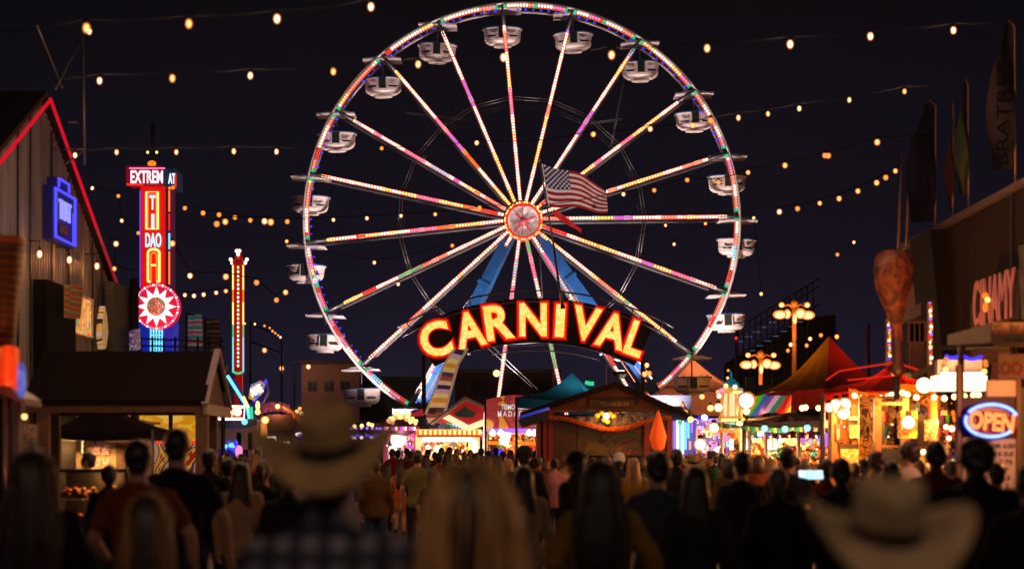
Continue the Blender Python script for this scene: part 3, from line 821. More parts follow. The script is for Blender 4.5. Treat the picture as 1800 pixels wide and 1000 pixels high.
def ball_lights(b, pts, r, ci='yellow'):
    b.mi = LI[ci]
    for p in pts: b.ell(p, r, 8, 6)
WARM = glow('warm_globe', '#ffca80', 5); WARM2 = glow('hot_globe', '#ffdca8', 11); CYG = glow('cyan_globe', '#b0fff0', 4)
def globe(px, py, d, r, mat_, label, grp='stall globe lamps', e=0, col='#ffb060'):
    t = thing('globe_lamp', label, 'globe lamp', P(px, py, d), grp)
    gl = part('globe', MB().ell(P(px, py, d), r*1.08, 14, 9), G_SHELL if mat_ is not CYG else glassy('cyan_glass', '#60e0d0', .6, 1.0), t)
    part('core', MB().ell(P(px, py, d), r*.82, 12, 8), mat_, gl)
    part('socket', MB().tube([P(px, py, d)+Vector((0, 0, r*.8)), P(px, py, d)+Vector((0, 0, r*1.5))], r*.4, 8), SOCK, t)
    if e: lamp('glow_light', P(px, py, d)+Vector((0, -r*1.3, -r*.5)), e, col, r, parent=t)
    return t

# ================================================================ corrugated barn on the left
BX = -9.0
def by(px): return (BX*FP)/(px-900)           # depth where the wall plane meets photo column px
m, nt, out = new_mat('corrugated_metal')
bs = nt.nodes.new('ShaderNodeBsdfPrincipled'); nt.links.new(bs.outputs[0], out.inputs[0])
tc = nt.nodes.new('ShaderNodeTexCoord'); mp = nt.nodes.new('ShaderNodeMapping'); mp.inputs['Scale'].default_value = (1, 1.2, .12)
n = nt.nodes.new('ShaderNodeTexNoise'); n.inputs['Scale'].default_value = 2.5; n.inputs['Detail'].default_value = 7
r = nt.nodes.new('ShaderNodeValToRGB'); r.color_ramp.elements[0].position = .3; r.color_ramp.elements[0].color = (.07, .065, .07, 1); r.color_ramp.elements[1].position = .7; r.color_ramp.elements[1].color = (.20, .19, .20, 1)
nt.links.new(tc.outputs['Object'], mp.inputs[0]); nt.links.new(mp.outputs[0], n.inputs['Vector']); nt.links.new(n.outputs['Fac'], r.inputs[0])
nt.links.new(r.outputs[0], bs.inputs['Base Color']); bs.inputs['Roughness'].default_value = .5; bs.inputs['Metallic'].default_value = .35
CORR = m
barn = thing('metal_barn', 'tall corrugated metal barn with red neon along its gable', 'barn', (BX-6, by(70), 0))
pk = by(70); zp = Z(172, pk); ye = by(196); ze = Z(512, ye); yn = pk-(ye-pk)
def gz(y): return zp-(zp-ze)*abs(y-pk)/(ye-pk)
b = MB(); ys = []; y = yn-2.5; k = 0
while y < ye:
    ys.append(y); y += .045
vs = []
for i, y in enumerate(ys):
    o = .022*(1 if (i//2) % 2 else -1)
    vs += [(BX+o, y, 0), (BX+o, y, max(2.2, gz(y)))]
b.add(vs, [(2*i, 2*i+2, 2*i+3, 2*i+1) for i in range(len(ys)-1)])
b.span((BX-12, ye-.1, 0), (BX-.05, ye, ze))
b.prism([(0, 0)]*0 or [(BX-12, 0), (BX-.1, 0), (BX-.1, .2), (BX-12, .2)], yn-2.5, ye)
part('wall', b, CORR, barn)
b = MB()
for sg, ya in ((-1, yn-3.0), (1, ye+.5)):
    z1 = gz(ya) if sg > 0 else gz(ya)
    b.add([(BX+.14, pk, zp+.03), (BX-12, pk, zp+.03), (BX-12, ya, z1), (BX+.14, ya, z1), (BX+.14, pk, zp+.13), (BX-12, pk, zp+.13), (BX-12, ya, z1+.1), (BX+.14, ya, z1+.1)],
          [(0, 1, 2, 3), (4, 7, 6, 5), (0, 3, 7, 4), (1, 5, 6, 2), (3, 2, 6, 7)])
part('roof', b, surf('barn_roof', '#1e1a1c', .6, .3), barn)
NR = glow('neon_red_tube', '#e8102c', .85); NRd = surf('neon_off', '#7a3a48', .4, 0, .2, 3, 0, '#ff2040', .25)
b = MB(); b.tube([(BX+.2, pk-.1, zp-.1), (BX+.2, yn-3, gz(yn-3)-.1)], .032, 8); b.tube([(BX+.2, pk, zp-.02), (BX+.2, pk+3.6, gz(pk+3.6)-.05)], .032, 8)
part('neon_tube', b, NR, barn)
b = MB(); b.tube([(BX+.2, pk+3.6, gz(pk+3.6)-.05), (BX+.2, ye+.4, gz(ye+.4)-.05)], .035, 8)
part('neon_tube', b, NRd, barn, 'unlit lower stretch of neon tube')
b = MB()
for y in (by(-10), by(28), by(50), by(88), by(118), by(160), by(176)):
    b.span((BX+.03, y-.025, 0), (BX+.05, y+.025, gz(y)-.1))
part('wall_seam', b, DSTEEL, barn)
# mast on the barn
def W(px, py): y = by(px); return Vector((BX+.6, y, Z(py, y)))
ms = thing('barn_mast', 'thin lattice mast with crossed guy rods rising from the barn roof', 'mast', W(94, 290))
b = MB(); b.tube([W(95, 290), W(92, 60)], .03, 6); b.tube([W(92, 62), W(40, 158)], .018, 5); b.tube([W(5, 45), W(54, 156)], .018, 5)
b.tube([W(95, 262), W(64, 262)], .02, 5); b.tube([W(92, 266), W(60, 288)], .02, 5); b.tube([W(72, 262), W(72, 282)], .015, 5); b.tube([W(65, 215), W(82, 215)], .02, 5)
part('pole', b, STEEL, ms)
# blue neon sign on the wall
def wallp(px, py, o=.25): y = by(px); return Vector((BX+o, y, Z(py, y)))
q = [wallp(75, 325), wallp(112, 340), wallp(112, 433), wallp(75, 418)]
sg = thing('neon_wall_sign', 'blue neon sign in a rectangular frame on the metal barn', 'neon sign', wallp(93, 430, .1))
b = MB(); y0, y1 = by(74), by(113); b.span((BX+.03, y0, wallp(75, 420).z), (BX+.2, y1, wallp(75, 325).z)); 
b.span((BX+.03, by(80), wallp(85, 328).z), (BX+.2, by(102), wallp(85, 314).z))
part('board', b, surf('sign_dark_blue', '#080922', .5, 0, .2, 2, 0, '#1010ff', .03), sg)
NB = glow('neon_blue', '#4a48ff', 1.6); NBp = glow('neon_blue_pale', '#8886ff', 1.6)
b = MB(); zt = wallp(75, 330).z; zb = wallp(75, 415).z; ya, yb = by(76), by(111)
b.tube([(BX+.24, ya, zb), (BX+.24, yb, zb), (BX+.24, yb, zt), (BX+.24, ya, zt)], .03, 6, True)
b.tube([(BX+.24, by(82), zt+.05), (BX+.24, by(82), zt+.22), (BX+.24, by(100), zt+.22), (BX+.24, by(100), zt+.05)], .025, 6)
b.tube([(BX+.24, yb-.14, zb), (BX+.24, yb-.14, zt-.3)], .02, 6)
part('neon_frame', b, NB, sg)
tm = text_mb('THAT', (yb-ya)*.6, .38, .03, 0, .016)
part('lettering', place(tm, (BX+.26, (ya+yb)/2-.1, zt-.36), 0, R(90)), NBp, sg)
part('picture', MB().span((BX+.22, ya+.3, zb+.3), (BX+.235, yb-.55, zt-.8)), pattern('sign_picture', ['#3a2a40', '#5a3a40', '#7a4a38', '#2a2450'], 4), sg)
lamp('neon_spill', (BX+.9, (ya+yb)/2, (zt+zb)/2), 4, '#4040ff', .3, parent=sg)
# wall lamps
for i, (px, py, wh) in enumerate(((43, 447, 'nearest the camera'), (97, 457, 'in the middle of the row'), (147, 468, 'at the far end of the row'))):
    p = wallp(px, py, .28); t = thing('wall_bulb', 'amber bare bulb on the metal barn, '+wh, 'wall lamp', p, 'bare bulbs on the barn wall')
    o = bpy.data.objects.new('bulb', BULB); COL.objects.link(o); o.parent = t; o.scale = (1.3,)*3; o.location = (0, 0, .1)
    part('arm', MB().tube([p+Vector((-.26, 0, .25)), p+Vector((0, 0, .25)), p+Vector((0, 0, .12))], .012, 5), DSTEEL, t)
    lamp('bulb_light', p+Vector((.1, -.05, 0)), 14, '#ff9a48', .04, parent=t)
# lit posters and banners along the barn wall
b = MB(); b.span((BX+.1, by(112), wallp(112, 585).z), (BX+.2, by(143), wallp(112, 517).z))
t = thing('lit_poster', 'glowing orange poster in a thin frame on the metal barn', 'poster', wallp(127, 590, .1))
part('print', b, pattern('poster_print', ['#ff9a40', '#ffd070', '#e06030', '#ffb860', '#58a060', '#ff8850', '#f0d0a0'], 2.6, 'noise', .75, .5, 1.5, stretch=(1, 1, 1)), t)
b = MB(); za, zb2 = wallp(112, 586).z, wallp(112, 516).z; b.tube([(BX+.22, by(111.5), za), (BX+.22, by(143.5), za), (BX+.22, by(143.5), zb2), (BX+.22, by(111.5), zb2)], .03, 5, True)
part('frame', b, WHITEP, t)
b = MB(); b.grid(lambda u, v: wallp(66+34*u-(6*u*v), 500+58*v+3*u, .5)+Vector((.06*math.sin(u*9), 0, 0)), 12, 6)
solo('banner', b, pattern('banner_olive', ['#8a8a50', '#b04030', '#6a7a48', '#9a9060', '#a83428'], 1.4, 'wave', 0, .8, 2, 'Z'), 'olive and red cloth banner hanging beside the black doorway', 'banner')
b = MB(); b.span((BX+.05, by(55), 0), (BX+.3, by(107), wallp(80, 500).z)); solo('doorway', b, surf('barn_door_black', '#070709', .8), 'tall black doorway under the olive banner on the barn', 'doorway')
b = MB()
q = [wallp(160, 538, .3), wallp(156, 560, .3), wallp(154, 590, .3), wallp(157, 614, .3), wallp(162, 612, .3), wallp(166, 585, .3), wallp(164, 556, .3)]
b.add([v for v in q]+[v-Vector((.12, 0, 0)) for v in q], [list(range(7)), list(range(13, 6, -1))]+[(i, i+7, (i+1) % 7+7, (i+1) % 7) for i in range(7)])
solo('cutout_sign', b, pattern('cutout_paint', ['#e0b040', '#201c28', '#e8c890', '#d09a30', '#c8c0b8'], 2.2, 'wave', .35, .5, 3, 'Y'), 'tall yellow and black cutout figure sign by the glowing poster', 'sign')
b = MB(); b.add(*(lambda a: ([v for v in a]+[v-Vector((.1, 0, 0)) for v in a], [(0, 1, 2, 3), (7, 6, 5, 4), (0, 4, 5, 1), (1, 5, 6, 2), (2, 6, 7, 3), (3, 7, 4, 0)]))([wallp(178, 582, .7), wallp(192, 578, .7), wallp(192, 614, .7), wallp(180, 616, .7)]))
solo('poster_stand', b, pattern('cutout_paint2', ['#d8d0d8', '#3048a0', '#c09088', '#202848'], 3, 'noise', .3), 'small white and blue display board at the end of the barn', 'display board')
b = MB(); b.span((BX+.2, by(168), wallp(168, 620).z), (BX+.4, by(200), wallp(180, 500).z)); solo('wall_panel', b, pattern('olive_panel', ['#2a2c20', '#343626', '#242a22', '#3a2c28'], 1.2), 'dark olive painted panel under the barn eave', 'panel')
b = MB(); b.tube([(BX+.5, by(199), 0), (BX+.5, by(197), Z(490, by(197)))], .1, 8); solo('post', b, DSTEEL, 'dark post at the far corner of the barn', 'post')
# flag banners behind the shelter
for px0, px1, py0, py1, dd, st, lab in ((328, 355, 553, 612, 60, ['#c43c78', '#d8b8b0', '#3a9a98', '#58a8a0', '#e0a0a0'], 'pink and teal vertical banner beyond the dark shelter'),
                                   (361, 386, 562, 616, 62, ['#5a3020', '#302018', '#7a5028', '#1c1a24'], 'dark brown banner beside the pink and teal one')):
    t = thing('banner_flag', lab, 'banner', (X(px0, dd), dd, 0))
    b = MB(); b.grid(lambda u, v: P(px0+(px1-px0)*u, py0+(py1-py0)*v, dd)+Vector((0, .12*math.sin(u*6+v*3), 0)), 10, 10)
    part('cloth', b, pattern('flag_'+str(px0), st, .9, 'wave', .12, .8, .6, 'Z'), t)
    b = MB(); b.tube([(X(px0, dd), dd+.05, 0), P(px0, py0-3, dd+.05)], .05, 6); b.tube([P(px0, py0, dd+.05), P(px1, py0, dd+.05)], .03, 6); part('pole', b, STEEL, t)
dd = 44.0; b = MB()
for y in (594, 606, 618): b.tube([P(205, y, dd), P(395, y+6, dd)], .022, 5)
for x in range(208, 396, 20): b.tube([(X(x, dd), dd, Z(640, dd)), P(x, 592, dd)], .03, 5)
b.span((X(203, dd), dd-.1, Z(652, dd)), (X(398, dd), dd+.2, Z(640, dd)))
for x in (210, 300, 392): b.tube([(X(x, dd), dd, 0), P(x, 645, dd)], .06, 6)
solo('platform_railing', b, DSTEEL, 'dark raised platform railing behind the shelter roof', 'railing')
b = MB(); b.pprism([(440, 572), (496, 590), (496, 660), (440, 655)], 98, .3); b.v = b.v
fr = MB()
for a, c in (((440, 568), (495, 592)), ((440, 600), (495, 620)), ((440, 568), (440, 655)), ((495, 592), (495, 660))): fr.tube([P(*a, 98), P(*c, 98)], .05, 5)
for x in (440, 495): fr.tube([P(x, 655, 98), (X(x, 98), 98, 0)], .08, 5)
solo('dark_scaffold', fr, DSTEEL, 'dark scaffold frame right of the red light pillar', 'scaffold')

# ================================================================ brown shelter with gable roof
sd = 28.0
ROOF = surf('shelter_shingle', '#110605', .85, 0, .35, 10, .4)
CREAM = surf('fascia_tan', '#6a4828', .6, 0, .3, 5)
sh = thing('open_shelter', 'dark brown roofed open shelter on slim posts', 'shelter', (X(205, sd), sd+1, 0))
xl = X(44, sd); xr = X(362, sd); zE = Z(703, sd); dep = 2.2; zR = Z(617, sd+dep/2)
b = MB()
for s in (0, 1):
    ya = sd-.1 if s == 0 else sd+dep+.1; ym = sd+dep/2
    b.add([(xl, ya, zE), (xr, ya, zE), (xr, ym, zR), (xl, ym, zR), (xl, ya, zE-.07), (xr, ya, zE-.07), (xr, ym, zR-.09), (xl, ym, zR-.09)],
          [(0, 1, 2, 3), (4, 7, 6, 5), (0, 4, 5, 1), (1, 5, 6, 2), (0, 3, 7, 4)])
part('roof', b, ROOF, sh)
b = MB(); b.span((xl+.02, sd-.03, zE-.2), (xr-.05, sd+.07, zE-.06)); b.span((xl, sd+dep-.07, zE-.2), (xr-.05, sd+dep+.03, zE-.08)); part('fascia', b, CREAM, sh)
b = MB(); b.add([(xr-.06, sd, zE-.05), (xr-.06, sd+dep, zE-.05), (xr-.06, sd+dep/2, zR-.12)], [(0, 1, 2)]); part('gable', b, surf('gable_mauve', '#5c4448', .7), sh)
PT = surf('white_trim', '#8a7c84', .5, 0, .15, 4)
b = MB()
b.beam((xr, sd-.12, zE-.08), (xr, sd+dep/2, zR+.02), .06, .1, (1, 0, 0)); b.beam((xr, sd+dep+.12, zE-.08), (xr, sd+dep/2, zR+.02), .06, .1, (1, 0, 0)); b.span((xr-.03, sd-.1, zE-.24), (xr+.03, sd+dep+.1, zE-.06))
part('gable_trim', b, PT, sh)
for px, y in ((76, sd+.02), (355, sd+.02), (95, sd+dep), (372, sd+dep)):
    b = MB(); x = X(px, y); b.span((x-.1, y-.06, .12), (x+.1, y+.1, zE-.2)); b.span((x-.14, y-.1, 0), (x+.14, y+.14, .12)); part('post', b, surf('post_brown', '#6a4a34', .6, 0, .3, 4), sh)
lamp('shelter_fill', (xr+1.5, sd-2.5, 3.4), 40, '#ff9a60', .3, parent=sh)
# canopy tent and trailer behind it
cd = 32.0; t = thing('canopy_tent', 'dark pop-up canopy tent seen under the shelter roof', 'canopy', (X(185, cd), cd, 0))
cxm = X(172, cd+1.2); x0, x1 = X(88, cd), X(268, cd); zc = Z(755, cd); zp_ = Z(700, cd+1.2)
b = MB()
cn = [(x0, cd), (x1, cd), (x1, cd+2.4), (x0, cd+2.4)]
for i in range(4):
    a, c = cn[i], cn[(i+1) % 4]
    b.grid(lambda u, v: Vector((a[0]*(1-u)+c[0]*u, a[1]*(1-u)+c[1]*u, zc)).lerp(Vector((cxm, cd+1.2, zp_)), v)-Vector((0, 0, .1*math.sin(v*math.pi)+.05*math.sin(u*math.pi)*(1-v))), 8, 8)
    b.grid(lambda u, v: Vector((a[0]*(1-u)+c[0]*u, a[1]*(1-u)+c[1]*u, zc-.16*v-.05*math.sin(u*math.pi))), 8, 2)
part('roof', b, surf('canopy_black', '#1c1012', .85), t)
for x, y in cn: part('leg', MB().tube([(x, y, 0), (x, y, zc)], .03, 6), STEEL, t)
td = 35.0; tr = thing('food_trailer', 'cream walled food trailer with photo menus behind the canopy', 'food trailer', (X(160, td), td+1, 0))
b = MB(); b.span((X(88, td), td, .5), (X(226, td), td+.15, Z(742, td))); b.span((X(88, td), td, Z(742, td)), (X(240, td), td+2.4, Z(738, td)))
b.span((X(226, td), td, .5), (X(228, td), td+2.4, Z(742, td)))
part('body', b, surf('trailer_cream', '#b09878', .6, 0, .2, 2), tr)
b = MB()
for x in (130, 168, 206): b.span((X(x, td)-.01, td-.03, .5), (X(x, td)+.01, td-.004, Z(744, td)))
part('panel_seam', b, DSTEEL, tr)
MP = pattern('menu_photo', ['#c89070', '#8a5a58', '#d8b8a0', '#a06868', '#e0c8b0', '#6a4a60'], 6, 'noise', .12)
for i, (x, y) in enumerate(((170, 752), (186, 752), (170, 782), (186, 782), (170, 805), (186, 805))):
    b = MB(); b.span((X(x-6, td), td-.06, Z(y+(22 if y < 760 else 17), td)), (X(x+7, td), td-.03, Z(y, td))); part('menu_board', b, MP, tr)
b = MB(); b.span((X(205, td), td-.07, Z(830, td)), (X(222, td), td-.02, Z(780, td))); part('chalk_board', b, surf('board_tan', '#5a4430', .7), tr)
for x, y in ((180, 752), (197, 752), (142, 757)):
    globe(x, y, td-1.0, .05, WARM, 'small bare bulb under the canopy at photo menu %s' % {180: 'left side', 197: 'right side', 142: 'blank wall'}[x], 'bulbs under the dark canopy', 150, '#ffb468')
# display case of snacks
dc = 21.0; t = thing('snack_counter', 'glass snack counter packed with glowing fried snacks below the vendor', 'counter', (X(145, dc), dc+.4, 0))
b = MB(); x0, x1 = X(88, dc), X(222, dc); b.span((x0, dc, Z(830, dc)), (x1, dc+.8, Z(824, dc))); b.span((x0, dc, 0), (x1, dc+.8, Z(926, dc))); b.span((x0, dc+.75, Z(926, dc)), (x1, dc+.8, Z(830, dc)))
for x in (x0, x1): b.span((x-.02, dc, Z(926, dc)), (x+.02, dc+.04, Z(830, dc)))
part('frame', b, surf('counter_frame', '#26242e', .4, .4), t)
b = MB(); b.span((x0+.02, dc+.05, Z(880, dc)), (x1-.02, dc+.7, Z(878, dc))); part('shelf', b, STEEL, t)
b = MB(); b.span((x0, dc-.02, Z(932, dc)), (x1, dc+.0, Z(927, dc))); part('light_edge', b, surf('edge_blue', '#3a4a8a', .4, 0, .1, 2, 0, '#4060c0', .25), t)
rnd = random.Random(5); SN = [surf('snack_'+n, c, .6, 0, .3, 20) for n, c in (('gold', '#d88a28'), ('amber', '#b85a18'), ('cream', '#d8c090'), ('dark', '#5a3018'))]
for zi, zz in ((0, Z(925, dc)), (1, Z(877, dc))):
    for i in range(14):
        b = MB(); x = x0+.06+(x1-x0-.1)*i/14+rnd.uniform(-.01, .01); y = dc+rnd.uniform(.12, .5)
        s = rnd.uniform(.03, .05)
        for _ in range(rnd.randint(3, 6)): b.ell((x+rnd.uniform(-.03, .03), y+rnd.uniform(-.05, .05), zz+s+rnd.uniform(0, .08)), (s, s, s*rnd.uniform(.6, 1)), 8, 6)
        b.lathe([(.03, 0), (.06, .04)], (x, y, zz), 10)
        solo('snack_tray', b, SN[rnd.randrange(4)], 'little tray of fried snacks, %s from the left on the %s counter shelf' % (ORD[i], ('bottom', 'top')[zi]), 'snack tray', 'snack trays in the glass counter')
lamp('case_light', ((x0+x1)/2, dc+.35, Z(832, dc)), 30, '#ffa850', .1, parent=t)
lamp('case_light', ((x0+x1)/2, dc+.35, Z(884, dc)), 18, '#ffa850', .1, parent=t)

# ================================================================ kiosk at the left edge
kd = 14.0
t = thing('corner_kiosk', 'narrow kiosk with metal posts at the extreme left edge', 'kiosk', (X(0, kd), kd, 0))
b = MB()
for px, yy in ((9, kd), (25, kd+.1), (-10, kd-.2)): b.tube([(X(px, kd), yy, 0), (X(px, kd), yy, Z(700, kd))], .024, 8)
part('post', b, surf('kiosk_post', '#7a7078', .35, .6), t)
b = MB(); b.pprism([(-60, 668), (0, 672), (42, 700), (44, 712), (0, 690), (-60, 682)], kd-.1, .5); part('eave', b, surf('kiosk_eave', '#5a2c30', .5, 0, .3, 4), t)
b = MB(); b.span((X(-60, kd), kd+.3, 0), (X(0, kd), kd+.4, Z(690, kd))); part('back_panel', b, DWOOD, t)
b = MB()
b.grid(lambda u, v: P(-12+46*v, 618+64*u+v*12*(u-.5)-8*math.sin(v*math.pi), kd-.2-.12*math.sin(v*math.pi)), 10, 10)
b.grid(lambda u, v: P(-12+46*v, 618+64*u+v*12*(u-.5)-8*math.sin(v*math.pi), kd+.05), 10, 10)
lamp('kiosk_rim_light', P(20, 690, kd-.8), 14, '#ff9060', .1, parent=t); s2 = part('dome_panel', b, pattern('dome_orange', ['#c02808', '#ff5a18', '#e03008', '#ff8030', '#a01c08'], 1.6, 'noise', .45, .4, 2, const=False), t)  # added lamp before the dome, rims the crowd from the left
b = MB(); 
for i in range(13): pass
b.ell(P(37, 668, kd-.18), (.038, .06, .145), 14, 10); part('dome_side', b, pattern('dome_blue', ['#2038c0', '#4080ff', '#3058e0', '#80a8ff'], 5, 'noise', .5, .4, 1, const=False), s2)
cup = thing('giant_snack_box', 'oversized red and gold snack box prop above the corner kiosk', 'prop', (X(8, kd), kd, Z(618, kd)))
b = MB(); prof = [(.06, 0), (.1, .1), (.12, .35), (.16, .75), (.17, .8), (.165, .86), (.02, .87)]
b.lathe([(r_, z_) for r_, z_ in prof], (X(6, kd), kd, Z(610, kd)), 24)
part('box', b, pattern('snack_box_print', ['#3a0e08', '#5a240c', '#8a5412', '#420f08', '#6a3a10'], 5, 'wave', .05, .45, 3, 'Z'), cup)
b = MB(); b.lathe([(.175, 0), (.19, .03), (.175, .06)], (X(6, kd), kd, Z(430, kd)), 24); part('rim', b, surf('box_rim', '#8a3c14', .4, 0, .2, 8, 0, '#c04a10', .1), cup)
b = MB(); b.tube([(X(6, kd), kd, Z(700, kd)), (X(6, kd), kd, Z(610, kd))], .03, 8); part('stem', b, STEEL, cup)
b = MB(); b.tube([P(12, 500, kd+.4), P(14, 600, kd+.4)], .02, 6); solo('neon_stick', b, glow('neon_mauve', '#e070c0', .8), 'upright mauve neon tube beside the snack box prop', 'neon tube')
globe(43, 732, 24.0, .05, WARM, 'amber bulb hanging between the corner kiosk and the shelter', 'hanging bulbs by the shelter', 10)
b = MB(); b.span((X(30, 24), 24.3, .9), (X(52, 24), 24.45, Z(745, 24))); solo('poster_board', b, pattern('poster_dim', ['#4a2030', '#203040', '#5a3a38', '#2a2a30'], 3), 'dim red and blue poster board under the amber bulb', 'poster')

# ================================================================ rides and booths left of the big hat
fd_ = 50.0; t = thing('painted_ride_front', 'yellow ride front painted with black swirls behind the shelter', 'ride front', (X(290, fd_), fd_, 0))
b = MB(); b.span((X(222, fd_), fd_, Z(775, fd_)), (X(352, fd_), fd_+.2, Z(722, fd_)))
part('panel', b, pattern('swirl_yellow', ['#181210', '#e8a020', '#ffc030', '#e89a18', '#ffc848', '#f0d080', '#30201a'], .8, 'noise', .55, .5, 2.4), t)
b = MB(); b.span((X(250, fd_), fd_+.02, 0), (X(352, fd_), fd_+.15, Z(776, fd_)))
part('lower_panel', b, pattern('swirl_red', ['#b02818', '#f0b040', '#503050', '#c8a080', '#d84020', '#7a7a90'], .9, 'noise', .4, .5, 2), t)
b = MB(); n = 26
for i in range(n):
    b.mi = LI[['yellow', 'green', 'yellow', 'cyan'][i % 4]]; b.ell(P(224+126*i/(n-1), 717, fd_-.1), .06, 6, 5)
    if i % 2: b.mi = LI['red']; b.ell(P(224+126*i/(n-1), 777, fd_-.1), .05, 6, 5)
part('marquee_light', b, LM, t)
rd = 55.0; t = thing('ticket_trailer', 'long lit ticket trailer with bright neon framed signs', 'trailer', (X(430, rd), rd, 0))
b = MB(); b.span((X(372, rd), rd, Z(790, rd)), (X(452, rd), rd+2.2, Z(736, rd))); b.span((X(372, rd), rd+1.5, 0), (X(445, rd), rd+2, Z(790, rd)))
b.span((X(416, rd), rd, 0), (X(424, rd), rd+.3, Z(760, rd))); b.span((X(436, rd), rd, 0), (X(444, rd), rd+.3, Z(760, rd)))
part('body', b, surf('trailer_mauve', '#86707c', .5, 0, .2, 1), t)
b = MB(); b.grid(lambda u, v: P(372+80*u, 738+16*v*math.sin(math.pi*(.15+.7*u)), rd-.5+.5*v), 12, 4); part('awning', b, surf('awning_pale', '#8088b0', .6), t)
b = MB(); b.span((X(374, rd), rd-.65, Z(734, rd)), (X(429, rd), rd-.5, Z(714, rd))); sg = part('sign_board', b, pattern('trailer_sign', ['#d85020', '#ffb060', '#8a2818', '#ffd8a0', '#f07838'], 2, 'noise', .7, .5, 1.5), t)
b = MB(); b.mi = LI['white']; b.tube([P(374, 736, rd-.72), P(429, 736, rd-.72), P(430, 715, rd-.72), P(374, 713, rd-.72)], .045, 6, True)
for x in (388, 400, 418): b.ell(P(x, 724, rd-.72), .12)
b.mi = LI['cyan']; b.tube([P(374, 708, rd-.6), P(404, 708, rd-.6)], .07, 6)
b.ell(P(430, 741, rd-.7), .1); part('neon_frame', b, LM, sg)
b = MB(); b.mi = LI['blue']
for i in range(14): b.ell(P(392+rnd.uniform(0, 26), 775+rnd.uniform(0, 22), rd-.1), rnd.uniform(.03, .07), 6, 5)
b.mi = LI['cyan']
for i in range(5): b.ell(P(396+rnd.uniform(0, 18), 776+rnd.uniform(0, 12), rd-.1), .07, 6, 5)
b.mi = LI['pink']; b.ell(P(420, 793, rd-.1), (.12, .1, .2))
part('arcade_light', b, LM, t)
b = MB(); b.span((X(374, rd), rd+.3, Z(812, rd)), (X(412, rd), rd+1.4, Z(768, rd))); clutter(t, 376, 445, 770, 820, rd+.4, 70, 34); part('arcade_window', b, surf('arcade_blue', '#10103a', .3, 0, .3, 2, 0, '#2020c0', .25), t)
# V shaped light sculpture
vd = 62.0; t = thing('light_sculpture', 'winged sculpture with blue bulbs and tilted lit lettering', 'sculpture', (X(436, vd), vd, 0))
b = MB(); b.pprism([(402, 664), (409, 664), (436, 712), (446, 702), (466, 664), (470, 690), (448, 732), (446, 755), (428, 755), (428, 722)], vd, .5)
part('frame', b, surf('sculpture_navy', '#0e1236', .5, 0, .2, 1, 0, '#1830b0', .12), t)
b = MB(); b.mi = LI['cyan']
for i in range(12): b.ell(P(401+i*2.7, 662+i*4.3, vd-.1), .07, 6, 5)
b.mi = LI['blue']; b.tube([P(404, 664, vd-.05), P(432, 712, vd-.05)], .05, 6); b.tube([P(468, 668, vd-.05), P(446, 706, vd-.05)], .06, 6)
part('bulb_row', b, LM, t)
b = MB(); b.pprism([(436, 700), (441, 676), (458, 668), (465, 676), (462, 690), (446, 704)], vd-.2, .15); sgn = part('sign_plate', b, pattern('plate_paint', ['#2858b0', '#e8a040', '#3a78d0', '#ffd080'], 2.2, 'noise', .6), t)
part('lettering', place(text_mb('AWE', 22*vd/FP, 15*vd/FP, .05, .03), P(450, 686, vd-.28), R(28)), LED['white'], sgn)
b = MB(); b.mi = LI['cyan']; b.tube([P(434, 712, vd-.1), P(438, 735, vd-.1), P(436, 750, vd-.1)], .06, 6); b.mi = LI['yellow']; b.tube([P(427, 697, vd-.1), P(432, 708, vd-.1), P(436, 716, vd-.1)], .07, 6)
b.ell(P(453, 713, vd-.1), (.08, .06, .18)); b.ell(P(453, 724, vd-.1), .1); b.mi = LI['green']; b.tube([P(441, 715, vd-.1), P(443, 745, vd-.1)], .07, 6)
part('neon_stem', b, LM, t)
# purple tents and orange lantern
nd = 66.0
TP = surf('tent_mauve', '#6a4a62', .8, 0, .3, 2)
t = thing('ride_canopy', 'dark mauve ride canopy with sagging cloth beyond the trailer', 'canopy', (X(492, nd), nd, 0))
b = MB(); b.grid(lambda u, v: P(455+62*u, 728+26*v+6*math.sin(u*math.pi)*v, nd-1.5*v), 12, 6); b.grid(lambda u, v: P(457+58*u, 756+(34)*v, nd-1.5), 8, 3)
part('cloth', b, TP, t)
b = MB(); b.grid(lambda u, v: P(457+52*u, 712+16*v-6*math.sin(u*3), nd+.5), 8, 4); part('rear_cloth', b, pattern('pink_graphic', ['#9a4a7a', '#c87098', '#7a3a70', '#d88ab0'], 1.2, 'noise', .15), t)
for x in (457, 515): part('post', MB().tube([(X(x, nd-1.5), nd-1.5, 0), P(x, 752, nd-1.5)], .06, 6), STEEL, t)
t = thing('triangle_tent', 'small striped peaked tent with orange lit ridge poles', 'tent', (X(532, nd), nd, 0))
b = MB(); b.add([P(518, 722, nd), P(516, 765, nd-1.4), P(546, 765, nd-1.4), P(548, 762, nd+1.4)], [(0, 1, 2), (0, 2, 3)]); part('cloth', b, pattern('tent_stripe', ['#5a3a58', '#8a6070', '#4a3050', '#9a7080'], 1.4, 'wave', .03, .8, .5, 'X'), t)
b = MB(); b.mi = 0; b.tube([P(499, 714, nd-.2), P(519, 728, nd-.3), P(545, 762, nd-1.5)], .08, 6); b.tube([P(519, 726, nd-.3), P(519, 745, nd-.3)], .1, 6)
part('ridge_pole', b, surf('ridge_orange', '#c86030', .5, 0, .2, 2, 0, '#ff7a30', .35), t)
part('leg', MB().tube([(X(519, nd), nd, 0), P(519, 728, nd)], .06, 6), WHITEP, t)
b = MB(); b.mi = LI['blue']; b.tube([P(524, 764, nd-1.7), P(540, 766, nd-1.7)], .1, 6); b.mi = LI['white']; b.ell(P(528, 763, nd-1.7), (.2, .1, .08)); part('blue_light', b, LM, t)
t = thing('lantern', 'orange barrel lantern hanging between trailer and mauve canopy', 'lantern', P(459, 773, 56))
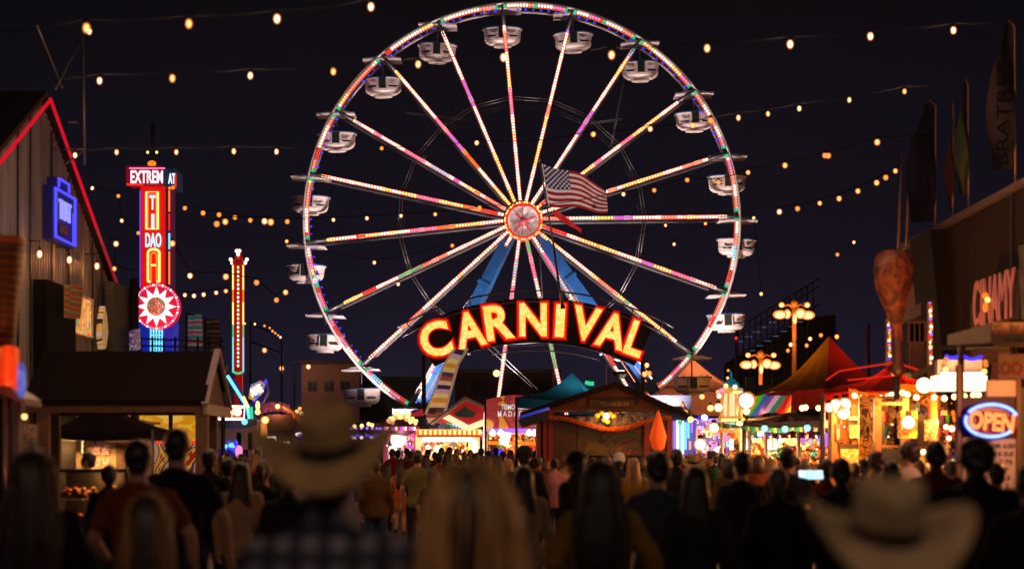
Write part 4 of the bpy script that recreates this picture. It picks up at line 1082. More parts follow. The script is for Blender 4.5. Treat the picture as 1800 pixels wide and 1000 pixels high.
b = MB(); b.lathe([(.1, 0), (.2, .05), (.22, .25), (.2, .5), (.1, .55)], P(458, 773, 56), 14); part('shade', b, pattern('lantern_orange', ['#ff7a20', '#ffb050', '#e86018', '#ffc070'], 3, 'wave', .8, .5, .5, 'X'), t)
part('cord', MB().tube([P(458, 745, 56), P(458, 757, 56)], .02, 5), SOCK, t)
b = MB(); b.mi = LI['white']; b.tube([P(468, 768, 57), P(484, 768, 57), P(486, 778, 57)], .04, 5); b.tube([P(464, 781, 57), P(477, 781, 57)], .06, 5)
for x in (483, 493, 500, 507): b.ell(P(x, 777, 57), .04)
solo('neon_arrow', b, LM, 'bent white neon line with small bulbs below the mauve canopy', 'neon line')
for x, y, d_, r_, l in ((466, 738, 54, .13, 'beside the sculpture'), (488, 714, 66, .11, 'above the mauve canopy'), (522, 723, 66, .09, 'left in the cluster of three'), (527, 718, 66.3, .08, 'top in the cluster of three'), (530, 726, 65.7, .1, 'right in the cluster of three'), (545, 745, 64, .08, 'low beside the hat crown')):
    globe(x, y, d_, r_, WARM, 'warm globe lamp '+l, 'warm globes by the left rides', 25 if r_ > .1 else 0)
t = thing('swing_carousel', 'small carousel rim of bulbs and blue light just right of the hat', 'carousel', (X(640, 85), 85, 0))
b = MB(); p = P(638, 757, 85)
b.lathe([(.5, 0), (.9, .15), (.8, .35), (.1, .5)], p, 20); b.tube([(p.x, p.y, 0), p], .15, 8); part('body', b, NAVY, t)
b = MB()
for i in range(20):
    a = i*2*math.pi/20; b.mi = LI['white' if i % 2 else 'blue']; b.ell(p+Vector((math.cos(a)*.8, math.sin(a)*.8, -.25-.1*(i % 2))), .09, 6, 5)
    b.mi = LI['purple']; b.ell(p+Vector((math.cos(a)*.9, math.sin(a)*.9, .12)), .07, 6, 5)
b.mi = LI['yellow']
for x, y in ((648, 745), (636, 748), (623, 749), (654, 747)): b.ell(P(x, y, 84), .1, 6, 5)
part('bulb_ring', b, LM, t)

# ================================================================ lit booths in the centre
ed = 80.0; k = ed/FP
t = thing('purple_booth', 'purple and pink lit game booth with a dome of bulbs above', 'game booth', (X(700, ed), ed+1, 0))
b = MB(); b.span((X(676, ed), ed+1.6, 0), (X(731, ed), ed+1.8, Z(757, ed)))
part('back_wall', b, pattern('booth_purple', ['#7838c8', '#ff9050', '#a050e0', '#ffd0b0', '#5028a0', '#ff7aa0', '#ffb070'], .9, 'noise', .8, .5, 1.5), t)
b = MB(); b.span((X(674, ed), ed-.2, Z(757, ed)), (X(733, ed), ed+1.9, Z(749, ed)))
for x in (676, 730): b.span((X(x, ed)-.06, ed, 0), (X(x, ed)+.06, ed+.12, Z(757, ed)))
b.span((X(676, ed), ed, 0), (X(731, ed), ed+.6, .95))
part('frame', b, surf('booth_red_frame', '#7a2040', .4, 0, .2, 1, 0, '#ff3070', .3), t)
b = MB()
for i in range(14): b.mi = LI[['pink', 'white', 'red', 'purple'][i % 4]]; b.span((X(676+i*4, ed), ed-.3, Z(756, ed)), (X(679+i*4, ed), ed-.22, Z(750, ed)))
b.mi = LI['white']; b.ell(P(700, 772, ed+.4), .38, 10, 8); b.ell(P(690, 790, ed+.4), .2, 10, 8)
for i in range(26):
    a = rnd.uniform(0, math.pi); rr = rnd.uniform(.55, 1.05); b.mi = LI['yellow' if i % 3 else 'salmon']
    b.ell(P(706+math.cos(a)*26*rr, 745-math.sin(a)*19*rr, ed-.1), rnd.uniform(.07, .13), 6, 5)
part('light_cluster', b, LM, t)
b = MB(); b.ell(P(706, 748, ed+.3), (.8, .5, .5), 16, 8); part('dome', b, surf('dome_dark', '#34222e', .5), t)
clutter(t, 678, 729, 762, 815, ed+.9, 90, 31)
lamp('booth_light', P(702, 775, ed-.4), 150, '#ffb0c0', .4, parent=t)

t = thing('yellow_booth', 'brilliant yellow food booth under a red and white gable roof', 'food booth', (X(792, ed), ed+1, 0))
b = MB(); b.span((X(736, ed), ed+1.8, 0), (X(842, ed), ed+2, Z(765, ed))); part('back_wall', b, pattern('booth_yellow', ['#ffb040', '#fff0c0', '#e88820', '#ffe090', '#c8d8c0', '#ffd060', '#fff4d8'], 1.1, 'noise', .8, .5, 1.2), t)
b = MB(); b.span((X(732, ed), ed-.3, Z(766, ed)), (X(846, ed), ed+2.1, Z(754, ed)))
for x in (735, 828, 838, 853): b.span((X(x, ed)-.12, ed-.1, 0), (X(x, ed)+.12, ed+.1, Z(765, ed)))
b.span((X(736, ed), ed, 0), (X(842, ed), ed+.6, 1.0))
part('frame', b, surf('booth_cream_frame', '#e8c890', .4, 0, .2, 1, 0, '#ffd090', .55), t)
b = MB()
for i in range(26): b.mi = LI['yellow' if i % 2 else 'orange']; b.ell(P(735+i*4.3, 760, ed-.35), .11, 6, 5)
b.mi = LI['red']; b.tube([P(733, 766, ed-.4), P(846, 766, ed-.4)], .06, 6); b.mi = LI['white']
for x, y, r_ in ((768, 788, .16), (762, 798, .12), (778, 800, .12), (752, 786, .12), (800, 795, .13)): b.ell(P(x, y, ed+.3), r_, 8, 6)
b.tube([P(742, 771, ed-.3), P(826, 771, ed-.3), P(834, 776, ed-.3), P(836, 830, ed-.3)], .14, 6)
part('marquee_light', b, LM, t)
k2 = 77.0; b = MB(); b.prism([(X(782, k2), Z(779, k2)), (X(790, k2), Z(773, k2)), (X(800, k2), Z(779, k2)), (X(797, k2), Z(786, k2)), (X(792, k2), Z(790, k2)), (X(786, k2), Z(786, k2))], 80.9, 81.0); part('emblem', b, surf('emblem_navy', '#303a5a', .5), t)
clutter(t, 738, 826, 772, 815, ed+.9, 110, 32)
lamp('booth_light', P(790, 780, ed-.5), 320, '#ffc878', .5, parent=t)
# gable roof
b = MB(); zE_ = Z(752, ed)
apx = X(818, ed); xl_, xr_ = X(758, ed), X(858, ed)
b.prism([(xl_, Z(742, ed)), (apx, Z(697, ed)), (xr_, Z(716, ed)), (xr_, Z(720, ed)), (apx, Z(703, ed)), (xl_, Z(746, ed))], ed-.7, ed+2)
part('roof_edge', b, surf('roof_grey_pink', '#9a8088', .6, 0, .2, 1, 0, '#c08080', .08), t)
b = MB(); b.prism([(xl_+.3, Z(742, ed)), (apx, Z(704, ed)), (xr_-.05, Z(720, ed)), (xr_-.1, Z(740, ed)), (X(828, ed), Z(748, ed))], ed-.2, ed+.2)
gp = part('gable', b, surf('gable_red', '#c02c34', .6, 0, .2, 1, 0, '#ff3030', .18), t)
b = MB(); b.prism([(X(797, ed), Z(728, ed)), (X(817, ed), Z(716, ed)), (X(838, ed), Z(726, ed)), (X(832, ed), Z(733, ed)), (X(806, ed), Z(733, ed))], ed-.3, ed-.22); b.prism([(X(814, ed), Z(722, ed)), (X(818, ed), Z(710, ed)), (X(822, ed), Z(722, ed))], ed-.34, ed-.24); part('teal_badge', b, surf('badge_teal', '#2a6a70', .5), gp)
b = MB(); b.prism([(X(778, ed), Z(735, ed)), (X(790, ed), Z(729, ed)), (X(824, ed), Z(747, ed)), (X(852, ed), Z(736, ed)), (X(852, ed), Z(748, ed)), (X(826, ed), Z(757, ed)), (X(822, ed), Z(757, ed))], ed-.42, ed-.3)
part('lit_chevron', b, glow('chevron_cream', '#ffdca8', 1.3), gp)
b = MB(); b.prism([(X(852, ed), Z(800, ed)), (X(853, ed), Z(725, ed)), (X(851, ed), Z(725, ed)), (X(848, ed), Z(800, ed))], ed-.6, ed-.45); part('light_post', b, glow('post_white', '#fff0d8', 1.6), t)

# leaning painted ride arm
md = 84.0
arm = thing('leaning_ride_arm', 'tall leaning ride arm painted yellow and mauve by the left wheel leg', 'ride arm', (X(765, md), md, 0))
PA = [(748, 728), (756, 700), (781, 640), (797, 615), (822, 612), (805, 640), (777, 740), (768, 752), (755, 752)]
b = MB(); b.pprism(PA, md, .6)
part('painted_panel', b, pattern('arm_paint', ['#5a3a5a', '#ffcf80', '#e8a038', '#ffd890', '#d8b0b8', '#3a2c50', '#f0c8a0', '#b05040'], .17, 'wave', .3, .5, 5, 'Z'), arm)
b = MB(); b.tube([P(777, 742, md-.1), P(805, 640, md-.1), P(822, 612, md-.1)], .07, 6); b.tube([P(748, 728, md-.1), P(781, 640, md-.1), P(800, 612, md-.1)], .06, 6); part('edge_rail', b, surf('arm_rail', '#c8a890', .5, 0, .2, 2, 0, '#ffd0a0', .2), arm)
b = MB(); b.pprism([(722, 722), (745, 716), (744, 735), (758, 756), (725, 754)], md+.1, .5); b.span((X(735, md), md+.2, 0), (X(765, md), md+.5, Z(750, md))); part('base', b, NAVY, arm)
b = MB(); b.pprism([(720, 728), (742, 718), (745, 730), (724, 732)], md-.1, .15); part('red_fin', b, surf('fin_red', '#c83850', .5, 0, .2, 1, 0, '#ff4060', .2), arm)
b = MB(); b.pprism([(758, 718), (768, 720), (764, 727), (751, 726)], md-.12, .1); part('dark_patch', b, surf('patch_olive', '#6a5430', .6), arm)

# graphic banner with lettering and the prize booth below it
hd_ = 75.0; k = hd_/FP
t = thing('graphic_banner', 'wavy orange and maroon banner with white block lettering', 'banner', (X(900, hd_), hd_, Z(757, hd_)))
b = MB(); b.grid(lambda u, v: P(855+92*u, 702-8*math.sin(u*3)*(1-v)+56*v, hd_)+Vector((0, .15*math.sin(u*8), 0)), 20, 10)
part('cloth', b, pattern('banner_paint', ['#2a6a90', '#f0a030', '#b03c38', '#a8343a', '#c04c40', '#ffc050', '#9a3040'], .55, 'noise', .45, .6, 1.6), t)
LT = surf('banner_lettering', '#e0ded0', .5, 0, .05, 2, 0, '#ffffff', .5)
part('lettering', place(text_mb('TDMORRDA', 46*k, 9*k, .04, .03), P(904, 715, hd_-.25), 0), LT, t)
part('lettering', place(text_mb('M A D A EVTIHII', 66*k, 10*k, .04, .03), P(908, 727, hd_-.25), 0), LT, t)
b = MB(); b.tube([P(854, 700, hd_+.1), (X(854, hd_), hd_+.1, 0)], .07, 6); b.tube([P(944, 700, hd_+.1), (X(944, hd_), hd_+.1, 0)], .07, 6); part('pole', b, STEEL, t)
t = thing('prize_booth', 'bright booth of hanging colourful prizes under the graphic banner', 'game booth', (X(900, hd_), hd_+1, 0))
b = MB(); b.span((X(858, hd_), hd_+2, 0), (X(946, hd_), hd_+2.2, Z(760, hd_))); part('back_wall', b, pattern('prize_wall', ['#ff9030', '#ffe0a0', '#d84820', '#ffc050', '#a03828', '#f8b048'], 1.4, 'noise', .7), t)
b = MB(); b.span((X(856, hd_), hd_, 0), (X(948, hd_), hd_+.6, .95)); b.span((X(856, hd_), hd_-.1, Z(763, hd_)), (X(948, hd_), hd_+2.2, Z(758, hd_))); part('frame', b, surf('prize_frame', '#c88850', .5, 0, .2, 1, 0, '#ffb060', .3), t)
b = MB(); b.mi = LI['purple']; b.tube([P(858, 757, hd_-.3), P(945, 757, hd_-.3)], .1, 6); b.mi = LI['white']
for x in (866, 880, 930, 940): b.ell(P(x, 760, hd_-.3), .16, 8, 6)
b.tube([P(880, 768, hd_-.3), P(896, 772, hd_-.3)], .3, 8); b.mi = LI['orange']; b.tube([P(858, 778, hd_-.1), P(944, 779, hd_-.1)], .08, 6)
b.mi = LI['blue']; b.tube([P(866, 792, hd_-.1), P(884, 795, hd_-.1)], .12, 6)
part('light_tube', b, LM, t)
toy_row(862, 944, 788, hd_+.4, 12, .8, 'the top rail of the bright prize booth', 11)
toy_row(862, 944, 801, hd_+.2, 10, .8, 'the counter of the bright prize booth', 12)
clutter(t, 860, 944, 764, 815, hd_+.7, 140, 33)
lamp('booth_light', P(900, 775, hd_-.2), 260, '#ffb868', .5, parent=t)
# teal tent
ud = 58.0; t = thing('teal_tent', 'teal peaked tent roof behind the dark kiosk', 'tent', (X(1000, ud), ud+2, 0))
ap = P(1006, 655, ud+2); cs = [P(908, 698, ud), P(1060, 712, ud), P(1090, 700, ud+5), P(950, 690, ud+5)]
b = MB()
for i in range(4):
    a, c = cs[i], cs[(i+1) % 4]; b.grid(lambda u, v: a.lerp(c, u).lerp(ap, v)-Vector((0, 0, .25*math.sin(v*math.pi))), 8, 8)
    b.grid(lambda u, v: a.lerp(c, u)-Vector((0, 0, .35*v)), 8, 1)
part('roof', b, cloth('teal_cloth', '#1e6a78'), t)
for c in cs: part('pole', MB().tube([(c.x, c.y, 0), c], .05, 6), STEEL, t)
lamp('tent_lamp', P(1010, 700, ud+2), 70, '#e0f0ff', .3, parent=t); b = MB(); b.mi = LI['green']; b.tube([P(1030, 672, ud), P(1037, 674, ud-.1), P(1044, 674, ud-.1)], .07, 6); part('neon_tip', b, LM, t)

# ================================================================ dark central kiosk
qd = 45.0; t = thing('wooden_kiosk', 'dark red-brown kiosk with gable roof and wavy scalloped valance', 'kiosk', (X(1062, qd), qd+1.5, 0))
KR = surf('kiosk_roof', '#1a0e0b', .85, 0, .35, 8, .4); KW = surf('kiosk_red_wood', '#7a1620', .6, 0, .3, 3)
apx_ = P(1083, 670, qd-.5)
b = MB()
ra = P(915, 724, qd-.5); rb = P(1208, 724, qd-.5)
for e in (ra, rb):
    b.add([apx_, Vector((apx_.x, qd+4, apx_.z)), Vector((e.x, qd+4, e.z)), e, apx_-Vector((0, 0, .16)), Vector((apx_.x, qd+4, apx_.z-.16)), Vector((e.x, qd+4, e.z-.16)), e-Vector((0, 0, .16))],
          [(0, 1, 2, 3), (4, 7, 6, 5), (0, 3, 7, 4), (3, 2, 6, 7)])
part('roof', b, KR, t)
b = MB(); b.prism([(X(945, qd), Z(716, qd)), (apx_.x, Z(677, qd)), (X(1182, qd), Z(716, qd)), (X(1182, qd), Z(722, qd)), (X(945, qd), Z(722, qd))], qd, qd+.12); part('gable', b, surf('gable_maroon', '#4a1c18', .7, 0, .3, 4), t)
b = MB(); b.span((X(1036, qd), qd-.1, Z(716, qd)), (X(1114, qd), qd-.02, Z(703, qd))); nb = part('name_board', b, surf('board_umber', '#2a1a14', .6), t)
part('lettering', place(text_mb('TDXALD IN', 50*qd/FP, 7*qd/FP, .02, .01), P(1080, 709.5, qd-.13), 0), surf('dim_cream', '#8a6a50', .7), nb)
b = MB(); b.span((X(950, qd), qd-.03, Z(724, qd)), (X(1180, qd), qd+.05, Z(719, qd))); part('beam', b, surf('beam_brown', '#5a3424', .6), t)
b = MB(); n = 60
def wave_y(x): return 742+10*math.sin((x-1075)/100*math.pi+math.pi/2) if 975 < x < 1175 else 732
tp_ = [P(930+250*i/n, 728+4*math.sin(i/n*6), qd-.25) for i in range(n+1)]; bt_ = [P(930+250*i/n, wave_y(930+250*i/n), qd-.3) for i in range(n+1)]
b.grid(lambda u, v: tp_[round(u*n)].lerp(bt_[round(u*n)], v)+Vector((0, .03*math.sin(u*70), 0)), n, 3)
vl = part('valance', b, pattern('valance_print', ['#3c3c5c', '#5a5a78', '#30304a', '#4a4868', '#8a7c80'], 3, 'noise', 0, .8), t)
b = MB()
for i in range(n): b.beam(bt_[i]-Vector((0, .01, 0)), bt_[i+1]-Vector((0, .01, 0)), .05, .03)
for i in range(0, n, 1): b.ell(bt_[i]-Vector((0, 0, .05)), (.03, .02, .05), 6, 4)
part('fringe', b, surf('fringe_orange', '#a0501c', .8, 0, .3, 8), vl)
for x in (947, 958, 968, 1137, 1177):
    b = MB(); b.span((X(x, qd)-(.05 if x < 965 else .07), qd-.05, 0), (X(x, qd)+(.05 if x < 965 else .07), qd+.1, Z(722, qd))); part('post', b, KW, t)
for x0, x1, lb in ((973, 1014, 'left'), (1140, 1172, 'right')):
    b = MB(); zt, zb_ = Z(735, qd), .9; b.span((X(x0, qd), qd+.03, 0), (X(x1, qd), qd+.07, zt))
    z_ = zb_
    while z_ < zt: b.box(((X(x0, qd)+X(x1, qd))/2, qd+.02, z_), (X(x1, qd)-X(x0, qd), .03, .035)); z_ += .075
    part('shutter', b, surf('shutter_brown', '#44281e', .6, 0, .2, 4), t)
b = MB(); b.span((X(1016, qd), qd+.1, Z(800, qd)), (X(1137, qd), qd+.16, Z(735, qd))); part('mural', b, pattern('mural_paint', ['#3a2018', '#4a4028', '#2a3828', '#6a3020', '#402420', '#5a4a30'], 1.1, 'noise', .02, .6, 2), t)
b = MB(); b.span((X(945, qd), qd+.2, 0), (X(1180, qd), qd+3, 1.2)); b.span((X(945, qd), qd+2.9, 0), (X(1180, qd), qd+3, Z(724, qd))); b.span((X(950, qd), qd+.05, 0), (X(1180, qd), qd+.2, .9)); part('base_wall', b, KW, t)
b = MB(); b.span((X(1179, qd), qd, 0), (X(1181, qd), qd+3, Z(724, qd))); b.span((X(944, qd), qd+.1, 0), (X(946, qd), qd+3, Z(724, qd))); part('side_wall', b, surf('side_wall_red', '#8a2420', .6, 0, .3, 3), t)
globe(1066, 731, qd-.5, .1, WARM2, 'bright amber lamp hanging before the kiosk gable', 'kiosk lamps', 70, '#ff9a30')
b = MB()
for dx, dy in ((-16, -1), (-8, -5), (6, -4), (13, 0), (-4, 7), (2, 10)): b.ell(P(1066+dx, 731+dy, qd-.45), (.07, .05, .06), 8, 6)
solo('lamp_petals', b, surf('petal_amber', '#e08a20', .5, 0, .2, 9, 0, '#ff9a20', .9), 'ring of amber glass petals round the kiosk lamp', 'lamp shade')
b = MB(); b.pprism([(910, 738), (918, 752), (962, 738), (962, 724)], qd-1.1, .08); b.v = b.v
t2 = thing('rolled_awning', 'navy rolled side awning sticking out left of the dark kiosk', 'awning', P(935, 750, qd-1.1))
part('cloth', b, surf('awning_navy', '#20244a', .6), t2); b = MB(); b.tube([P(914, 733, qd-1.1), P(966, 717, qd-1.1)], .04, 6); part('blue_edge', b, surf('awning_edge', '#4858c0', .5, 0, .2, 3, 0, '#4050ff', .3), t2)
b = MB(); b.tube([P(938, 745, qd-1.0), P(950, 740, qd-.1)], .03, 6); part('bracket', b, STEEL, t2)
b = MB(); prof = [(.02, 0), (.16, .12), (.22, .4), (.15, .65), (.06, .95), (.01, 1.08)]; b.lathe(prof, P(1157, 795, qd-1.4), 14)
t2 = thing('closed_parasol', 'closed bright orange parasol at the right front of the kiosk', 'parasol', (X(1157, qd-1.4), qd-1.4, 0))
part('canopy', b, surf('parasol_orange', '#e85a14', .7, 0, .2, 5, 0, '#ff5010', .4), t2); part('pole', MB().tube([(X(1157, qd-1.4), qd-1.4, 0), P(1157, 756, qd-1.4)], .02, 6), STEEL, t2)
# ================================================================ big tents right of the wheel
def peak_tent(name, label, ap, cs, mats, drop, sag=.3, pole=True, cat='tent', poles=None, vm=None, scallop=0):
    """ap apex, cs eave corners (world), mats per side"""
    c0 = sum(cs, Vector())/len(cs); t = thing(name, label, cat, (c0.x, c0.y, 0)); n = len(cs)
    b = MB()
    for i in range(n):
        a, c = cs[i], cs[(i+1) % n]; b.mi = i % len(mats)
        b.grid(lambda u, v: a.lerp(c, u).lerp(ap, v)-Vector((0, 0, sag*math.sin(v*math.pi)*(1-.3*v)+.05*math.sin(u*math.pi*6)*(1-v))), 14, 10)
    part('roof', b, mats, t)
    b = MB()
    for i in range(n):
        a, c = cs[i], cs[(i+1) % n]; b.mi = i % len(vm or mats)
        b.grid(lambda u, v: a.lerp(c, u)-Vector((0, 0, drop*v*(1+scallop*abs(math.sin(u*math.pi*8)))))+Vector((0, .03*math.sin(u*40), 0)), 32, 2)
    part('valance', b, vm or mats, t)
    for c in (poles or cs): part('pole', MB().tube([(c.x, c.y, 0), (c.x, c.y, c.z-.02)], .05, 6), STEEL, t)
    return t
TAN = cloth('tent_tan', '#a07050')
peak_tent('tan_tent', 'pale tan peaked hall tent behind the lowest right gondola', P(1212, 626, 117), [P(1130, 682, 112), P(1302, 690, 112), P(1310, 680, 124), P(1140, 676, 124)], [TAN], 1.6, .5)
lamp('tent_glow', P(1215, 692, 117), 2600, '#ffb890', 1.5)
TY = cloth('tent_mustard', '#a8741c'); TR = cloth('tent_red', '#9c2018'); TO = cloth('tent_orange_red', '#c04018')
yt = peak_tent('striped_tent', 'large peaked tent with mustard left panel and red right panel', P(1457, 590, 52), [P(1330, 692, 50), P(1452, 682, 47.5), P(1600, 700, 50), P(1560, 690, 57), P(1400, 680, 57)], [TY, TR, TO, TR, TY], .55, .35, vm=[TR])
t = thing('rainbow_banner', 'rainbow striped cloth banner under the mustard and red tent', 'banner', P(1345, 735, 41))
b = MB(); m, nt, out = new_mat('rainbow_cloth')
bs = nt.nodes.new('ShaderNodeBsdfPrincipled'); nt.links.new(bs.outputs[0], out.inputs[0]); tcx = nt.nodes.new('ShaderNodeTexCoord')
mpp = nt.nodes.new('ShaderNodeMapping'); mpp.inputs['Rotation'].default_value = (0, R(-38), 0); mpp.inputs['Scale'].default_value = (1.1, 1, 1)
sp_ = nt.nodes.new('ShaderNodeSeparateXYZ'); fr_ = nt.nodes.new('ShaderNodeMath'); fr_.operation = 'FRACT'; ad = nt.nodes.new('ShaderNodeMath'); ad.operation = 'ADD'; ad.inputs[1].default_value = .72
rr_ = nt.nodes.new('ShaderNodeValToRGB'); cr = rr_.color_ramp; cr.interpolation = 'CONSTANT'
for i, c in enumerate(['#0f7a6a', '#b01c1c', '#c83018', '#e0b818', '#38b030', '#1c60c8', '#6a50c0', '#b0a0d0']):
    e = cr.elements[i] if i < 2 else cr.elements.new(i/8); e.position = i/8; e.color = lin(c)
nt.links.new(tcx.outputs['Object'], mpp.inputs[0]); nt.links.new(mpp.outputs[0], sp_.inputs[0]); nt.links.new(sp_.outputs['X'], ad.inputs[0]); nt.links.new(ad.outputs[0], fr_.inputs[0]); nt.links.new(fr_.outputs[0], rr_.inputs[0]); nt.links.new(rr_.outputs[0], bs.inputs['Base Color']); bs.inputs['Roughness'].default_value = .8
nt.links.new(rr_.outputs[0], bs.inputs['Emission Color']); bs.inputs['Emission Strength'].default_value = .2
b.grid(lambda u, v: P(1305+86*u-(1-u)*22*v*-.2, 696+u*-3+(34-2*u)*v+2.5*math.sin(u*9), 43.5)+Vector((0, .1*math.sin(u*12+v*2), 0)), 26, 10)
part('cloth', b, m, t); part('rope', MB().tube([P(1300, 692, 43.5), P(1350, 694, 43.5), P(1394, 691, 43.5)], .02, 5), SOCK, t)
gt = 41.5
peak_tent('grey_awning_tent', 'low grey awning tent hung with cyan and white globes', P(1385, 724, gt), [P(1308, 744, gt-1.2), P(1470, 738, gt-1.2), P(1476, 732, gt+1.6), P(1318, 736, gt+1.6)], [surf('awning_grey', '#5a4a44', .85, 0, .3, 1.2)], .16, .06)
b = MB(); b.grid(lambda u, v: P(1262+150*u, 742+10*math.sin(u*2.2)+(7+2*math.sin(u*20))*v, gt-1.5), 24, 2)
solo('green_fringe_cloth', b, pattern('fringe_greens', ['#2a7a3a', '#3a9a48', '#c8b040', '#2a6a40'], 1.5, 'wave', .12, .8, 1, 'X'), 'green scalloped cloth along the front of the grey awning', 'cloth trim')
for i, (x, y, mt, l) in enumerate(((1344, 753, CYG, 'leftmost'), (1380, 754, CYG, 'second from the left'), (1419, 752, CYG, 'third from the left'), (1455, 745, WARM, 'rightmost'))):
    globe(x, y, gt-1.6, .085, mt, 'pale globe bulb on the grey awning edge, '+l, 'globes along the grey awning', 14, '#ffe0c0')
# prize stalls behind the awning
d1 = 43.0
t = thing('game_stall', 'warm lit game stall of toys and cones under the grey awning', 'game stall', (X(1395, d1), d1+1, 0))
b = MB(); b.span((X(1300, d1), d1+2, 0), (X(1470, d1), d1+2.15, Z(745, d1))); part('back_wall', b, pattern('stall_back', ['#c87830', '#7a3c20', '#d89040', '#5a3040', '#e8a850', '#9a5028'], 1.6, 'noise', .2), t)  # wall print glows by itself in place of lamplight
b = MB(); b.span((X(1300, d1), d1-.1, 0), (X(1470, d1), d1+.5, .9)); b.span((X(1300, d1), d1+1.6, 1.45), (X(1470, d1), d1+1.95, 1.5)); b.span((X(1300, d1), d1+1.6, 1.95), (X(1470, d1), d1+1.95, 1.99)); part('counter', b, WOOD, t)
for x in (1303, 1345, 1403, 1468): part('post', MB().tube([(X(x, d1), d1-.3, 0), P(x, 745, d1-.3)], .05, 6), WHITEP, t)
b = MB(); b.mi = LI['white']
for i, x in enumerate(range(1308, 1466, 13)): b.mi = LI[['white', 'yellow', 'cyan', 'salmon', 'purple'][(i*3) % 5]]; b.ell(P(x, 758+(i % 3)*8, d1+.2), .07, 8, 6)
b.mi = LI['yellow']; b.ell(P(1392, 769, d1+.3), (.22, .1, .2)); b.mi = LI['purple']; b.ell(P(1449, 772, d1), (.16, .1, .18)); b.mi = LI['blue']; b.tube([P(1332, 765, d1), P(1350, 762, d1)], .07, 6); b.mi = LI['white']; b.tube([P(1332, 763, d1-.1), P(1344, 761, d1-.1)], .06, 6)
for x in (1286, 1312, 1353, 1362): b.tube([P(x, 790, d1+.5), P(x, 772, d1+.5)], .05, 6)
part('display_light', b, LM, t)
toy_row(1308, 1462, 786, d1+1.75, 14, .75, 'the upper shelf of the game stall', 21)
toy_row(1308, 1462, 806, d1+1.75, 12, .8, 'the lower shelf of the game stall', 22)
toy_row(1306, 1466, 770, d1+.1, 10, .7, 'the hanging rail of the game stall', 23)
clutter(t, 1304, 1466, 756, 815, d1+1.0, 170, 41)
lamp('stall_light', P(1350, 762, d1+.9), 390, '#ffb468', .3, parent=t); lamp('stall_light', P(1430, 762, d1+.9), 390, '#ff9c50', .3, parent=t)
# ornate lantern tower
ld = 44.0; t = thing('ornate_lantern_tower', 'gilded carousel-like lantern tower with teal dome on a slim post', 'lantern tower', (X(1284, ld), ld, 0))
GOLD = surf('gilded', '#c08840', .35, .3, .2, 6, 0, '#ffb858', .45)
b = MB(); o = (X(1285, ld), ld, Z(760, ld))
b.lathe([(.34, 0), (.36, .06), (.3, .1)], o, 8, False); b.lathe([(.34, .3), (.36, .36), (.3, .42)], o, 8, False); b.lathe([(.3, 1.0), (.36, 1.06), (.3, 1.14), (.2, 1.16)], o, 8, False)
for i in range(8):
    a = R(22+45*i); b.tube([(o[0]+.27*math.cos(a), o[1]+.27*math.sin(a), o[2]+.4), (o[0]+.25*math.cos(a), o[1]+.25*math.sin(a), o[2]+1.02)], .028, 6)
    b.tube([(o[0]+.3*math.cos(a), o[1]+.3*math.sin(a), o[2]), (o[0]+.3*math.cos(a), o[1]+.3*math.sin(a), o[2]+.32)], .02, 6)
fm = part('frame', b, GOLD, t)
b = MB(); b.lathe([(.19, .42), (.2, .7), (.17, 1.02)], o, 12); part('core_light', b, glow('lantern_core', '#ffd098', 1.3), t)
b = MB(); b.lathe([(.22, 1.16), (.2, 1.26), (.1, 1.36), (.03, 1.42), (.04, 1.46), (.01, 1.6)], o, 14); part('dome', b, surf('dome_teal', '#1a7088', .4, 0, .2, 6, 0, '#1890b0', .25), t)
b = MB()
for i, (x, y) in enumerate(((1262, 689), (1264, 696), (1305, 690), (1276, 678), (1292, 680), (1270, 686))): b.mi = LI[['salmon', 'white', 'cyan', 'yellow', 'white', 'pink'][i]]; b.ell(P(x, y, ld-.3), .06, 8, 6)
b.mi = LI['yellow']
for i in range(7): b.ell(P(1270+5*i, 738, ld-.34), .04, 6, 5)
b.mi = LI['cyan']; b.ell(P(1286, 748, ld-.34), (.08, .04, .09)); b.mi = LI['green']; b.ell(P(1298, 746, ld-.34), .08); b.mi = LI['salmon']; b.ell(P(1275, 748, ld-.34), .08)
part('jewel_light', b, LM, t)
b = MB(); b.tube([(o[0]-.24, ld-.1, 0), (o[0]-.24, ld-.1, o[2])], .045, 8); b.lathe([(.14, 0), (.1, .12), (.05, .2)], (o[0]-.24, ld-.1, 0), 10); part('post', b, surf('post_pale', '#b89a90', .4, .2), t)
for x, y, r_, mt, l, e in ((1249, 717, .09, WARM, 'low-left of the gilded lantern tower', 25), (1263, 716, .115, WARM2, 'touching the gilded lantern tower', 30), (1255, 752, .14, WARM2, 'biggest and lowest, left of the lantern tower', 45),
                        (1312, 704, .22, glow('globe_cool_white', '#fff8f0', 9), 'largest white one before the rainbow banner', 120), (1312, 722, .1, WARM2, 'small one right under the largest white globe', 0),
                        (1300, 745, .09, WARM2, 'small one right of the lantern tower base', 10), (1234, 697, .07, WARM, 'faint upper one left of the lantern tower', 0), (1231, 781, .16, glow('globe_pink_white', '#fff0ff', 6), 'pink-white one low beside the kiosk column lights', 60)):
    globe(x, y, 42.5, r_, mt, 'round stall globe lamp, '+l, 'globe lamps around the lantern tower', e)
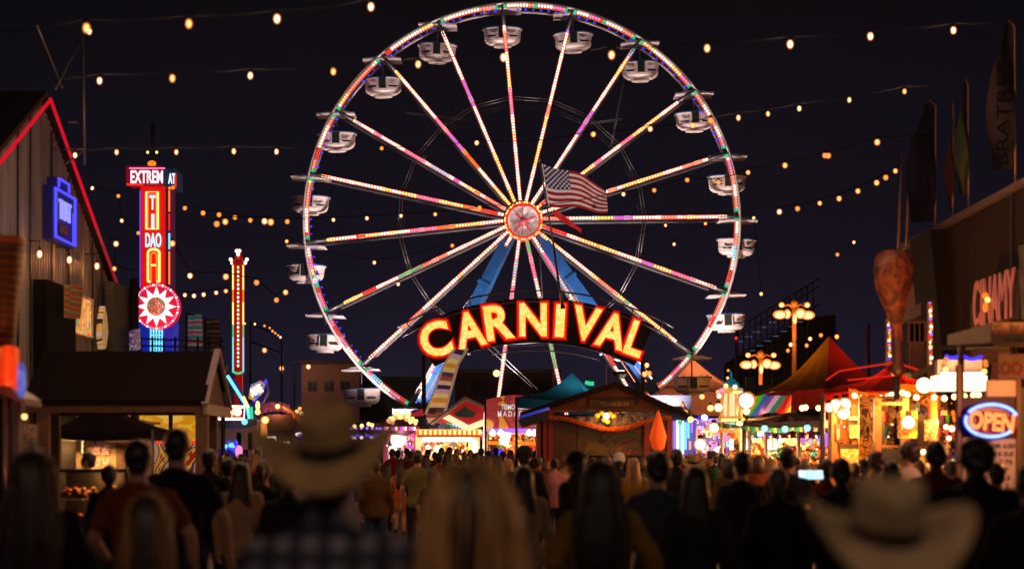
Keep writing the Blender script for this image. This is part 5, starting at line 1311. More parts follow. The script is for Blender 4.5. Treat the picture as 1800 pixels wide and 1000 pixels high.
# neon column beside the kiosk
nd2 = 50.0; t = thing('neon_column_stall', 'stall front of violet and cyan vertical light tubes beside the kiosk', 'game stall', (X(1203, nd2), nd2, 0))
b = MB(); b.span((X(1183, nd2), nd2+.1, 0), (X(1224, nd2), nd2+1, Z(738, nd2))); part('body', b, surf('column_body', '#3a2c5a', .4, 0, .2, 2, 0, '#8080ff', .25), t)
b = MB()
for x, y0, y1, c in ((1186, 740, 795, 'purple'), (1191, 738, 790, 'white'), (1196, 742, 800, 'cyan'), (1200, 740, 798, 'white'), (1205, 742, 790, 'cyan'), (1210, 742, 770, 'cyan'), (1216, 738, 760, 'purple'), (1213, 775, 790, 'salmon')):
    b.mi = LI[c]; b.tube([P(x, y0, nd2), P(x, y1, nd2)], .035, 6)
b.mi = LI['yellow']; b.ell(P(1190, 733, nd2), .11); b.ell(P(1214, 737, nd2), .09); b.mi = LI['green']; b.ell(P(1195, 742, nd2), .08); b.mi = LI['blue']; b.tube([P(1228, 734, nd2), P(1246, 734, nd2)], .05, 6); b.mi = LI['white']; b.ell(P(1238, 734, nd2), .1)
part('light_tube', b, LM, t)
lamp('tube_light', P(1203, 765, nd2-.8), 60, '#c8b8ff', .4, parent=t)
pdx = 62.0; t = thing('far_arcade', 'violet hazy arcade front glimpsed between kiosk and lantern tower', 'arcade', (X(1245, pdx), pdx, 0))
b = MB(); b.span((X(1215, pdx), pdx, 0), (X(1290, pdx), pdx+.3, Z(735, pdx))); part('wall', b, pattern('arcade_wall', ['#5a4a78', '#9a7aa0', '#c8a8c8', '#6a5a90', '#e0c0d0', '#4a3a60'], 1.0, 'noise', .3), t)
b = MB()
for i in range(16): b.mi = LI[['white', 'pink', 'salmon', 'cyan', 'yellow'][i % 5]]; b.ell(P(1218+(i*37) % 70, 758+(i*23) % 40, pdx-.1), .09+.05*(i % 3), 6, 5)
part('arcade_light', b, LM, t); clutter(t, 1218, 1288, 745, 815, pdx-.5, 90, 45)
lamp('arcade_lamp', P(1250, 760, pdx-1.5), 160, '#e8c8ff', .4, parent=t)
b = MB(); b.span((X(1300, 60), 60, Z(710, 60)), (X(1360, 60), 61, Z(676, 60))); b.span((X(1310, 60), 59.8, Z(683, 60)), (X(1325, 60), 60, Z(663, 60)))
for x in (1302, 1358): b.span((X(x, 60)-.06, 60, 0), (X(x, 60)+.06, 60.1, Z(676, 60)))
solo('grey_ride_box', b, surf('ride_box_grey', '#4a4650', .6, .2, .3, 1), 'grey boxy ride cabin top behind the rainbow banner', 'ride cabin')

# ================================================================ red canopy, bulbs and food stalls
rdp = 34.0
RC = cloth('canopy_red', '#b01c18'); RC2 = cloth('canopy_maroon', '#7a1c18')
lamp('tent_lamp', P(1450, 672, 52), 110, '#ffb060', .3); lamp('tent_lamp', P(1370, 700, 52), 60, '#ffb060', .3)
rc = peak_tent('red_canopy', 'sagging red canopy beneath the giant turkey leg', P(1572, 637, rdp), [P(1446, 690, rdp-.6), P(1590, 686, rdp-2), P(1640, 672, rdp), P(1612, 665, rdp+3), P(1490, 672, rdp+3)], [RC2, RC, RC2, RC, RC2], .2, .16, vm=[RC])
b = MB()
for a, c in (((1475, 652), (1572, 637)), ((1572, 637), (1622, 652)), ((1452, 668), (1475, 652)), ((1490, 668), (1572, 660))): b.tube([P(*a, rdp-1.6), P(*c, rdp-1.6)], .016, 6)
lamp('canopy_lamp', P(1560, 680, rdp+.5), 480, '#ff9850', .2, parent=rc); part('rope_light', b, glow('red_rope', '#ff2a10', .8), rc)
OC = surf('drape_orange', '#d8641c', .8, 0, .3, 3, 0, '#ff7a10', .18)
t = thing('orange_drape', 'orange swagged drape edged with round bulbs under the red canopy', 'drape', P(1535, 700, 31))
b = MB(); b.grid(lambda u, v: P(1492+92*u, 682+(9+7*math.sin(u*math.pi))*v+9*math.sin(u*math.pi), 31)+Vector((0, .02*math.sin(u*30), 0)), 24, 4); b.grid(lambda u, v: P(1493+10*math.sin(v*3)*0+14*u, 684+26*v, 31.1), 6, 6)
part('cloth', b, OC, t)
b = MB(); b.grid(lambda u, v: P(1582+62*u, 674+4*u+62*v*(1-.35*u), 30.6)+Vector((0, .05*math.sin(u*24), 0)), 20, 8)
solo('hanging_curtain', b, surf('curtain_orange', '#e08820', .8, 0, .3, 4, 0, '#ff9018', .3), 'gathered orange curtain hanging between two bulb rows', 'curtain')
def bulb_garland(pts, d, r, label):
    t = thing('bulb_garland', label, 'bulb garland', P(pts[0][0], pts[0][1], d), 'garlands of round bulbs on the right stalls')
    for x, y in pts: part('bulb', MB().ell(P(x, y, d), r, 10, 7), WARM, t)
    part('wire', MB().tube([P(x, y, d)+Vector((0, 0, r)) for x, y in pts], .008, 5), SOCK, t)
    return t
bulb_garland([(1502, 695), (1513, 699), (1525, 702), (1538, 701), (1549, 699), (1560, 697), (1567, 694), (1575, 691)], 30.7, .052, 'garland of round bulbs along the orange swag')
bulb_garland([(1587, 690), (1595, 693), (1611, 698), (1642, 698), (1660, 700), (1678, 697), (1695, 696), (1711, 694), (1720, 694), (1738, 691)], 27, .047, 'garland of round bulbs over the snack stall to the OPEN sign')
bulb_garland([(1439, 717), (1416, 716), (1410, 717)], 36, .06, 'short garland of bulbs on the red tent edge')
for x, y, r_, l in ((1458, 716, .09, 'leftmost'), (1469, 712, .12, 'second'), (1480, 718, .1, 'middle'), (1485, 711, .13, 'upper right'), (1483, 725, .14, 'lower right'), (1470, 718, .09, 'low centre')):
    globe(x, y, 31, r_, WARM2, 'blinding globe in the cluster on the snack stall corner, '+l, 'cluster of blinding globes', 30 if l == 'lower right' else 12)
globe(1455, 745, 34, .09, WARM, 'single round bulb under the bright globe cluster', 'single bulbs', 0)
# snack stall A
s1 = 32.0; t = thing('snack_stall', 'orange lit snack stall with photo menu boards and a yellow counter', 'food stall', (X(1500, s1), s1+1, 0))
ST = surf('stall_gold', '#b0702c', .6, 0, .25, 3, 0, '#ff9030', .07)  # glow in the wall colour stands for stall lamplight
b = MB(); b.span((X(1464, s1), s1+.4, 0), (X(1540, s1), s1+.5, Z(708, s1))); part('back_wall', b, ST, t)
b = MB()
for x in (1465, 1500, 1538): b.span((X(x, s1)-.05, s1-.1, 0), (X(x, s1)+.05, s1+.1, Z(706, s1)))
b.span((X(1464, s1), s1-.1, 0), (X(1540, s1), s1+.3, Z(862, s1))); part('frame', b, surf('stall_wood', '#9a5c24', .5, 0, .3, 4), t)
b = MB()
for i in range(9): b.grid(lambda u, v: P(1470+7*i+6*u, 712+24*v, s1+.3)+Vector((0, .03*math.sin(u*math.pi), 0)), 4, 2)
part('slat_panel', b, surf('slat_cream', '#d8a868', .6, 0, .2, 3, 0, '#ffb060', .15), t)
FOOD = pattern('food_photo', ['#d88838', '#f0c070', '#8a4018', '#e8a848', '#c06828', '#f8d898', '#5a2a14'], 4.5, 'noise', .4, .5, 2.5)
DKP = surf('board_dark', '#1c120e', .5)
for x0, x1, y0, y1 in ((1488, 1530, 738, 772), (1473, 1532, 780, 862), (1466, 1474, 745, 775)):
    f_ = part('menu_board', MB().span((X(x0, s1), s1-.16, Z(y1, s1)), (X(x1, s1), s1-.12, Z(y0, s1))), DKP, t)
    part('food_picture', MB().span((X(x0+2, s1), s1-.19, Z(y1-2, s1)), (X(x1-2, s1), s1-.165, Z(y0+(9 if y1-y0 > 20 else 1), s1))), FOOD, f_)
part('awning_slab', MB().span((X(1486, s1), s1-.4, Z(738, s1)), (X(1534, s1), s1-.1, Z(733, s1))), surf('slab_yellow', '#e8b060', .5, 0, .1, 2, 0, '#ffb850', .4), t)
clutter(t, 1470, 1486, 740, 780, s1, 16, 42, .2); clutter(t, 1534, 1540, 720, 850, s1-.1, 14, 43, .2)
lamp('stall_light', P(1500, 728, s1-.8), 260, '#ff9a48', .15, parent=t); lamp('stall_light', P(1480, 760, s1-1.0), 75, '#ff9a48', .15, parent=t)
# snack stall B
s2 = 29.0; t = thing('popcorn_stall', 'deep golden stall with hanging goods and glowing lamp behind the crowd', 'food stall', (X(1610, s2), s2+1, 0))
b = MB(); b.span((X(1540, s2), s2+1.4, 0), (X(1690, s2), s2+1.5, Z(690, s2))); part('back_wall', b, pattern('popcorn_back', ['#8a4a1c', '#c87828', '#5a2c14', '#e09838', '#a85c20', '#3a1c10'], 2.6, 'noise', .22), t)  # golden lamplight painted into the wall as emission
b = MB()
for x in (1542, 1590, 1640, 1688): b.span((X(x, s2)-.05, s2-.1, 0), (X(x, s2)+.05, s2+.1, Z(700, s2)))
b.span((X(1540, s2), s2-.1, 0), (X(1690, s2), s2+.6, Z(860, s2))); b.span((X(1540, s2), s2-.12, Z(712, s2)), (X(1590, s2), s2+.1, Z(707, s2))); b.span((X(1545, s2), s2+.2, Z(786, s2)), (X(1660, s2), s2+.6, Z(782, s2)))
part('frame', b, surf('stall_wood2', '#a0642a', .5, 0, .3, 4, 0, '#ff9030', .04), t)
b = MB(); b.span((X(1612, s2), s2+.1, Z(782, s2)), (X(1634, s2), s2+.5, Z(728, s2))); b.span((X(1542, s2)+.05, s2-.05, Z(850, s2)), (X(1583, s2), s2, Z(788, s2))); b.span((X(1548, s2), s2+.15, Z(780, s2)), (X(1558, s2), s2+.5, Z(722, s2))); part('dark_cabinet', b, DKP, t)
part('menu_board', MB().span((X(1622, s2), s2-.15, Z(775, s2)), (X(1645, s2), s2-.1, Z(738, s2))), pattern('menu_mono', ['#28201c', '#c8a078', '#3a2a20', '#8a6040'], 7, 'noise', .1), t)
part('display_box', MB().span((X(1582, s2), s2-.1, Z(770, s2)), (X(1610, s2), s2+.2, Z(722, s2))), pattern('display_gold', ['#c87820', '#ffb040', '#8a5018', '#e89830'], 3, 'noise', .35), t)
clutter(t, 1545, 1688, 705, 850, s2+.3, 210, 44, .8, size=(5, 18))
lamp('stall_light', P(1600, 715, s2-.5), 260, '#ff9840', .15, parent=t); lamp('stall_light', P(1660, 740, s2-.3), 105, '#ff9c48', .15, parent=t)
for x, y, r_, l in ((1597, 742, .13, 'biggest one in the golden display box'), (1663, 750, .05, 'upper of the pair right of the display'), (1673, 753, .06, 'lower of the pair right of the display'), (1668, 770, .05, 'lowest by the OPEN sign post'), (1623, 794, .055, 'white one above the yellow cup')):
    globe(x, y, s2-.4, r_, WARM2, 'round lamp in the golden stall, '+l, 'lamps of the golden stall', 20 if r_ > .1 else 0)
b = MB(); b.lathe([(.04, 0), (.055, .16), (.05, .17)], P(1623, 812, s2-.3), 12); solo('drink_cup', b, glow('cup_yellow', '#ffa818', .8), 'glowing yellow cup on the golden stall counter', 'cup')
rnd = random.Random(9)
for row, (y, n) in enumerate(((735, 11), (760, 10), (806, 12))):
    for i in range(n):
        x = 1550+134*(i+.5)/n; b = MB(); p = P(x, y, s2+.75); s = rnd.uniform(.06, .1); ci = rnd.randrange(len(TOYC))
        b.lathe([(.01, s*1.4), (s*.5, s*1.2), (s*.65, s*.6), (s*.6, 0), (s*.5, -s), (.01, -s*1.1)], p, 10)
        b.tube([p+Vector((0, 0, s*1.3)), p+Vector((0, 0, s*2.2))], .006, 4)
        solo('snack_bag', b, TOYM[ci], 'hanging %s snack bag, %s from the left in the %s row of the golden stall' % (TOYC[ci][0], ORD[i], ('top', 'middle', 'bottom')[row]), 'snack bag', 'snack bags in the golden stall')
# big bright marquee above stall B
t = thing('marquee_sign', 'overexposed cream light box with blue and amber bulbs above it', 'light box', P(1677, 690, 25))
b = MB(); b.span((X(1645, 25), 25, Z(686, 25)), (X(1735, 25), 25.3, Z(660, 25))); part('light_box', b, glow('marquee_white', '#ffe0a8', 3.2), t)
b = MB(); b.ell(P(1624, 677, 25), (.11, .08, .11), 12, 8); part('round_lamp', b, glow('marquee_white2', '#ffe8c0', 4), t)
b = MB(); b.tube([P(1655+x, 659-(x % 3), 24.95) for x in range(0, 78, 6)], .04, 6); part('tube_lamp', b, glow('marquee_tube', '#fff0d0', 4), t)
b = MB(); b.span((X(1650, 25), 25.05, Z(659, 25)), (X(1728, 25), 25.25, Z(632, 25))); part('fluted_header', b, pattern('flute', ['#6a4a58', '#a07868', '#7a5460', '#b08878'], 6, 'wave', .08, .5, .3, 'X'), t)
b = MB(); b.mi = LI['blue']
for i in range(13): b.ell(P(1664+i*5, 626+2.5*math.sin(i*.9)+i*.35, 24.95), .03, 8, 6)
b.mi = LI['orange']
for x, y in ((1663, 631), (1733, 641), (1732, 636)): b.ell(P(x, y, 24.95), .035)
b.mi = LI['yellow']
for x, y in ((1662, 649), (1730, 653)): b.ell(P(x, y, 24.95), .042)
part('bulb_row', b, LM, t)
lamp('marquee_light_a', P(1680, 700, 24.4), 420, '#ffb870', .3, parent=t)
b = MB(); b.tube([P(1692, 640, 25.4), (X(1692, 25), 25.4, 0)], .04, 8); b.tube([P(1738, 640, 25.4), (X(1738, 25), 25.4, 0)], .04, 8); part('post', b, DSTEEL, t)

# ================================================================ OPEN booth
od = 18.0; k = od/FP
t = thing('corner_booth', 'snack booth with OPEN sign, cream signboards and menu board', 'booth', (X(1745, od), od+.5, 0))
b = MB(); b.span((X(1686, od), od+.1, Z(768, od)), (X(1790, od), od+.16, Z(697, od))); part('sign_panel', b, surf('panel_maroon', '#34141c', .6, 0, .3, 5), t)
b = MB(); b.span((X(1686, od), od+.05, 0), (X(1692, od), od+.15, Z(640, od))); b.span((X(1790, od), od+.05, 0), (X(1797, od), od+.15, Z(640, od))); b.span((X(1686, od), od+.1, 0), (X(1840, od), od+.8, .75)); part('post', b, surf('post_bronze', '#6a4428', .5, 0, .3, 5), t)
b = MB(); b.span((X(1798, od), od+.1, .7), (X(1840, od), od+.16, Z(680, od))); part('side_panel', b, surf('panel_green', '#3c4a38', .6), t)
t_m = MB(); t_m.span((X(1694, od), od+.02, Z(875, od)), (X(1786, od), od+.08, Z(771, od))); mbd = part('menu_board', t_m, surf('menu_cream', '#a89078', .6, 0, .15, 4, 0, '#ffd8b0', .05), t)
DKI = surf('menu_ink', '#1c1614', .6); rr = random.Random(4)
for i, wd in enumerate(['8.50 DR 6.00', '1.15 1S 0.0', '6.00  2.75', '8  4 P', 'D 47 7.5', '6 1 8 2', '9.00 H']):
    part('lettering', place(text_mb(wd, (30+6*len(wd))*k*.62, 8*k, .005, .01), P(1752, 783+i*14, od-.0), 0), DKI, mbd)
part('cream_header', MB().span((X(1738, od), od+.05, Z(696, od)), (X(1788, od), od+.12, Z(668, od))), surf('header_cream', '#d0a870', .6, 0, .2, 4, 0, '#ffc070', .12), t)
# OPEN neon
op = thing('open_sign', 'glowing neon OPEN sign, orange letters in a blue oval', 'neon sign', P(1742, 770, od-.1))
b = MB(); b.prism([(X(1742, od)+.285*math.cos(a*math.pi/16), Z(739, od)+.175*math.sin(a*math.pi/16)) for a in range(32)], od-.02, od+.03); part('backing', b, surf('open_back', '#500a18', .4, 0, .2, 4, 0, '#a00820', .3), op)
OB = glow('open_blue', '#9cc0ff', 2.2); OBh = glow('open_blue_rim', '#2838ff', 1.6)
def arc(cx_, cy_, rx, ry, a0, a1, n=30): return [P(cx_+rx*math.cos(R(a0+(a1-a0)*i/n)), cy_-ry*math.sin(R(a0+(a1-a0)*i/n)), od-.08) for i in range(n+1)]
b = MB(); b.tube(arc(1743, 738, 46, 27.5, 18, 150), .014, 8); b.tube(arc(1743, 739, 45.5, 28, 162, 318), .014, 8); part('oval_tube', b, OB, op)
b = MB(); b.tube([v+Vector((0, .02, 0)) for v in arc(1743, 738, 46, 27.5, 16, 152)], .022, 8); b.tube([v+Vector((0, .02, 0)) for v in arc(1743, 739, 45.5, 28, 160, 320)], .022, 8); part('oval_halo', b, OBh, op)
part('lettering', place(text_mb('OPEN', 78*k, 31*k, .012, .0, .02), P(1743, 740.5, od-.1), R(-6)), glow('open_orange', '#ffb060', 2.6), op)
part('letter_halo', place(text_mb('OPEN', 82*k, 35*k, .012, .0, .07), P(1743, 740.5, od-.07), R(-6)), glow('open_red', '#ff1c08', .9), op)
lamp('neon_spill', P(1742, 738, od-.5), 4, '#8080ff', .15, parent=op)
# canopy and signboards over the booth
b = MB(); b.add([P(1640, 608, od+2), P(1745, 602, od-1), P(1860, 600, od-1), P(1860, 590, od+3), P(1640, 614, od+2), P(1745, 610, od-1), P(1860, 608, od-1), P(1860, 600, od+3)], [(0, 1, 2, 3), (4, 7, 6, 5), (0, 4, 5, 1), (1, 5, 6, 2), (0, 3, 7, 4)])
t3 = thing('signboard_canopy', 'dark canopy edged with dim cream signboards above the OPEN sign', 'canopy', P(1745, 640, od))
lamp('crowd_rim_light', (5.4, od-1.6, 2.3), 170, '#ff9c50', .2, parent=t3); part('roof', b, surf('canopy_dark', '#241a14', .8, 0, .3, 4), t3)  # unseen lamp added under the canopy to rim-light the crowd
SBM = surf('signboard_cream', '#9a7a58', .7, 0, .25, 5, 0, '#ffb070', .03); RI = surf('signboard_red', '#6a1c14', .7)
def board4(pts, d, m_, name='signboard'):
    b = MB(); q = [P(x, y, dd) for (x, y), dd in zip(pts, d)]; b.add(q+[v+Vector((0, .06, 0)) for v in q], [(0, 1, 2, 3), (7, 6, 5, 4), (0, 4, 5, 1), (1, 5, 6, 2), (2, 6, 7, 3), (3, 7, 4, 0)]); return part(name, b, m_, t3)
b1 = board4([(1668, 588), (1742, 568), (1742, 604), (1668, 612)], [od+1.6, od-.8, od-.8, od+1.6], SBM)
b2 = board4([(1744, 567), (1860, 566), (1860, 604), (1744, 604)], [od-.8, od-.8, od-.8, od-.8], SBM)
part('lettering', place(text_mb('CO. IN S', 62*k, 12*k, .01, .02), P(1779, 583, od-.86), 0), RI, b2)
part('lettering', place(text_mb('AT TIME', 30*k, 5*k, .008, .0), P(1782, 597, od-.86), 0), surf('ink_brown', '#3a2418', .7), b2)
tmx = text_mb('FATTY NOT TATOR', .95, .085, .01, .02)
tmx = place(tmx, (0, 0, 0), R(8), -math.atan2(2.4, X(1742, od-.8)-X(1668, od+1.6)))
tmx.xf(Matrix.Translation(P(1706, 590, od+.33))); part('lettering', tmx, RI, b1)
b = MB(); b.span((X(1735, od), od-.4, Z(668, od)), (X(1860, od), od-.3, Z(626, od))); lb = part('lower_board', b, surf('lower_board', '#4a3024', .7, 0, .3, 5), t3)
part('lettering', place(text_mb('COO', 52*k, 22*k, .01, .0, .03), P(1772, 648, od-.43), 0), RI, lb)
b = MB(); b.tube([P(1796, 600, od+2.2), (X(1796, od+2.2), od+2.2, 0)], .05, 8); b.tube([P(1689, 606, od+.3), (X(1689, od+.3), od+.3, 0)], .035, 8); part('post', b, surf('post_bronze', '#6a4428'), t3)
# wall sign CINAMY with bulbs
t4 = thing('letter_wall_sign', 'dim sign of tall narrow pink letters with amber bulbs', 'sign', P(1750, 570, 21))
def fac(px, py, o=0): y = (9.0-.45-o)*FP/(px-900); return Vector((9.0-.45-o, y, Z(py, y)))
ya_, yb_ = fac(1712, 500).y, fac(1792, 500).y
q = [fac(1712, 500), fac(1792, 472), fac(1792, 560), fac(1712, 566)]
b = MB(); b.add(q+[v+Vector((.08, 0, 0)) for v in q], [(0, 1, 2, 3), (7, 6, 5, 4), (0, 4, 5, 1), (1, 5, 6, 2), (2, 6, 7, 3), (3, 7, 4, 0)]); part('board', b, surf('wall_sign_back', '#1a1018', .6, 0, .3, 3), t4)
cen = (fac(1712, 533)+fac(1792, 516))/2; wdt = abs(ya_-yb_)
part('lettering', place(text_mb('CINAMY', wdt*.92, 1.55*.55, .03, .02), cen+Vector((-.04, 0, 0)), R(0), R(-90)), surf('letter_pink_dim', '#a06a70', .6, 0, .2, 5, 0, '#ff9090', .03), t4)
b = MB(); b.mi = LI['orange']; b.ell(fac(1732, 520, .1), .06); b.ell(fac(1732, 540, .1), (.05, .05, .09)); b.mi = LI['yellow']; b.ell(fac(1736, 527, .1), .05); part('amber_bulb', b, LM, t4)
b = MB(); q = [fac(1790, 432, .1), fac(1830, 420, .1), fac(1830, 560, .1), fac(1795, 560, .1)]; b.add(q+[v+Vector((.08, 0, 0)) for v in q], [(0, 1, 2, 3), (7, 6, 5, 4), (0, 4, 5, 1), (1, 5, 6, 2), (2, 6, 7, 3), (3, 7, 4, 0)])
solo('framed_poster', b, pattern('poster_green', ['#1c2a24', '#2a3a2c', '#3a3428', '#1a2420'], 1.5), 'dim green framed poster at the extreme right edge', 'poster')

# ================================================================ dark hall on the right with flags and banners
HX = 9.0; hy0, hy1 = HX*FP/(960), HX*FP/(690); zr = 6.35
hl = thing('exhibition_hall', 'long dark brown hall wall along the right side', 'building', (HX+4, 32, 0))
b = MB(); b.span((HX, hy0-8, 0), (HX+9, hy1, zr)); part('wall', b, surf('hall_brown', '#281c18', .85, 0, .3, .8), hl)
b = MB(); b.span((HX-.12, hy0-8, zr), (HX+9, hy1+.1, zr+.12)); part('roof_edge', b, surf('hall_edge', '#5a4a48', .7), hl)
b = MB()
for y in (hy1-.8, hy1-2.2, hy1-3.4, hy0+2.5, hy0): b.span((HX-.05, y-.05, 0), (HX, y+.05, zr-.02))
part('pilaster', b, DSTEEL, hl)
b = MB(); b.add([(HX-.08, hy1-5.2, 0), (HX-.08, hy1-3.2, 0), (HX-.3, hy1-1.8, zr), (HX-.3, hy1-3.6, zr), (HX-.0, hy1-5.2, 0), (HX-.0, hy1-3.2, 0), (HX-.01, hy1-1.8, zr), (HX-.01, hy1-3.6, zr)], [(0, 1, 2, 3), (0, 4, 5, 1), (1, 5, 6, 2), (2, 6, 7, 3), (3, 7, 4, 0)])
part('dark_brace', b, surf('brace_dark', '#1c1410', .8), hl)
b = MB(); b.span((HX-.1, hy1-8.6, 2.6), (HX-.04, hy1-6.0, 4.6)); t = part('mural_panel', b, pattern('fan_mural', ['#2c1c16', '#3c281c', '#241814', '#4a3222'], 1.6, 'wave', 0, .8, 3, 'Z'), hl)
b = MB(); b.span((HX-.25, hy1-.2, Z(570, hy1)), (HX-.08, hy1-2.6, Z(535, hy1)+.3)); part('awning_box', b, surf('awning_box', '#7a5044', .7), hl)
def lamp_strip(px, y0, y1, d, lab, seq):
    t = thing('light_strip_post', lab, 'light strip', (X(px, d), d, 0)); b = MB(); b.span((X(px-4, d), d, 0), (X(px+4, d), d+.12, Z(y0, d))); part('post', b, surf('strip_post', '#7a5a48', .6), t)
    b = MB(); n = int((y1-y0)/4.5)
    for i in range(n): b.mi = LI[seq[i % len(seq)]]; b.ell(P(px+rnd.uniform(-1.5, 1.5), y0+(y1-y0)*(i+.5)/n, d-.03), rnd.uniform(.02, .04), 6, 5)
    part('bulb_row', b, LM, t)
lamp_strip(1563, 560, 632, 34, 'post of orange and blue lights left of the turkey leg stem', ['orange', 'salmon', 'yellow', 'blue', 'orange', 'cyan'])
lamp_strip(1636, 530, 640, 33, 'post of red and amber lights right of the turkey leg stem', ['purple', 'red', 'orange', 'white', 'salmon', 'yellow'])
b = MB()
for x in (1603, 1612, 1621): b.span((X(x, 35)-.04, 35, 0), (X(x, 35)+.04, 35.1, Z(568, 35)))
b.span((X(1598, 35), 35, Z(600, 35)), (X(1628, 35), 35.08, Z(564, 35))); solo('slatted_screen', b, surf('slat_screen', '#6a4438', .7), 'slatted pinkish screen between the two lit posts', 'screen')
# feather banners on the roof
def feather(px, top, bot, w_, lean, col, lab, d, txt=None, wob=4):
    t = thing('feather_banner', lab, 'banner', P(px, bot, d), 'tall banners on the right roof')
    part('pole', MB().tube([P(px+lean*.3, bot, d), P(px+lean*.1, (top+bot)/2, d), P(px, top+12, d), P(px-w_*.25, top, d)], [.025, .022, .016, .01], 6), surf('banner_pole', '#8a6a60', .5, .2), t)
    b = MB(); b.grid(lambda u, v: P(px-1-w_*(u*(.35+.65*min(1, v*3.2)))+lean*.15*v+math.sin(v*8)*wob*u, top+2+(bot-top)*.86*v+u*4, d)+Vector((0, .1*math.sin(v*7+u*3), 0)), 8, 24)
    cl = part('cloth', b, col, t)
    if txt:
        tm = text_mb(txt, (bot-top)*.6*d/FP, w_*.45*d/FP, .01, .01)
        part('lettering', place(tm, P(px-w_*.5, top+(bot-top)*.55, d-.16), R(90)), surf('banner_ink', '#0c0a0e', .8), cl)
feather(1784, 36, 335, 44, 4, surf('banner_greypink', '#30262a', .8, 0, .3, 2), 'tall grey banner lettered BRATREE at the upper right', 30.5, 'BRATREE')
feather(1702, 138, 370, 20, 3, pattern('banner_green', ['#0e2814', '#16341a', '#3a3c12', '#0c200e'], 1.2, 'wave', 0, .8, 2, 'X'), 'narrow green and yellow banner on the right roof', 34)
feather(1676, 180, 400, 9, -4, surf('banner_rose', '#3c1c20', .8, 0, .3, 3), 'slim rose coloured banner second from the left on the roof', 35)
feather(1645, 175, 420, 46, -3, surf('banner_navy', '#0e1030', .8, 0, .3, 2), 'wide dark navy banner with faint lettering on the roof', 36, 'TECTOR', 3)
for px, y0, y1, d, lab in ((1580, 268, 440, 38.5, 'thin leaning pole where the string light ends'), (1594, 300, 432, 38, 'bare thin pole just right of the string light pole')):
    solo('pole', MB().tube([P(px, y1+400*.0, d), P(px+2, (y0+y1)/2, d), P(px+6, y0, d)], [.04, .035, .02], 6), surf('banner_pole', '#8a6a60', .5, .2), lab, 'pole')
# giant turkey leg
td_ = 30.0; t = thing('giant_turkey_leg', 'giant roasted turkey leg sculpture on a post above the red canopy', 'sculpture', (X(1575, td_), td_, Z(636, td_)))
b = MB(); prof = []
for y, r_ in ((438, 2), (440, 16), (446, 29), (458, 36), (475, 36.5), (492, 33), (510, 28), (528, 22), (545, 17.5), (560, 13), (572, 10.5), (585, 9.5), (600, 10)):
    prof.append((r_/FP*td_, Z(y, td_)))
vs = []; fs = []; sg_ = 30
for i, (r_, z_) in enumerate(prof):
    oy = 0; ox = X(1569+(0 if i < 5 else (i-4)*1.2), td_)
    for kk in range(sg_):
        a = 2*math.pi*kk/sg_; nn = noise.noise(Vector((math.cos(a)*1.5, math.sin(a)*1.5, z_*1.6)))*.1*min(1, r_/.2)
        rr2 = r_*(1+nn*2+.04*math.sin(a*5+z_*3)); vs.append((ox+rr2*math.cos(a), td_+rr2*.75*math.sin(a), z_))
for i in range(len(prof)-1):
    for kk in range(sg_): l = (kk+1) % sg_; fs.append((i*sg_+kk, (i+1)*sg_+kk, (i+1)*sg_+l, i*sg_+l))
b.add(vs, fs, True); part('meat', b, pattern('roast_skin', ['#1c0a08', '#3a120c', '#5a2412', '#7a3c18', '#42160e'], 3.4, 'noise', .005, .6, 1.5, const=False), t)
b = MB(); b.lathe([(.09, 0), (.1, -.15), (.085, -.3), (.1, -.42), (.13, -.5), (.13, -.58), (.06, -.64)], (X(1578, td_), td_, Z(598, td_)), 14); part('bone', b, surf('bone_tan', '#3a1c14', .5, 0, .3, 5), t)
b = MB(); b.tube([(X(1576, td_), td_, Z(640, td_)), (X(1576, td_), td_, 0)], .05, 8); part('post', b, DSTEEL, t)
lamp('leg_uplight', (X(1560, td_), td_-2.0, 3.6), 2.5, '#ff7a50', .2, parent=t)
for x0, lab in ((1612, 'pale metal box on the right stall roof'),):
    b = MB(); b.pprism([(1600, 655), (1650, 640), (1650, 648), (1604, 664)], 27.5, .4); solo('roof_box', b, surf('roof_box_olive', '#3a3020', .7), 'olive tarpaulin roof corner between red canopy and light box', 'tarpaulin')
# glowing tablet held up in the crowd (screen) is built with its holder below
# ================================================================ light strings
LS = string_light
LS([(152, 52), (332, 45), (487, 36), (652, 16)], 19, 19.5, 'highest string of large bulbs, rising out of the top left of the view', 1.15, ends=((-40, 58, 19), (780, -30, 20)), lampe=60)
LS([(157, 57), ], 24, 24, 'single bulb tucked just behind the first bulb of the highest string', 1.0, ends=((60, 40, 24), (260, 38, 24)))
LS([(175, 146), (303, 141), (440, 137), (586, 130), (735, 117), (885, 104), (1075, 99), (1243, 88), (1389, 80), (1530, 67), (1676, 57)], 21, 21.5, 'string of large bulbs crossing the whole street in front of the upper wheel', 1.1, ends=((20, 140, 21), (1850, 30, 21.5)), lampe=90, every=2)
LS([(132, 275), (205, 270), (310, 270), (411, 268), (486, 269)], 27, 27, 'left string of five bulbs level with the mast of the red tower', 1.0, ends=((90, 262, 27), (560, 262, 27)), lampe=60)
LS([(1298, 209), (1350, 203), (1405, 193), (1493, 178), (1590, 163)], 28, 28, 'string of five bulbs between the wheel and the navy roof banner', 1.0, ends=((1240, 206, 28), (1640, 150, 28)), lampe=110, every=2)
LS([(671, 262), (838, 252), (1043, 237), (1143, 228), (1218, 222), (1249, 213)], 60, 44, 'faint string of amber bulbs behind the upper spokes', 1.5, far=True)
LS([(843, 366), (1096, 343), (1150, 336), (1208, 318), (1263, 322), (1315, 305), (1380, 292), (1450, 275), (1456, 275), (1542, 251)], 50, 36, 'string of bulbs rising right from the flag to the navy banner', 1.25, ends=(None, (1640, 225, 34)), far=True)
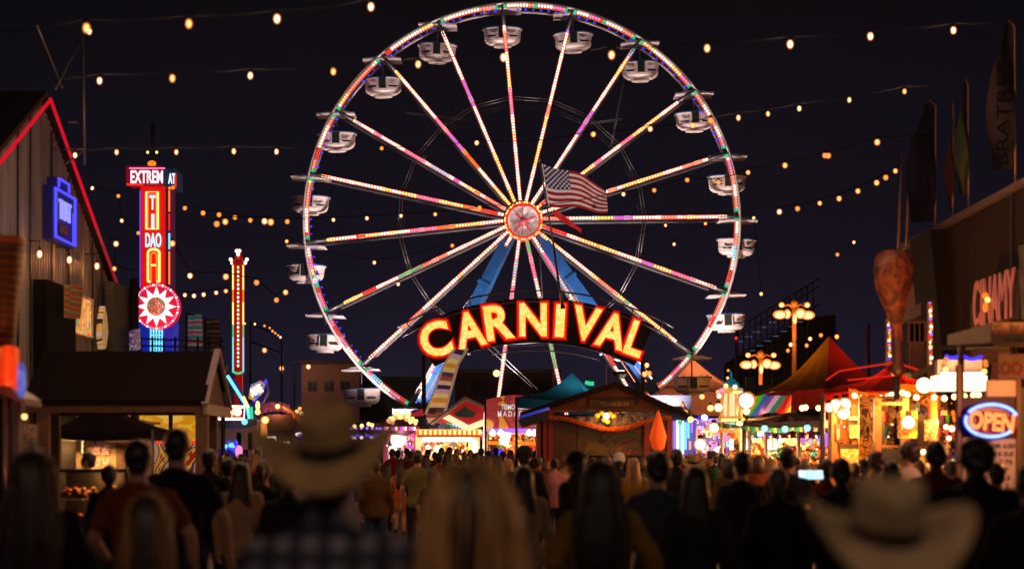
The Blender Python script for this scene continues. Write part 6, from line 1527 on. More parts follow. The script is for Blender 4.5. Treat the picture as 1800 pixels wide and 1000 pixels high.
LS([(1370, 373), (1402, 368), (1441, 359), (1475, 350), (1508, 337), (1541, 322), (1557, 313), (1574, 302)], 38, 37, 'short string of bulbs climbing to the leaning pole', 1.15, ends=(None, (1583, 285, 38.5)), far=True)
LS([(118, 313), (140, 372), (162, 332), (208, 346), (214, 389), (243, 411)], 48, 52, 'loose zigzag of small bulbs between the barn roof and the red tower', 1.3, far=True)
LS([(325, 367), (357, 375), (385, 378), (413, 383), (440, 388), (505, 390), (586, 388), (645, 385), (705, 381), (765, 378), (843, 370)], 55, 60, 'long level string of small bulbs from the tower to the hub', 1.5, far=True)
LS([(381, 395), (396, 391), (465, 390), (476, 391)], 34, 34, 'short run of brighter bulbs above the light pillar', 1.2, far=True)
LS([(303, 429), (334, 486), (397, 487), (451, 498), (486, 529), (502, 515)], 45, 48, 'string of glowing bulbs passing behind the light pillar', 1.6, far=True)
LS([(325, 520), (341, 521), (358, 519), (380, 516), (397, 513)], 50, 50, 'five close bulbs in a row left of the light pillar', 1.4, far=True)
LS([(204, 429), (201, 474)], 33, 33, 'pair of bulbs beside the barn eave', 1.0, ends=((190, 420, 33), (240, 476, 33)), far=True)
LS([(430, 569), (448, 570), (465, 573), (474, 577), (479, 582), (484, 586), (489, 590), (493, 593)], 97, 97, 'tiny bulbs along the dark scaffold top', 1.5, far=True)
LS([(465, 617), (495, 649), (542, 646), (420, 650)], 145, 145, 'four scattered bulbs before the tan building', 4.8, far=True, lampe=650)
LS([(504, 425), (658, 462), (795, 432), (700, 500)], 70, 75, 'faint small bulbs scattered behind the left spokes', 1.6, far=True)
LS([(1053, 433), (1170, 397), (1185, 430), (1240, 394), (1325, 384), (1338, 517)], 75, 70, 'faint small bulbs scattered behind the right spokes', 1.5, far=True)
LS([(1472, 448), (1501, 427)], 60, 58, 'two tiny lone bulbs in the dark sky left of the turkey leg', 1.3, far=True)
LS([(1385, 617), (1390, 606), (1418, 608), (1424, 596), (1443, 590), (1471, 592)], 60, 58, 'string of bulbs draped over the peak of the mustard tent', 1.5, far=True)
LS([(1280, 652), (1279, 665)], 110, 110, 'two dim bulbs on the tan tent', 2.2, far=True)
LS([(1137, 643), (1141, 657), (1133, 658)], 92, 92, 'three bulbs clustered above the right wheel foot', 3.0, far=True)
LS([(1200, 712), (1206, 724), (1260, 752)], 50, 46, 'small white bulbs at the kiosk right eave', 1.2, far=True)

FILL_STRING = thing('string_light', 'added unseen string of warm bulbs above and behind the viewer, lighting the crowd', 'string light', (-7, 1.5, 6.0), 'light strings over the street')  # added out of view as warm fill for the crowd
for i in range(9):
    q = Vector((-7+1.75*i, 1.5+.3*math.sin(i), 6.0-.35*math.sin(i/8*math.pi)))
    o = bpy.data.objects.new('bulb', BULB); COL.objects.link(o); o.parent = FILL_STRING; o.location = q-Vector(FILL_STRING.location)
    if i % 2 == 0: lamp('bulb_lamp', q-Vector((0, 0, .15)), 88, '#ffd4b4', .15, parent=FILL_STRING)
part('wire', MB().tube([(-7+1.75*i, 1.5+.3*math.sin(i), 6.05-.35*math.sin(i/8*math.pi)) for i in range(9)], .01, 5), SOCK, FILL_STRING)

# ================================================================ people
SKIN = [surf('skin_'+n, c, .55, 0, .12, 8) for n, c in (('light', '#b08066'), ('tan', '#8a5c42'), ('deep', '#5a3826'))]
def cl(n, c): return surf('cloth_'+n, c, .85, 0, .3, 7, .25)
CL = {n: cl(n, c) for n, c in dict(black='#121114', charcoal='#242428', rust='#7a3820', olive='#6a6238', navy='#1a2038', denim='#2c3a58', grey='#55555c', brown='#5a3c20',
      beige='#ac9472', white='#c8c0b8', orange='#c0602c', maroon='#5a1820', mustard='#8a6420', green='#1e3428', tan='#a4865e', bluegrey='#3c4658', red='#8a2024', pink='#b07078').items()}
def hairmat(n, c, *a):
    m = surf(n, c, .45, 0, .72, 5, .5); nt = m.node_tree
    b = [x for x in nt.nodes if x.type == 'BSDF_PRINCIPLED'][0]; b.inputs['Sheen Weight'].default_value = .6; b.inputs['Sheen Roughness'].default_value = .35
    b.inputs['Sheen Tint'].default_value = (.9, .55, .32, 1)
    tc = [x for x in nt.nodes if x.type == 'TEX_COORD'][0]; n_ = [x for x in nt.nodes if x.type == 'TEX_NOISE'][0]; mp = nt.nodes.new('ShaderNodeMapping'); mp.inputs['Scale'].default_value = (3.4, 3.4, .35)
    nt.links.new(tc.outputs['Object'], mp.inputs[0]); nt.links.new(mp.outputs[0], n_.inputs['Vector'])
    return m
HAIR = {n: hairmat('hair_'+n, c, .5, 0, .45, 30, .3) for n, c in dict(black='#0c0908', brown='#2c1a10', auburn='#4a2412', blonde='#a87438', grey='#6a605a', dark='#17100c', gold='#d09a58').items()}
m, nt, out = new_mat('cloth_plaid')
bs = nt.nodes.new('ShaderNodeBsdfPrincipled'); nt.links.new(bs.outputs[0], out.inputs[0]); bs.inputs['Roughness'].default_value = .85
tcx = nt.nodes.new('ShaderNodeTexCoord'); mix = nt.nodes.new('ShaderNodeMix'); mix.data_type = 'RGBA'; mix.blend_type = 'MULTIPLY'; mix.inputs[0].default_value = 1
for ax, idx in (('X', 6), ('Z', 7)):
    wv = nt.nodes.new('ShaderNodeTexWave'); wv.bands_direction = ax; wv.inputs['Scale'].default_value = 4.2; wv.inputs['Distortion'].default_value = .3
    rpp = nt.nodes.new('ShaderNodeValToRGB'); rpp.color_ramp.interpolation = 'CONSTANT'
    rpp.color_ramp.elements[0].color = (.07, .075, .14, 1); rpp.color_ramp.elements[1].position = .55; rpp.color_ramp.elements[1].color = (.42, .40, .46, 1)
    nt.links.new(tcx.outputs['Object'], wv.inputs['Vector']); nt.links.new(wv.outputs['Fac'], rpp.inputs[0]); nt.links.new(rpp.outputs[0], mix.inputs[idx])
nt.links.new(mix.outputs[2], bs.inputs['Base Color']); CL['plaid'] = m
EYE = surf('eye_dark', '#1a1210', .2)

def fuse(mb, vox, smooth=4, noise_amp=0, ns=6):
    """one continuous skin from overlapping shapes"""
    me = mb.mesh('f', SKIN[0]); ob = bpy.data.objects.new('f', me); COL.objects.link(ob)
    r = ob.modifiers.new('r', 'REMESH'); r.mode = 'VOXEL'; r.voxel_size = vox; r.use_smooth_shade = True
    s = ob.modifiers.new('s', 'SMOOTH'); s.factor = .6; s.iterations = smooth
    dg = bpy.context.evaluated_depsgraph_get(); e = bpy.data.meshes.new_from_object(ob.evaluated_get(dg))
    bpy.data.objects.remove(ob)
    o = MB(); vs = [v.co.copy() for v in e.vertices]
    if noise_amp:
        for i, v in enumerate(e.vertices):
            n = noise.noise(v.co*ns)+.5*noise.noise(v.co*ns*2.3+Vector((3, 1, 7))); vs[i] = v.co+v.normal*(noise_amp*n)
    o.add(vs, [list(p.vertices) for p in e.polygons], True); bpy.data.meshes.remove(e)
    return o
POSES = {   # shoulder -> elbow -> wrist for both arms, knees and ankles (x mirrored for the left side)
 'stand': dict(arms=[((.245, -.03, 1.14), (.26, .05, .90))]*2, legs=[((.10, .02, .49), (.105, -.02, .08))]*2),
 'walk':  dict(arms=[((.24, .10, 1.16), (.25, .26, .98)), ((.24, -.14, 1.15), (.26, -.16, .91))], legs=[((.09, -.02, .49), (.09, -.28, .13)), ((.09, .14, .51), (.09, .22, .08))]),
 'walk2': dict(arms=[((.25, -.12, 1.15), (.27, -.10, .91)), ((.23, .09, 1.16), (.20, .28, 1.0))], legs=[((.09, .15, .51), (.09, .20, .08)), ((.09, .0, .49), (.09, -.26, .14))]),
 'hold':  dict(arms=[((.25, .03, 1.17), (.10, .24, 1.22)), ((.25, .03, 1.17), (.12, .24, 1.18))], legs=[((.10, .02, .49), (.11, -.02, .08))]*2),
 'phone': dict(arms=[((.27, .16, 1.34), (.13, .34, 1.60)), ((.27, .14, 1.32), (.15, .33, 1.58))], legs=[((.10, .02, .49), (.11, -.02, .08))]*2),
 'wide':  dict(arms=[((.31, -.02, 1.17), (.33, .04, .93)), ((.27, .02, 1.15), (.20, .16, 1.0))], legs=[((.13, .02, .49), (.15, -.02, .08))]*2)}
def hand(b, w, dirv, sx):
    """palm, four curled fingers of unequal length and a side thumb"""
    d = Vector(dirv).normalized(); side = Vector((0, 1, 0)); side = (side-d*side.dot(d)).normalized(); inn = d.cross(side)*(-1 if sx > 0 else 1)
    if inn.x*sx > 0: inn = -inn
    pc = w+d*.05; b.cap(w+d*.01, w+d*.085, .027, .033, 8)
    for i, (o, L) in enumerate(((-.03, .058), (-.01, .075), (.011, .08), (.031, .07))):
        a = w+d*.095+side*o; k1 = a+d*L*.5+inn*.008; k2 = k1+d*L*.38+inn*L*.42
        b.cap(a, k1, .0092, .0085, 6); b.cap(k1, k2, .0085, .007, 6)
    t0 = w+d*.03+side*.028; t1 = t0+d*.03+side*.026+inn*.012; b.cap(t0, t1, .012, .010, 6); b.cap(t1, t1+d*.028+inn*.016+side*.004, .010, .008, 6)
SH = (.168, 0, 1.405)
def torso(b, g=0.0, lo=.86, hi=1.47, fem=False):
    w = .93 if fem else 1
    rings = [(.84, .165, .115), (.92, .168 if not fem else .178, .118), (1.05, .142*w, .10), (1.15, .15*w, .105), (1.30, .175*w, .118), (1.40, .178*w, .105), (1.455, .12, .085), (1.50, .062, .06)]
    rs = [(z, 0, -.005, rx+g, ry+g) for z, rx, ry in rings if lo <= z+.001 and z <= hi+.06]
    b.loft(rs, 20)
def mirror(p, s): return Vector((p[0]*s, p[1], p[2]))
def build_pose(name, fem=False, vox=.02):
    ps = POSES[name]; G = {}
    # skin body
    b = MB(); torso(b, -.004, .84, 1.5, fem)
    b.cap((0, -.005, 1.44), (0, .01, 1.57), .058, .052, 12)
    b.ell((0, .0, 1.655), (.076, .094, .103), 16, 12); b.ell((0, .035, 1.60), (.055, .062, .062), 12, 8); b.cap((0, .085, 1.655), (0, .103, 1.628), .010, .016, 8)
    b.ell((0, .078, 1.69), (.05, .02, .012), 8, 6); b.ell((0, .087, 1.598), (.026, .012, .010), 8, 6); b.ell((0, .075, 1.57), (.024, .02, .018), 8, 6)
    for s in (-1, 1): b.ell((s*.078, -.005, 1.645), (.014, .022, .032), 8, 6)
    hb = MB()
    for s, (el, wr) in zip((1, -1), ps['arms']):
        sh, el, wr = mirror(SH, s), mirror(el, s), mirror(wr, s)
        b.cap(sh, el, .055, .041, 10); b.cap(el, wr, .041, .027, 10); hand(hb, wr, (wr-el), s); b.cap(wr, wr+(wr-el).normalized()*.08, .027, .03, 8)
    for s, (kn, an) in zip((1, -1), ps['legs']):
        hp, kn, an = mirror((.09, 0, .9), s), mirror(kn, s), mirror(an, s)
        b.cap(hp, kn, .09, .056, 12); b.cap(kn, kn.lerp(an, .3), .056, .06, 10); b.cap(kn.lerp(an, .3), an, .06, .036, 10); b.cap(an, an+Vector((0, .12, -.045)), .036, .03, 8)
    fb = fuse(b, vox, 3); fb.add(hb.v, hb.f, True)
    fb.mi = 1
    for s in (-1, 1): fb.ell((s*.032, .083, 1.668), (.013, .008, .009), 8, 6)
    G['body'] = fb
    def arms(b, g, frac, hem=0):
        for s, (el, wr) in zip((1, -1), ps['arms']):
            sh, el, wr = mirror(SH, s), mirror(el, s), mirror(wr, s)
            if frac <= 1: b.cap(sh, sh.lerp(el, frac), .056+g, .05+g+hem, 10); b.cap((0, 0, 1.455), sh, .05+g, .05+g, 10)
            else: b.cap(sh, el, .056+g, .049+g, 10); b.cap((0, 0, 1.455), sh, .05+g*.8, .05+g*.8, 10); b.cap(el, el.lerp(wr, frac-1), .05+g, .035+g, 10)
    v2 = vox
    b = MB(); torso(b, .018, .84, 1.44, fem); arms(b, .006, .62, .012); b.cap((0, 0, 1.42), (0, 0, 1.46), .08, .072, 12); G['tshirt'] = fuse(b, v2, 3, .010)
    b = MB(); torso(b, .032, .84, 1.44, fem); b.loft([(.80, 0, 0, .19, .145), (.95, 0, 0, .19, .14)], 18); arms(b, .016, 1.93); b.cap((0, 0, 1.44), (0, -.01, 1.50), .085, .07, 12); G['jacket'] = fuse(b, v2, 3, .016, 5)
    b = MB(); torso(b, .03, .84, 1.44, fem); arms(b, .014, 1.9); b.cap((0, 0, 1.44), (0, -.02, 1.48), .085, .08, 12); b.ell((0, -.10, 1.44), (.12, .07, .09), 12, 8); b.loft([(.80, 0, 0, .18, .13), (.95, 0, 0, .18, .13)], 18); G['hoodie'] = fuse(b, v2, 4, .014, 5)
    b = MB(); torso(b, .012, .84, 1.44, True); b.loft([(.62, 0, 0, .215, .17), (.75, 0, 0, .195, .15), (.9, 0, 0, .178, .125)], 18); arms(b, .002, .35); G['dress'] = fuse(b, v2, 3, .010)
    b = MB(); torso(b, .045, .84, 1.44, fem); b.loft([(.55, 0, 0, .235, .175), (.8, 0, 0, .215, .16), (1.0, 0, 0, .19, .14)], 18); arms(b, .024, 1.93); b.cap((0, 0, 1.44), (0, -.01, 1.51), .09, .075, 12); G['coat'] = fuse(b, v2, 3, .022, 4)
    def legs(frac, g, nm):
        b = MB(); b.loft([(.80, 0, 0, .165+g, .12+g), (.92, 0, 0, .172+g, .123+g), (1.0, 0, 0, .152+g, .108+g)], 18)
        for s, (kn, an) in zip((1, -1), ps['legs']):
            hp, kn, an = mirror((.09, 0, .9), s), mirror(kn, s), mirror(an, s)
            if frac <= 1: b.cap(hp, hp.lerp(kn, frac), .097+g, .075+g, 12)
            else: b.cap(hp, kn, .097+g, .066+g, 12); b.cap(kn, an, .066+g, .052+g, 10)
        G[nm] = fuse(b, v2, 2, .004)
    legs(2, .008, 'jeans'); legs(.7, .004, 'shorts')
    b = MB()
    for s, (kn, an) in zip((1, -1), ps['legs']):
        b = MB(); an = mirror(an, s); b.cap(an+Vector((0, -.02, -.03)), an+Vector((0, .15, -.045)), .045, .036, 10); b.cap(an, an+Vector((0, 0, -.03)), .048, .046, 10)
        G['first_shoe' if s > 0 else 'other_shoe'] = fuse(b, .016, 2)
    return G
HG = {}
def build_hair():
    def strands(rings, seg, amp, seed):
        b = MB(); vs = []; fs = []; n = len(rings)
        for i, (z, cx, cy, rx, ry) in enumerate(rings):
            for k in range(seg):
                a = 2*math.pi*k/seg; r = 1+amp*noise.noise(Vector((math.cos(a)*4, math.sin(a)*4, seed+z*1.2)))+amp*.6*math.sin(k*2.7+seed)
                vs.append((cx+rx*r*math.cos(a), cy+ry*r*math.sin(a), z+.02*noise.noise(Vector((k*.7, z*3, seed)))))
        for i in range(n-1):
            for k in range(seg):
                l = (k+1) % seg; fs.append((i*seg+k, i*seg+l, (i+1)*seg+l, (i+1)*seg+k))
        fs.append(list(range(seg))[::-1]); fs.append([(n-1)*seg+k for k in range(seg)]); b.add(vs, fs, True); return b
    b = MB(); b.ell((0, -.012, 1.672), (.088, .101, .103), 18, 12); b.ell((0, -.045, 1.625), (.074, .062, .075), 14, 8); b.ell((0, .03, 1.735), (.068, .06, .035), 12, 8)
    HG['short'] = fuse(b, .014, 1, .007, 22)
    b = MB(); b.ell((0, -.012, 1.68), (.097, .108, .112), 18, 12); b.ell((0, -.05, 1.63), (.083, .068, .08), 14, 8); HG['full'] = fuse(b, .014, 1, .014, 18)
    HG['long'] = strands([(1.10, 0, -.10, .02, .015), (1.14, 0, -.105, .085, .03), (1.24, 0, -.10, .125, .042), (1.36, 0, -.085, .135, .055), (1.48, 0, -.06, .118, .075), (1.58, 0, -.035, .104, .09), (1.68, 0, -.02, .098, .10), (1.745, 0, -.012, .075, .08), (1.775, 0, -.01, .03, .035)], 44, .05, 1)
    HG['longfull'] = strands([(1.02, .01, -.11, .03, .02), (1.08, .0, -.12, .12, .04), (1.2, -.01, -.12, .142, .06), (1.34, 0, -.10, .148, .07), (1.48, 0, -.07, .13, .085), (1.58, 0, -.045, .112, .098), (1.68, 0, -.02, .108, .108), (1.75, 0, -.012, .08, .085), (1.785, 0, -.01, .03, .035)], 60, .055, 5)
    HG['bob'] = strands([(1.46, 0, -.04, .08, .06), (1.50, 0, -.04, .105, .085), (1.58, 0, -.035, .108, .096), (1.68, 0, -.02, .1, .102), (1.745, 0, -.012, .076, .082), (1.775, 0, -.01, .03, .035)], 40, .04, 3)
    b = MB(); b.ell((0, -.012, 1.675), (.086, .1, .104), 18, 12); b.ell((0, -.1, 1.72), (.05, .045, .045), 12, 8); b.ell((0, -.045, 1.62), (.07, .055, .06), 12, 8); HG['bun'] = fuse(b, .014, 1, .006, 20)
    b = MB(); b.ell((0, -.012, 1.675), (.086, .1, .104), 18, 12); b.ell((0, -.045, 1.62), (.07, .055, .06), 12, 8); b.cap((0, -.1, 1.70), (0, -.15, 1.62), .03, .035, 10); b.cap((0, -.15, 1.62), (0, -.13, 1.42), .036, .014, 10); HG['ponytail'] = fuse(b, .014, 1, .006, 20)
def hat_cowboy():
    b = MB(); seg = 56; vs = []; fs = []
    prof = [(1.0, 0.0), (.82, .0), (.66, .0), (.52, .004), (.47, .02), (.455, .22), (.44, .40), (.41, .52), (.33, .565), (.18, .53), (.05, .50)]
    R0 = .205
    for i, (r, z) in enumerate(prof):
        for k in range(seg):
            a = 2*math.pi*k/seg; x = math.cos(a); y = math.sin(a); rr = r*R0*(1.0 if i > 3 else 1.02)
            zz = z*R0*1.28
            if i <= 3: zz += .085*((rr/R0)**2)*abs(x)**2.4*(1 if i < 3 else .5)-.022*(rr/R0)*abs(y)**2*(1 if i < 3 else 0)-(.03*(rr/R0)**2*y*y if y < 0 and i < 3 else 0)
            if i >= 7: zz -= .02*math.exp(-(x*r*3)**2*2)*(1 if i < 10 else 1.3); zz += .008*abs(x)
            vs.append((rr*x*(1.0 if i <= 3 else .92), rr*y*(1.12 if i > 3 else 1.08), zz))
    n = len(prof)
    for i in range(n-1):
        for k in range(seg): l = (k+1) % seg; fs.append((i*seg+k, i*seg+l, (i+1)*seg+l, (i+1)*seg+k))
    fs.append([(n-1)*seg+k for k in range(seg)])
    b.add(vs, fs, True)
    s0 = len(b.v); b.add([Vector(v)-Vector((0, 0, .006)) for v in vs[:seg*4]], [f[::-1] for f in fs[:seg*3]], True)
    bd_ = MB(); bd_.lathe([(.098, .012), (.1, .03), (.096, .045)], (0, 0, 0), 40); bd_.v = [Vector((v.x*.92, v.y*1.13, v.z)) for v in bd_.v]
    return b, bd_
PM = {}
def get_pose(p, f, fine=False):
    k = (p, f, fine)
    if k not in PM:
        G = build_pose(p, f, .013 if fine else .021)
        PM[k] = {n: b.mesh(n, [SKIN[0], EYE]) if n == 'body' else b.mesh(n, CL['black']) for n, b in G.items()}
    return PM[k]
build_hair(); HM = {n: b.mesh('hair', HAIR['black']) for n, b in HG.items()}
_h, _b = hat_cowboy(); HATM = _h.mesh('hat', CL['tan']); BANDM = _b.mesh('hat_band', CL['black'])
def mkcap():
    b = MB(); b.lathe([(.1, -.01), (.1, .04), (.085, .085), (.05, .11), (.005, .12)], (0, 0, 0), 24); v = MB()
    b.grid(lambda u, w: Vector((.085*(2*u-1)*(1-.2*w), .075+.1*w*(1-(2*u-1)**2*.6), .0-.012*w)), 8, 4); return b.mesh('cap', CL['black'])
def mkbeanie():
    b = MB(); b.lathe([(.098, -.03), (.104, .0), (.1, .05), (.08, .1), (.04, .125), (.004, .13)], (0, 0, 0), 24); return b.mesh('beanie', CL['white'])
def mkpack():
    b = MB(); b.ell((0, -.2, 1.22), (.15, .085, .22), 16, 10); b.ell((0, -.26, 1.14), (.11, .05, .1), 12, 8); b.tube([(.09, -.16, 1.38), (.11, -.02, 1.47), (.11, .12, 1.36)], .018, 6); b.tube([(-.09, -.16, 1.38), (-.11, -.02, 1.47), (-.11, .12, 1.36)], .018, 6); return b.mesh('backpack', CL['black'])
CAPM, BEANM, PACKM = mkcap(), mkbeanie(), mkpack()
def mklocks(seed, n=130, side=1.0):
    """loose strands over long hair; paler ones paint rim light at the sides"""
    rr = random.Random(seed); b = MB()
    prof = [(1.785, .02, .03, -.01), (1.75, .083, .088, -.012), (1.68, .112, .112, -.02), (1.58, .118, .104, -.045), (1.48, .137, .09, -.07), (1.34, .156, .078, -.10), (1.2, .15, .068, -.12), (1.08, .128, .05, -.12), (1.0, .09, .03, -.11)]
    for i in range(n):
        a = rr.uniform(0, 2*math.pi)
        if abs(math.cos(a)) < rr.random()*side: a = rr.choice([0, math.pi])+rr.uniform(-.6, .6)
        wob = rr.uniform(-.12, .12); end = rr.randint(6, 9); st = rr.randint(0, 3); out = rr.uniform(.98, 1.10); pts = []
        for k in range(st, end):
            z, rx, ry, cy_ = prof[k]; aa = a+wob*math.sin(k*1.3+i); pts.append((rx*out*math.cos(aa)*(1+.03*math.sin(k*2+i)), cy_+ry*out*math.sin(aa), z+rr.uniform(-.012, .012)))
        if len(pts) > 2: b.tube(pts, [rr.uniform(.0035, .009)]*(len(pts)-1)+[.001], 4)
    return b.mesh('hair_strands', HAIR['blonde'])
def sub(name, me, mt, parent, loc=(0, 0, 0), lab=None):
    o = bpy.data.objects.new(name, me); COL.objects.link(o); o.parent = parent; o.location = loc
    if mt is not None and len(me.materials):
        o.material_slots[0].link = 'OBJECT'; o.material_slots[0].material = mt
    return o
GARM = {'tshirt': 'shirt', 'jacket': 'jacket', 'hoodie': 'hoodie', 'dress': 'dress', 'coat': 'coat'}
def person(px, top, d, label, topc=('tshirt', 'black'), botc=('jeans', 'denim'), hair=('short', 'black'), skin=0, pose='stand', rot=0, fem=False, hat=None, wx=1.0, pack=None, fine=False, group=None, H=None, hs=1.0):
    hgt = CH+(HZ-top)*d/FP-(.075 if hat and hat[0] == 'cowboy' else .0)
    s = (H or hgt)/(1.775*1.0)
    t = thing('person', label, 'person', (X(px, d), d, 0), group)
    t.rotation_euler = (0, 0, R(rot)); t.scale = (s*wx*(.96 if fem else 1), s, s)
    M = get_pose(pose, fem, fine)
    sub('body', M['body'], SKIN[skin], t); sub(GARM[topc[0]], M[topc[0]], CL[topc[1]], t)
    if botc: sub('trousers' if botc[0] == 'jeans' else 'shorts', M[botc[0]], CL[botc[1]], t)
    sub('shoe', M['first_shoe'], CL['charcoal'], t); sub('shoe', M['other_shoe'], CL['charcoal'], t)
    if hair:
        h = sub('hair', HM[hair[0]], HAIR[hair[1]], t)
        if hs != 1: h.scale = (hs, hs, 1); 
    if hat:
        if hat[0] == 'cowboy':
            h = sub('hat', HATM, CL[hat[1]], t, (0, -.005, 1.712)); h.scale = (hat[2] if len(hat) > 2 else 1,)*3; h.rotation_euler = (R(17), R(hat[3] if len(hat) > 3 else 0), 0)
            sub('hat_band', BANDM, CL['black'], h)
        elif hat[0] == 'cap': sub('hat', CAPM, CL[hat[1]], t, (0, 0, 1.685))
        else: sub('hat', BEANM, CL[hat[1]], t, (0, -.01, 1.69))
    if pack: sub('backpack', PACKM, CL[pack], t)
    return t
PE = person
# the foreground, defocused
PE(578, 712, 4.75, 'person in a big tan cowboy hat and plaid shirt, closest on the left half', ('jacket', 'plaid'), hair=('short', 'brown'), hat=('cowboy', 'tan', .93, -5), fine=True, pose='wide', wx=1.08)
PE(1556, 840, 3.75, 'person in a pale cowboy hat at the lower right corner, face hidden', ('jacket', 'charcoal'), hair=('short', 'brown'), hat=('cowboy', 'beige', 1.03, 3), fine=True, wx=1.0)
pz = PE(830, 822, 4.4, 'person with long blonde-brown hair in the blurred foreground centre', ('jacket', 'brown'), hair=('longfull', 'brown'), fem=True, fine=True, hs=1.12)
lk = sub('hair_strands', mklocks(1, 190, .8), HAIR['gold'], pz); lk.scale = (1.13, 1.08, 1)  # gold side strands paint stall light on the edges of blonde-brown hair
pz = PE(58, 795, 8.2, 'person with long dark hair and black coat at the left edge', ('coat', 'black'), hair=('longfull', 'black'), fem=True, pose='hold', fine=True, wx=1.12)
sub('hair_strands', mklocks(4, 70, .6), HAIR['auburn'], pz)
pz = PE(262, 873, 7.2, 'shorter person with long brown hair before the rust shirted one', ('hoodie', 'charcoal'), hair=('longfull', 'brown'), fem=True, fine=True)
sub('hair_strands', mklocks(2, 90, 1.0), HAIR['blonde'], pz)  # blonde strands put the lit edges into the hair colour
PE(243, 772, 10.6, 'broad person in a rust orange shirt near the snack counter', ('tshirt', 'rust'), pose='wide', fine=True, wx=1.05, rot=4)
PE(312, 752, 12.0, 'tallest person in a black tee right of the rust shirt', ('tshirt', 'black'), hair=('short', 'black'), botc=('jeans', 'charcoal'), pose='wide', fine=True, rot=-6, wx=1.05)
PE(1715, 770, 10.2, 'broad person in black standing before the OPEN sign', ('hoodie', 'black'), hair=('full', 'black'), fine=True, wx=1.18, pose='stand')
PE(1812, 815, 9.0, 'person in black cut off by the right edge', ('jacket', 'black'), hair=('full', 'dark'), pose='hold')
pz = PE(1055, 812, 9.6, 'person with long black hair in a mustard brown jacket', ('jacket', 'mustard'), hair=('longfull', 'black'), fem=True, fine=True, pose='wide', wx=1.1)
sub('hair_strands', mklocks(3, 70, .6), HAIR['brown'], pz)
PE(1156, 794, 11.8, 'person with full dark hair in a blue-grey shirt right of the mustard jacket', ('tshirt', 'bluegrey'), hair=('full', 'black'), fine=True)
PE(1222, 820, 11.2, 'person with straight dark hair in a dark grey top beside the blue-grey shirt', ('jacket', 'charcoal'), hair=('long', 'dark'), fem=True, fine=True)
PE(1304, 792, 15.0, 'person in a dark tee with shaved sides under the rainbow banner', ('tshirt', 'charcoal'), hair=('short', 'black'), pose='walk')
PE(1367, 822, 12.6, 'person with cropped grey hair in a black jacket', ('jacket', 'black'), hair=('short', 'grey'), pose='stand', fine=True)
PE(1384, 785, 17.0, 'tall person with short hair in a dark tee behind the grey haired one', ('tshirt', 'navy'), pose='walk2')
PE(1478, 806, 13.4, 'person with thick dark hair in a black jacket before the snack stall', ('jacket', 'black'), hair=('full', 'dark'))
PE(1645, 777, 15.0, 'person in a red-brown patterned jacket left of the broad one in black', ('jacket', 'maroon'), hair=('full', 'black'), wx=1.05)
PE(1598, 776, 18.0, 'person in a pale shirt turned left at the golden stall', ('tshirt', 'white'), hair=('full', 'brown'), rot=55, pose='hold')
PE(1567, 812, 14.5, 'short person with black hair above the crown of the pale cowboy hat', ('hoodie', 'charcoal'), hair=('full', 'black'), fem=True)
PE(1541, 794, 17.5, 'person with tousled brown hair by the photo menu boards', ('jacket', 'olive'), hair=('full', 'brown'), rot=20)
PE(1752, 812, 15.5, 'person in dark clothes half hidden right of the broad one in black', ('tshirt', 'black'), hair=('short', 'dark'))
PE(920, 818, 14.2, 'person with long black hair and a pale beige jacket', ('jacket', 'beige'), hair=('long', 'black'), fem=True, pose='walk', botc=('jeans', 'black'), fine=True)
PE(921, 788, 22.0, 'person in a dark jacket with a rounded cap, behind the beige jacket', ('jacket', 'black'), hat=('beanie', 'charcoal'), wx=1.1)
PE(1012, 796, 16.5, 'person in a dark cap looking left toward the kiosk', ('coat', 'charcoal'), hat=('cap', 'black'), rot=50, pose='walk')
PE(680, 812, 36.0, 'slim person all in black with long hair, seen full length', ('jacket', 'black'), ('jeans', 'black'), ('long', 'dark'), fem=True, pose='walk')
PE(703, 812, 35.0, 'person in an orange dress with bare legs beside the one in black', ('dress', 'orange'), None, ('long', 'auburn'), fem=True, pose='walk2')
PE(734, 790, 27.0, 'person in a loose olive shirt left of centre', ('tshirt', 'olive'), ('jeans', 'charcoal'), ('short', 'brown'), pose='stand')
PE(762, 822, 22.0, 'person leaning with black hair and black top right of the olive shirt', ('tshirt', 'black'), hair=('bob', 'black'), rot=-20, fem=True)
PE(368, 788, 18.0, 'person in a black jacket by the shelter right post', ('jacket', 'black'), hair=('short', 'dark'), pose='walk2')
PE(463, 810, 17.0, 'person in a black tee with bare arms left of the cowboy', ('tshirt', 'black'), hair=('ponytail', 'dark'), pose='wide', skin=0)
PE(155, 794, 22.5, 'vendor silhouetted behind the snack counter', ('tshirt', 'black'), hair=('short', 'black'), rot=90, pose='hold')
PE(192, 818, 17.0, 'person with black curly hair waiting at the snack counter', ('jacket', 'black'), hair=('full', 'black'), fem=True)
PE(1252, 791, 27.0, 'person in a dark green jacket facing left by the lantern post', ('jacket', 'green'), hair=('short', 'black'), rot=90, pose='stand')
PE(1218, 797, 25.0, 'person in a small tan cowboy hat before the light tubes', ('jacket', 'beige'), hair=('short', 'brown'), hat=('cowboy', 'tan'))
PE(1189, 788, 21.0, 'dark haired person in a charcoal jacket right of the kiosk', ('jacket', 'charcoal'), hair=('short', 'black'))
PE(1088, 799, 27.0, 'person in a white beanie before the kiosk mural', ('jacket', 'navy'), hair=('short', 'brown'), hat=('beanie', 'white'))
PE(1113, 804, 24.0, 'blonde person with long hair before the kiosk', ('jacket', 'mustard'), hair=('long', 'blonde'), fem=True)
PE(1066, 799, 25.5, 'person with tied dark hair left of the white beanie', ('hoodie', 'brown'), hair=('bun', 'brown'), fem=True)
PE(1126, 800, 30.0, 'person in a pale blue jacket behind the blonde one', ('jacket', 'bluegrey'), hair=('bob', 'dark'), fem=True)
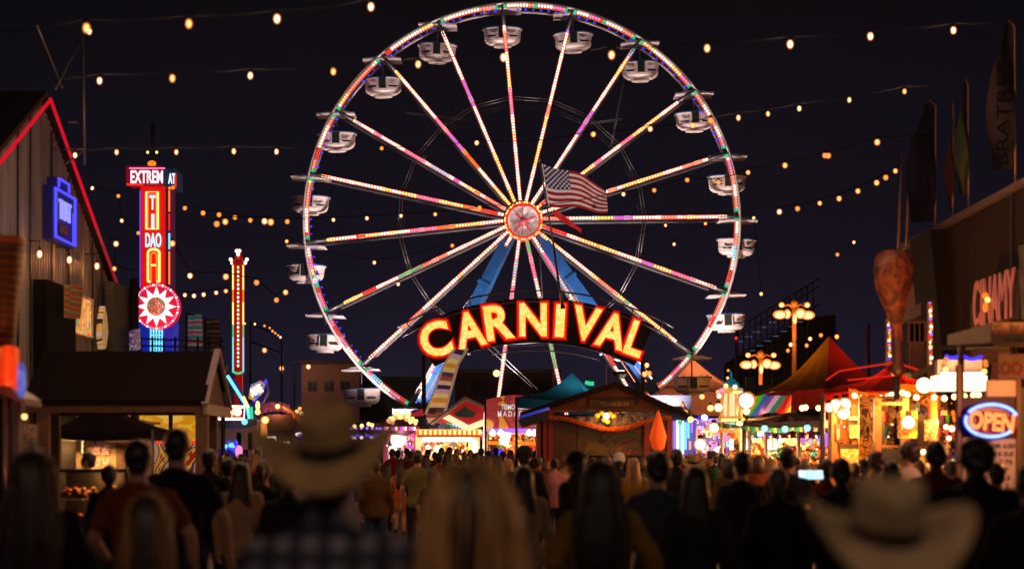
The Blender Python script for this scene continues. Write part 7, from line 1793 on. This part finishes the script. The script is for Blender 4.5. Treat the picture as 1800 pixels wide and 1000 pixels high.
PE(1333, 800, 26.0, 'person with auburn hair between the two dark tees', ('jacket', 'rust'), hair=('bob', 'auburn'), fem=True)
PE(1281, 806, 24.0, 'person with brown hair left of the shaved head', ('jacket', 'brown'), hair=('bob', 'brown'), fem=True)
PE(1450, 808, 19.0, 'person with raised arms holding up the bright tablet', ('jacket', 'maroon'), hair=('full', 'brown'), pose='phone', rot=55)
PE(650, 801, 30.0, 'person in a grey hoodie just right of the big hat brim', ('hoodie', 'grey'), hair=('short', 'brown'))
PE(662, 806, 25.0, 'person in a brown jacket with a bun behind the black clad slim one', ('jacket', 'brown'), hair=('bun', 'dark'), fem=True)
PE(508, 818, 13.0, 'person in a charcoal hoodie at the left shoulder of the cowboy', ('hoodie', 'charcoal'), hair=('full', 'brown'))
PE(424, 812, 15.5, 'person in a beige jacket with long dark hair left of the bare armed one', ('jacket', 'beige'), hair=('long', 'dark'), fem=True)
PE(401, 806, 19.0, 'person in a maroon tee behind the shelter post', ('tshirt', 'maroon'), hair=('full', 'black'), pose='walk')
# tablet
pp = P(1425, 834, 18.0); tb = thing('tablet', 'bright blue-white tablet screen held up in the crowd', 'tablet', pp)
b = MB(); b.box(pp, (.27, .015, .012+.1), M=Matrix.Rotation(R(-30), 3, 'X')); part('case', b, BLACKR, tb)
b = MB(); b.box(pp+Vector((0, -.012, .0)), (.25, .008, .1), M=Matrix.Rotation(R(-30), 3, 'X')); part('screen', b, pattern('tablet_screen', ['#40c8ff', '#c8f0ff', '#80e0ff', '#e8ffff', '#30a0e0'], 9, 'noise', 1.6), tb)
# the denser crowd beyond, each with its own look
TOPS = [('tshirt', 'shirt'), ('jacket', 'jacket'), ('hoodie', 'hoodie')]
TC = ['black', 'charcoal', 'rust', 'olive', 'navy', 'grey', 'brown', 'beige', 'white', 'maroon', 'green', 'tan', 'bluegrey', 'red', 'pink', 'orange']
HC = [('short', 'black', 'short black hair'), ('short', 'brown', 'short brown hair'), ('long', 'dark', 'long dark hair'), ('bob', 'auburn', 'an auburn bob'), ('bun', 'brown', 'a brown bun'), ('ponytail', 'blonde', 'a blonde ponytail'), ('full', 'dark', 'thick dark hair'), ('long', 'blonde', 'long blonde hair'), ('short', 'grey', 'cropped grey hair')]
rc_ = random.Random(21)
ROWS = [
 ('far off before the yellow booth', 48, [(690, 788), (699, 791), (715, 787), (722, 792), (752, 789), (764, 794), (776, 786), (790, 785), (803, 788), (816, 793), (827, 790), (839, 794)]),
 ('midway under the carnival sign', 36, [(748, 799), (772, 795), (787, 792), (801, 796), (818, 799), (835, 796), (849, 800), (862, 796)]),
 ('at the bright prize booth', 50, [(846, 787), (858, 792), (871, 786), (884, 793), (897, 790), (940, 792)]),
 ('left of the wooden kiosk', 30, [(858, 803), (875, 800), (893, 806), (946, 800), (958, 806), (975, 804)]),
 ('before the kiosk shutters', 32, [(995, 800), (1027, 797), (1042, 803), (1056, 806), (1075, 804), (1100, 801), (1140, 800), (1168, 800), (1176, 806)]),
 ('between shelter and trailer', 32, [(386, 798), (399, 795), (411, 802), (424, 797), (437, 806), (448, 798), (473, 802), (492, 806)]),
 ('between kiosk and lantern tower', 40, [(1195, 797), (1208, 800), (1229, 796), (1243, 799), (1267, 796), (1276, 800)]),
 ('in front of the grey awning tent', 28, [(1318, 803), (1342, 799), (1357, 806), (1400, 803), (1416, 808)]),
 ('by the golden food stalls', 23, [(1502, 812), (1520, 806), (1613, 806), (1628, 814), (1672, 808), (1690, 815)]),
]
seen_l = set()
for where, dr, pts in ROWS:
    for i, (x, y) in enumerate(pts):
        d = dr*rc_.uniform(.92, 1.08)
        for _ in range(60):
            tp2 = TOPS[rc_.randrange(3)]; c = TC[rc_.randrange(len(TC))]; h = HC[rc_.randrange(len(HC))]
            lab = 'person in %s %s, %s %s' % (c, tp2[1], h[2], where)
            if lab not in seen_l: break
        seen_l.add(lab); fem = h[0] in ('long', 'bob', 'bun', 'ponytail')
        hh = CH+(HZ-y)*d/FP; hh = max(1.48, min(1.9, hh))
        PE(x, y, d, lab, (tp2[0], c), ('jeans' if rc_.random() < .85 else 'shorts', rc_.choice(['denim', 'charcoal', 'black', 'navy'])), (h[0], h[1]), rc_.randrange(3), rc_.choice(['stand', 'walk', 'walk2', 'hold']),
           rc_.choice([0, 0, 0, 12, -15, 25, -30]), fem, group='crowd '+where, H=hh, pack='black' if rc_.random() < .12 else None)
# ================================================================ world, camera, view
w = bpy.data.worlds.new('World'); SC.world = w; w.use_nodes = True
nt = w.node_tree; nt.nodes.clear()
o = nt.nodes.new('ShaderNodeOutputWorld'); bg = nt.nodes.new('ShaderNodeBackground')
tc = nt.nodes.new('ShaderNodeTexCoord'); sx = nt.nodes.new('ShaderNodeSeparateXYZ'); rp = nt.nodes.new('ShaderNodeValToRGB')
nt.links.new(tc.outputs['Generated'], sx.inputs[0]); nt.links.new(sx.outputs['Z'], rp.inputs[0])
cr = rp.color_ramp
cr.elements[0].position = 0.0; cr.elements[0].color = lin('#1e1b2e')
cr.elements[1].position = .30; cr.elements[1].color = lin('#050506')
e = cr.elements.new(.12); e.color = lin('#110f1a')
nt.links.new(rp.outputs[0], bg.inputs[0]); bg.inputs[1].default_value = 1.0
nt.links.new(bg.outputs[0], o.inputs[0])
cam = bpy.data.cameras.new('camera'); co = bpy.data.objects.new('camera', cam); COL.objects.link(co)
cam.sensor_width = 36; cam.lens = 60; cam.shift_y = 300/1800
co.location = (0, 0, CH); co.rotation_euler = (R(90), 0, 0)
cam.clip_start = .1; cam.clip_end = 2000
cam.dof.use_dof = True; cam.dof.focus_distance = 92; cam.dof.aperture_fstop = 1.4
SC.camera = co
b = MB(); b.span((-70, -72, -1), (70, 210, 48)); hz = solo('haze', b, surf('hz', '#ffffff'), None, None, None, 'stuff')
m = bpy.data.materials.new('night_haze'); m.use_nodes = True; nt = m.node_tree; nt.nodes.clear()
o = nt.nodes.new('ShaderNodeOutputMaterial'); v = nt.nodes.new('ShaderNodeVolumePrincipled'); v.inputs['Density'].default_value = .00013; v.inputs['Color'].default_value = (.8, .8, .95, 1)
v.inputs['Anisotropy'].default_value = .45
nt.links.new(v.outputs[0], o.inputs['Volume']); hz.data.materials[0] = m
vs = SC.view_settings
SC.display_settings.display_device = 'sRGB'
vs.view_transform = 'Standard'; vs.look = 'None'; vs.exposure = 0; vs.gamma = 1
SC.cycles.use_denoising = True
SC.cycles.sample_clamp_indirect = 3; SC.cycles.sample_clamp_direct = 0
SC.cycles.max_bounces = 5; SC.cycles.diffuse_bounces = 2; SC.cycles.glossy_bounces = 2; SC.cycles.transparent_max_bounces = 8
SC.cycles.caustics_reflective = False; SC.cycles.caustics_refractive = False
